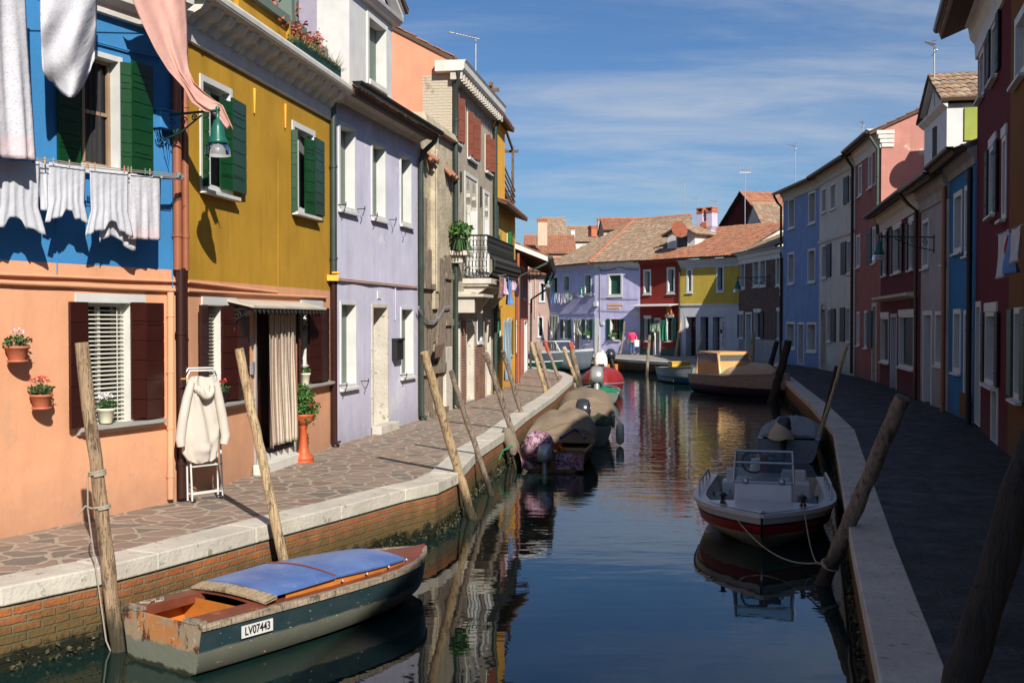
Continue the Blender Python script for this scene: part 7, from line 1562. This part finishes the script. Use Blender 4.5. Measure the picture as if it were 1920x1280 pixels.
# ================================================================ POTS & PLANTS
def potplant(label, base, r, h, potm, kind, cat='potted plant', wallpot=False, s=1., seed=1):
    t = thing('potted_plant', tuple(base), label, cat, 'potted plants on the walls and sills'); b = Vector(base); mb = MB()
    mb.lathe(b, [(r * .62, 0), (r * .72, h * .08), (r * .95, h * .82), (r * 1.06, h * .84), (r * 1.08, h), (r * .96, h), (r * .9, h * .88), (.001, h * .86)], 24); mb.build('pot', M[potm], t)
    if wallpot: mb = MB(); mb.lathe(b - Vector((0, 0, .015)), [(.001, 0), (r * .86, 0), (r * .92, .02), (r * .88, .022), (.001, .014)], 20); mb.build('saucer', M[potm], t)
    mb = MB(); c = b + Vector((0, 0, h + r * .42)); leaves(mb, c, r * 1.15, r * 1.15, r * .55, int(150 * s), r * .42, 0, seed); mb.build('foliage', M['leafd' if kind != 'leaf' else 'leaf'], t)
    if kind in ('fred', 'fwh', 'fpk'):
        rnd = random.Random(seed); mb = MB(); nn = {'fwh': 16}.get(kind, 8) if s >= 1 else 5; st = MB()
        for _ in range(nn):
            p = c + Vector((rnd.uniform(-.8, .8) * r, rnd.uniform(-.8, .8) * r, r * rnd.uniform(.75, 1.25))); leaves(mb, p, r * .17, r * .17, r * .2, 12, r * .24, 0, rnd.randint(0, 999), .0); st.tube([c - Vector((0, 0, r * .3)), p], r * .02, 4)
        mb.build('blossom', M[kind], t); st.build('stem', M['leafy'], t)
    return t
p = F.P(33, 676, .13); potplant('terracotta wall pot with pale pink cyclamen, upper one on the peach wall', p, .115, .15, 'terra', 'fpk', wallpot=True, s=.9, seed=3)
p = F.P(78, 764, .13); potplant('terracotta wall pot with red geraniums, lower one on the peach wall', p, .11, .14, 'terra', 'fred', wallpot=True, s=1, seed=4)
p = F.P(199, 793, .03); potplant('cream pot of white cyclamen on the grey window sill behind the pole', p, .095, .17, 'cpot', 'fwh', s=1.4, seed=5)
F2 = h2.F
p = F2.P(415, 752, .06); potplant('dark pot of red flowers on the sill behind the drying rack', p, .09, .14, 'iron', 'fred', s=1.2, seed=6)
p = F2.P(572, 722, .08); potplant('tall cream pot with trailing leaves on the sill right of the curtain', p, .085, .2, 'cpot', 'fwh', s=1, seed=7)
# topiary on terracotta pedestal
b = G(569, 866); t = thing('pedestal_planter', tuple(b), 'orange terracotta pedestal planter with bushy green conifer beside the door', 'planter')
sc_ = 1 / ((866 - HZ) / 2.23); mb = MB(); mb.lathe(b, [(.165, 0), (.17, .02), (.15, .04), (.165, .05), (.16, .08), (.10, .14), (.075, .22), (.06, .34), (.055, .52), (.07, .56), (.065, .58), (.10, .60), (.16, .66), (.175, .72), (.185, .73), (.19, .76), (.17, .76), (.15, .72), (.001, .70)], 28); mb.build('pedestal', M['terra2'], t)
mb = MB(); rnd = random.Random(2)
leaves(mb, b + Vector((0, 0, .98)), .17, .17, .26, 900, .055, 0, 8, .1); leaves(mb, b + Vector((.06, 0, .84)), .2, .17, .12, 300, .06, 0, 9, .1); mb.build('foliage', M['leaf'], t)
mb = MB()
for k in range(14):
    a = rnd.uniform(0, 6.28); q = b + Vector((.17 * math.cos(a), .17 * math.sin(a), .78)); L = rnd.uniform(.08, .28)
    leaves(mb, q - Vector((0, 0, L / 2)), .03, .03, L / 2, 12, .045, 0, k)
mb.build('trailing_ivy', M['leafd'], t); mb = MB(); leaves(mb, b + Vector((.13, -.06, .92)), .06, .06, .05, 40, .05, 0, 3); mb.build('blossom', M['fred'], t)
# balcony plant
p = h5.F.P(862, 468, .25); t = thing('balcony_plant', tuple(p), 'bushy green and yellow plant in a dark pot left of the iron balcony', 'potted plant'); mb = MB(); mb.lathe(p, [(.14, 0), (.2, .25), (.22, .27), (.001, .25)], 16); mb.build('pot', M['iron'], t)
mb = MB(); leaves(mb, p + Vector((0, 0, .46)), .29, .29, .27, 300, .12, 0, 4, .1); mb.build('foliage', M['leaf'], t); 
mb = MB()
for k in range(26): a = rnd.uniform(0, 6.28); mb.tube([p + Vector((0, 0, .2)), p + Vector((.2 * math.cos(a), .2 * math.sin(a), .22)), p + Vector((.32 * math.cos(a), .32 * math.sin(a), -.02))], .012, 4)
mb.build('drooping_stalk', M['leafd'], t)
# planter box of the terrace
P0, P1 = F2.P(545, 86, .25), h3.F.P(626, 112, .30); t = thing('terrace_planter', tuple(P0), 'dark green planter crates with dry grass and russet flowers over the cornice', 'planter')
ax = (P1 - P0); P1.z = P0.z + .02; ax = P1 - P0; L = ax.length; ax.normalize(); nn = Vector((ax.y, -ax.x, 0)); rz = math.atan2(ax.y, ax.x)
k = 0
while k < 4:
    mb = MB(); c = P0 + ax * (L * (k + .5) / 4); w_ = L / 4 - .03; mb.box(c + nn * .12, (w_, .02, .18), rz); mb.box(c - nn * .12, (w_, .02, .18), rz); mb.box(c - Vector((0, 0, .09)), (w_, .24, .02), rz)
    for sg in (-1, 1): mb.box(c + ax * sg * w_ / 2, (.02, .24, .18), rz)
    mb.box(c + Vector((0, 0, .05)), (w_ - .03, .2, .03), rz); mb.build('crate', M['dgreen'], t); k += 1
for k in range(5):
    mb = MB(); c = P0 + ax * L * (k + .5) / 5 - Vector((0, 0, .11)); mb.tube([c + nn * .14, c - nn * .45, c - nn * .45 - Vector((0, 0, .4)), c + nn * .05], .012, 5); mb.build('support', M['dgreen'], t)
mb = MB(); rnd = random.Random(8)
for k in range(900):
    c = P0 + ax * rnd.uniform(-.05, L + .1) + nn * rnd.uniform(-.14, .18) + Vector((0, 0, .05)); a = rnd.uniform(0, 6.28); h_ = rnd.uniform(.05, .26); e_ = c + Vector((math.cos(a) * h_ * .8, math.sin(a) * h_ * .8, h_ * rnd.uniform(-.3, 1))); s__ = Vector((-math.sin(a), math.cos(a), 0)) * .008; mb.face([c - s__, c + s__, e_])
mb.build('grass', M['leafy'], t)
mb = MB(); 
for k in range(16): c = P0 + ax * rnd.uniform(0, L * .9) - nn * .1 + Vector((0, 0, rnd.uniform(.25, .5))); leaves(mb, c, .11, .11, .10, 26, .06, 0, k)
mb.build('russet_blossom', M['leafr'], t); mb = MB()
for k in range(10): c = P0 + ax * rnd.uniform(0, L * .9) - nn * .1; mb.tube([c, c + Vector((0, 0, .4))], .006, 4)
mb.build('stem', M['leafy'], t)
mb = MB(); c0 = P0 - ax * .35 + nn * -.6
for i, (px, py, r_) in enumerate(((512, 10, .3), (535, 16, .22), (470, -8, .25))): leaves(mb, F2.P(px, py, -.3), r_, r_, r_ * .7, 120, .09, 0, i)
tag(mb.build('terrace_flowers', M['leafr'], loc=F2.P(512, 10, -.3)), 'russet flowers showing above the green rail of the ochre terrace', 'flowers')
# small sill plants far away
for (ff, px, py, lb) in ((Fa, 1103, 633, 'green sill plant in the left window of the violet house corner'), (Fb, 1150, 636, 'green sill plant with pale pot in the big window of the violet house')):
    p = ff.P(px, py, .12); t = thing('potted_plant', tuple(p), lb, 'potted plant'); mb = MB(); mb.lathe(p, [(.1, 0), (.13, .16), (.001, .15)], 10); mb.build('pot', M['whitep'], t); mb = MB(); leaves(mb, p + Vector((0, 0, .32)), .3, .2, .22, 90, .14, 0, 3); mb.build('foliage', M['leaf'], t)
# ================================================================ CURTAINS & FAR LAUNDRY
def hang(name, label, cat, Fx, x0, x1, y0, y1, d, mat, amp=.03, waves=4, seed=1, parent=None, group=None, taper=None, d2=None):
    a = Fx.P(x0, y0, d); b = Fx.P(x1, y0, d if d2 is None else d2); b.z = a.z; z0_ = Fx.hit((x0 + x1) / 2, y1, d)[1]
    return cloth(name, label, cat, a, b, lambda u: a.z - z0_, mat, amp, waves, seed, group=group, parent=parent, taper=taper)
a = F2.P(505, 583, .12); b = F2.P(553, 588, .14); b.z = a.z; zb = F2.hit(522, 832, .12)[1]
cloth('door_curtain', 'beige and brown striped curtain hung in front of the peach house door', 'curtain', a, b, lambda u: a.z - zb + (.03 if u < .1 else 0), 'stripec', .035, 4.2, 21, n=60, m=30)
hang('door_curtain', 'blue and white striped cloth hanging on the yellow house wall', 'curtain', h6.F, 945, 958, 600, 712, .35, 'stripeb', .06, 3, 23)
tie = lambda v: -.75 * math.exp(-((v - .62) / .22) ** 2)
hang('door_curtain', 'striped curtain tied in the middle at the left door of the violet house', 'curtain', Fa, 1030, 1046, 590, 655, .15, 'stripeg', .05, 3, 25, taper=tie)
hang('door_curtain', 'cream curtain drawn aside in the middle door of the violet house', 'curtain', Fa, 1076, 1089, 599, 628, .15, 'stripeg', .05, 3, 27, taper=tie)
gl = 'small washing lines on the far and middle houses'
F6 = h6.F
for i, (x0, x1, y0, y1, m_, lb) in enumerate(((936, 944, 516, 560, 'cpais', 'paisley patterned cloth at the near end of the line on the yellow house'), (945, 949, 520, 552, 'cpink', 'thin pale pink item beside the paisley cloth'), (952, 959, 517, 571, 'cblue', 'light blue trousers on the line before the yellow house'), (959, 965, 515, 545, 'cpink', 'pink top next to the blue trousers'), (965, 970.5, 513, 556, 'cdark', 'dark violet garment at the far end of the yellow house line'))):
    hang('garment', lb, 'garment', F6, x0, x1, y0, y1, .7, m_, .04, 2, 30 + i, group=gl)
cable(None, [F6.P(934, 517, .7), F6.P(973, 512, .7)], .01, 'rope', 'washing_line'); o_ = COL.objects['washing_line']; tag(o_, 'washing line in front of the yellow house holding five garments', 'clothes line')
for i, (x0, x1, y1, m_, lb) in enumerate(((1034, 1040, 569, 'cblue', 'pale blue shirt at the left of the violet house line'), (1041, 1045, 571, 'wshirt', 'second item, white, on the violet house line'), (1046.5, 1050, 568, 'wshirt', 'third item, narrow and white, on the violet house line'), (1051, 1054.5, 571, 'cpink', 'fourth item, pinkish, on the violet house line'), (1056, 1062, 568, 'wshirt', 'white top right of centre on the violet house line'), (1063, 1067, 566, 'wshirt', 'white item near the right end of the violet house line'), (1068, 1073, 562, 'cgreen', 'pale green item closing the violet house line'))):
    hang('garment', lb, 'garment', Fa, x0, x1, 549, y1, .8, m_, .05, 2, 50 + i, group=gl)
o_ = cable(None, [Fa.P(1031, 548.5, .8), Fa.P(1076, 548.5, .8)], .012, 'metal', 'washing_line'); tag(o_, 'washing line high on the left face of the violet house', 'clothes line')
F10 = h10.F
hang('garment', 'pale green and white towel over the dark red house door', 'towel', F10, 1219, 1237, 606, 622, .5, 'cgreen', .05, 2, 61); hang('garment', 'emerald green cloth hanging right of the dark red house door', 'cloth', F10, 1239, 1250, 600, 640, .35, 'gtarp', .05, 2, 63)
hang('garment', 'bright orange cloth high on the dark red house wall', 'cloth', F10, 1250, 1260, 572, 590, .3, 'varn', .05, 2, 65)
F20 = h20.F; F19 = h19.F
for i, (x0, x1, y0, y1, m_, lb) in enumerate(((1872, 1890, 440, 520, 'wshirt', 'white shirt at the left of the shaded line by the crimson house'), (1889, 1893, 440, 480, 'cred', 'red item between white shirts on the shaded line'), (1892, 1904, 436, 512, 'cblue', 'sky blue shirt on the shaded line by the crimson house'), (1898, 1914, 430, 492, 'wshirt', 'white blouse at the right of the shaded line'))):
    hang('garment', lb, 'garment', F19, x0, x1, y0, y1, .45 + .05 * i, m_, .04, 2, 70 + i, group='washing on the shaded right side')
o_ = cable(None, [F19.P(1868, 441, .5), F19.P(1925, 418, .55)], .006, 'rope', 'washing_line'); tag(o_, 'washing line crossing the crimson house in the shade at right', 'clothes line')
# ================================================================ DRYING RACK WITH ROBE
b0 = G(352, 941); b1_ = G(409, 933); fr_ = Fac(b0, b1_); zt = fr_.hit(380, 690)[1]; t = thing('drying_rack', tuple(fr_.pt(fr_.L / 2, 0, PAV)), 'folded white metal drying rack leaning on the wall between two windows', 'drying rack'); W2 = fr_.L
def rail_u(d0, d1, zt_):
    mb = MB(); P = [fr_.pt(0, d0, PAV + .02), fr_.pt(0.0, d1, zt_ - .06), fr_.pt(.04, d1, zt_), fr_.pt(W2 - .04, d1, zt_), fr_.pt(W2, d1, zt_ - .06), fr_.pt(W2, d0, PAV + .02)]; mb.tube(P, .012, 8); mb.tube([fr_.pt(0, d0 + (d1 - d0) * .05, PAV + .1), fr_.pt(W2, d0 + (d1 - d0) * .05, PAV + .1)], .010, 6); mb.tube([fr_.pt(0, d0, PAV + .44), fr_.pt(W2, d0, PAV + .44)], .010, 6)
    for k in range(4): mb.tube([fr_.pt(0, d1, zt_ - .14 - k * .07), fr_.pt(W2, d1, zt_ - .14 - k * .07)], .005, 5)
    mb.build('frame', M['whitep'], t)
rail_u(.0, -.04, zt); rail_u(.10, .0, zt - .03)
for s_ in (.02, W2 - .02): mb = MB(); mb.lathe(fr_.pt(s_, .1, PAV + .025), [(.001, -.025), (.025, -.015), (.025, .015), (.001, .025)], 8); mb.build('foot', M['iron'], t)
rb = thing('bathrobe', tuple(fr_.pt(W2 / 2, .08, PAV + .9)), 'cream hooded towelling robe draped over the drying rack', 'bathrobe')
mb = MB(); ro = []; Zr = lambda y: fr_.hit(380, y, .1)[1]; Sx = lambda x: fr_.hit(x, 780, .1)[0]
prof_ = [(706, 362, 400, .05), (716, 354, 406, .06), (735, 352, 408, .07), (760, 351, 408, .07), (790, 347, 410, .08), (820, 343, 412, .08), (845, 342, 409, .07), (860, 350, 404, .06), (866, 362, 396, .05)]
for k in range(len(prof_) * 4 - 3):
    i = min(k // 4, len(prof_) - 2); f = k / 4 - i; y, xa, xb, dd = [prof_[i][q] * (1 - f) + prof_[i + 1][q] * f for q in range(4)]; sa, sb = Sx(xa), Sx(xb); c = (sa + sb) / 2; hw = (sb - sa) / 2; row = []
    for j in range(40):
        a = j * 2 * math.pi / 40; fold = .022 * math.sin(a * 5 + y * .03) + .016 * math.sin(a * 9 + y * .07) + .03 * math.exp(-((y - 815 + 30 * math.cos(a * 2)) / 9) ** 2) * (1 if math.sin(a) > 0 else 0); row.append(fr_.pt(c + (hw + fold * .5) * math.cos(a), .08 + (dd + fold) * math.sin(a), Zr(y) + .012 * math.sin(a * 3 + y * .1)))
    ro.append(row)
mb.grid(ro, True); mb.face(ro[0]); mb.face(ro[-1]); mb.build('body', M['robe'], rb)
for pts in (((358, 716), (350, 745), (343, 780), (337, 822), (339, 836)), ((404, 716), (409, 745), (415, 775), (422, 815), (419, 832))):
    mb = MB(); P = [fr_.pt(fr_.hit(x, y, .16)[0], .17, fr_.hit(x, y, .16)[1]) for x, y in pts]; mb.tube(P, [.045, .055, .058, .06, .05], 14, caps=True); mb.build('sleeve', M['robe'], rb)
mb = MB(); c = fr_.pt(fr_.hit(381, 724, .15)[0], .19, fr_.hit(381, 722, .15)[1])
for k in range(3): P = [c + fr_.u * (.12 - .022 * k) * math.cos(a) + Vector((0, 0, .10 * math.sin(a) - .02 * k)) + fr_.n * (.03 * k - .02) for a in [q * math.pi / 8 + math.pi * .95 for q in range(10)]]; mb.tube(P, [.02] + [.038] * 8 + [.02], 8)
mb.build('hood', M['robe'], rb)
mb = MB(); q = fr_.P(346, 710, .16); mb.tube([q - fr_.u * .05, q + fr_.u * .07], .01, 5); tag(mb.build('clothes_peg', M['yel'], loc=q), 'yellow clothes peg sticking out beside the robe hood', 'peg')
# street letterplate etc. : number plates of houses
for (Fx, px, py, tx) in ((h2.F, 470, 640, '251'),): 
    p = Fx.P(px - 1, py - 5, 0); mb = MB(); a, z = Fx.hit(468.5, 636); mb.fbox(Fx, a - .05, a + .05, 0, .012, z - .08, z + .08); mb.build('house_number', M['metal'], h2.root)
    mb = MB(); a, z = Fx.hit(470, 690); mb.fbox(Fx, a - .04, a + .04, 0, .05, z - .09, z + .09); mb.build('doorbell', M['metal'], h2.root)
# ================================================================ PERSON
pf = G(1186, 665); hgt = 1.66
def skinned(name, joints, edges, parent, mat, sub=2):
    me = bpy.data.meshes.new(name); me.from_pydata([j[0] for j in joints], edges, []); o = bpy.data.objects.new(name, me); COL.objects.link(o)
    if parent: o.parent = parent
    m1 = o.modifiers.new('skin', 'SKIN'); sk_ = me.skin_vertices[0].data
    for i, j in enumerate(joints): sk_[i].radius = j[1] if isinstance(j[1], tuple) else (j[1], j[1])
    sk_[0].use_root = True; m1.use_smooth_shade = True; m2 = o.modifiers.new('sub', 'SUBSURF'); m2.levels = sub; m2.render_levels = sub; me.materials.append(M[mat]); return o
M['skin'] = simple('skin', (.45, .24, .16, 1), .6); M['jacket'] = simple('pink_jacket', (.72, .03, .13, 1), .7, var=.15, vs=8); M['jeans'] = simple('blue_jeans', (.04, .09, .22, 1), .85, var=.2, vs=8); M['hair'] = simple('dark_hair', (.012, .009, .008, 1), .6); M['bagw'] = simple('white_bag', (.72, .70, .68, 1), .7); M['bagb'] = simple('black_bag', (.012, .012, .014, 1), .5); M['shoe'] = simple('dark_shoe', (.03, .012, .012, 1), .6)
pr_ = thing('person', tuple(pf), 'person in pink jacket and jeans walking along the far quay with two bags', 'person')
J = [((0, 0, .92), (.14, .10)), ((0, .0, 1.12), (.13, .09)), ((0, .01, 1.34), (.16, .09)), ((0, .01, 1.45), .06), ((0, -.01, 1.50), .05), ((0, -.02, 1.57), (.075, .09)), ((.0, -.02, 1.64), (.06, .075)),
     ((.17, .01, 1.37), .055), ((.22, -.02, 1.12), .045), ((.25, -.14, .93), .036), ((.26, -.20, .87), .03), ((-.17, .01, 1.37), .055), ((-.22, .0, 1.12), .045), ((-.23, -.1, .92), .036), ((-.23, -.15, .85), .03),
     ((.09, 0, .84), .09), ((.10, -.03, .48), .062), ((.11, .02, .10), .042), ((.11, -.12, .045), .035), ((-.09, 0, .84), .09), ((-.09, .06, .48), .062), ((-.09, .10, .12), .042), ((-.09, .0, .045), .035)]
E = [(0, 1), (1, 2), (2, 3), (3, 4), (4, 5), (5, 6), (2, 7), (7, 8), (8, 9), (9, 10), (2, 11), (11, 12), (12, 13), (13, 14), (0, 15), (15, 16), (16, 17), (17, 18), (0, 19), (19, 20), (20, 21), (21, 22)]
skinned('body', J, E, pr_, 'skin')
skinned('jacket', [((0, 0, .86), (.19, .14)), ((0, .0, 1.10), (.17, .12)), ((0, .01, 1.32), (.20, .12)), ((0, .01, 1.43), (.10, .08)), ((.20, .01, 1.36), .085), ((.25, -.02, 1.12), .072), ((.275, -.12, .97), .058), ((-.20, .01, 1.36), .085), ((-.25, .0, 1.12), .072), ((-.255, -.09, .96), .058)], [(0, 1), (1, 2), (2, 3), (2, 4), (4, 5), (5, 6), (2, 7), (7, 8), (8, 9)], pr_, 'jacket')
skinned('trousers', [((0, 0, .90), (.17, .12)), ((.095, 0, .80), .115), ((.10, -.03, .48), .085), ((.11, .02, .14), .068), ((-.095, 0, .80), .115), ((-.09, .06, .48), .085), ((-.09, .10, .16), .068)], [(0, 1), (1, 2), (2, 3), (0, 4), (4, 5), (5, 6)], pr_, 'jeans')
for x, y in ((.11, -.04), (-.09, .06)): skinned('shoe', [((x, y + .07, .05), .055), ((x, y - .10, .045), .045), ((x, y + .06, .12), .045)], [(0, 1), (0, 2)], pr_, 'shoe')
skinned('hair', [((0, .02, 1.62), (.10, .10)), ((0, .04, 1.52), (.085, .07)), ((0, .05, 1.44), (.05, .04))], [(0, 1), (1, 2)], pr_, 'hair')
pr_.rotation_euler = (0, 0, R(170))
def bag(nm, lb, c, sz, m):
    t = thing(nm, tuple(c), lb, 'bag'); mb = MB(); c = Vector(c); x, y, z = sz
    mb.hexa(*[c + Vector(v) for v in ((-x * .45, -y / 2, 0), (x * .45, -y / 2, 0), (x * .45, y / 2, 0), (-x * .45, y / 2, 0), (-x / 2, -y * .25, z), (x / 2, -y * .25, z), (x / 2, y * .25, z), (-x / 2, y * .25, z))]); mb.build('bag_body', M[m], t, bevel=.02)
    mb = MB(); mb.tube([c + Vector((-x * .25, 0, z)), c + Vector((-x * .12, 0, z + .14)), c + Vector((x * .12, 0, z + .14)), c + Vector((x * .25, 0, z))], .012, 6); mb.build('handle', M[m], t)
bag('carrier_bag', 'white carrier bag in the right hand of the pink-jacketed person', pf + Vector((.30, -.10, .52)), (.40, .16, .44), 'bagw'); bag('shoulder_bag', 'black bag at the left hip of the pink-jacketed person', pf + Vector((-.30, -.06, .62)), (.26, .2, .42), 'bagb')
# ================================================================ ANTENNAS
ga = 'television aerials above the roofs'
def aerial(label, px, ytop, ybase, Y, boomL=0, kind='yagi', x2=None, r=.022):
    a = D(px, ybase, Y); b = D(px, ytop, Y); t = thing('tv_aerial', tuple(a), label, 'aerial', ga); mb = MB(); mb.tube([a - Vector((0, 0, .6)), b], r, 6); mb.build('mast', M['metal'], t)
    mb = MB(); s = Y / FPX; e = b + Vector((boomL * s, -.3, .0)); 
    if kind == 'yagi':
        mb.tube([b + Vector((-.1 if boomL > 0 else .1, 0, -.04)), e + Vector((0, 0, .08))], r * .8, 5); n = 9
        for k in range(n): p = b.lerp(e, k / (n - 1)) + Vector((0, 0, .04)); hw = .28 - .012 * k; mb.tube([p + Vector((-.03, -hw, -.02)), p + Vector((.03, hw, .05))], r * .45, 4)
        for q in (-1, 1): mb.tube([b + Vector((0, -.2, q * .12)), b + Vector((0, .2, q * .2))], r * .5, 4)
    else:
        for q in (-.35, -.12, .12, .35): mb.tube([b + Vector((q, 0, .0)), b + Vector((q, 0, .55))], r * .7, 5); mb.tube([b + Vector((q, -.2, .2)), b + Vector((q, .2, .3))], r * .7, 4)
        mb.tube([b + Vector((-.4, 0, .05)), b + Vector((.4, 0, .05))], r * .8, 5)
    mb.build('antenna', M['metal'], t)
aerial('long aerial pointing left above the beige brick house', 892, 71, 140, 32, -48)
aerial('forked aerial left of the small white chimney', 1061, 414, 448, 110, 0, 'fork'); aerial('short faint aerial near the peach chimney pots', 1122, 407, 440, 120, -14)
aerial('tall aerial mast behind the red satellite dish', 1283, 343, 420, 88, -18); aerial('pair partner aerial just left of the double chimney', 1307, 373, 450, 85, -17)
aerial('aerial just right of the double chimney', 1343, 378, 442, 85, -18); aerial('four pronged aerial on a tall mast before the maroon gable', 1397, 325, 430, 78, 0, 'fork', r=.03)
aerial('two stage aerial on the sky blue house roof', 1491, 275, 338, 56, -17); aerial('tiny aerial behind the salmon gable', 1618, 232, 262, 60, -10); aerial('striped aerial mast above the white dormer', 1752, 88, 158, 30, -24)
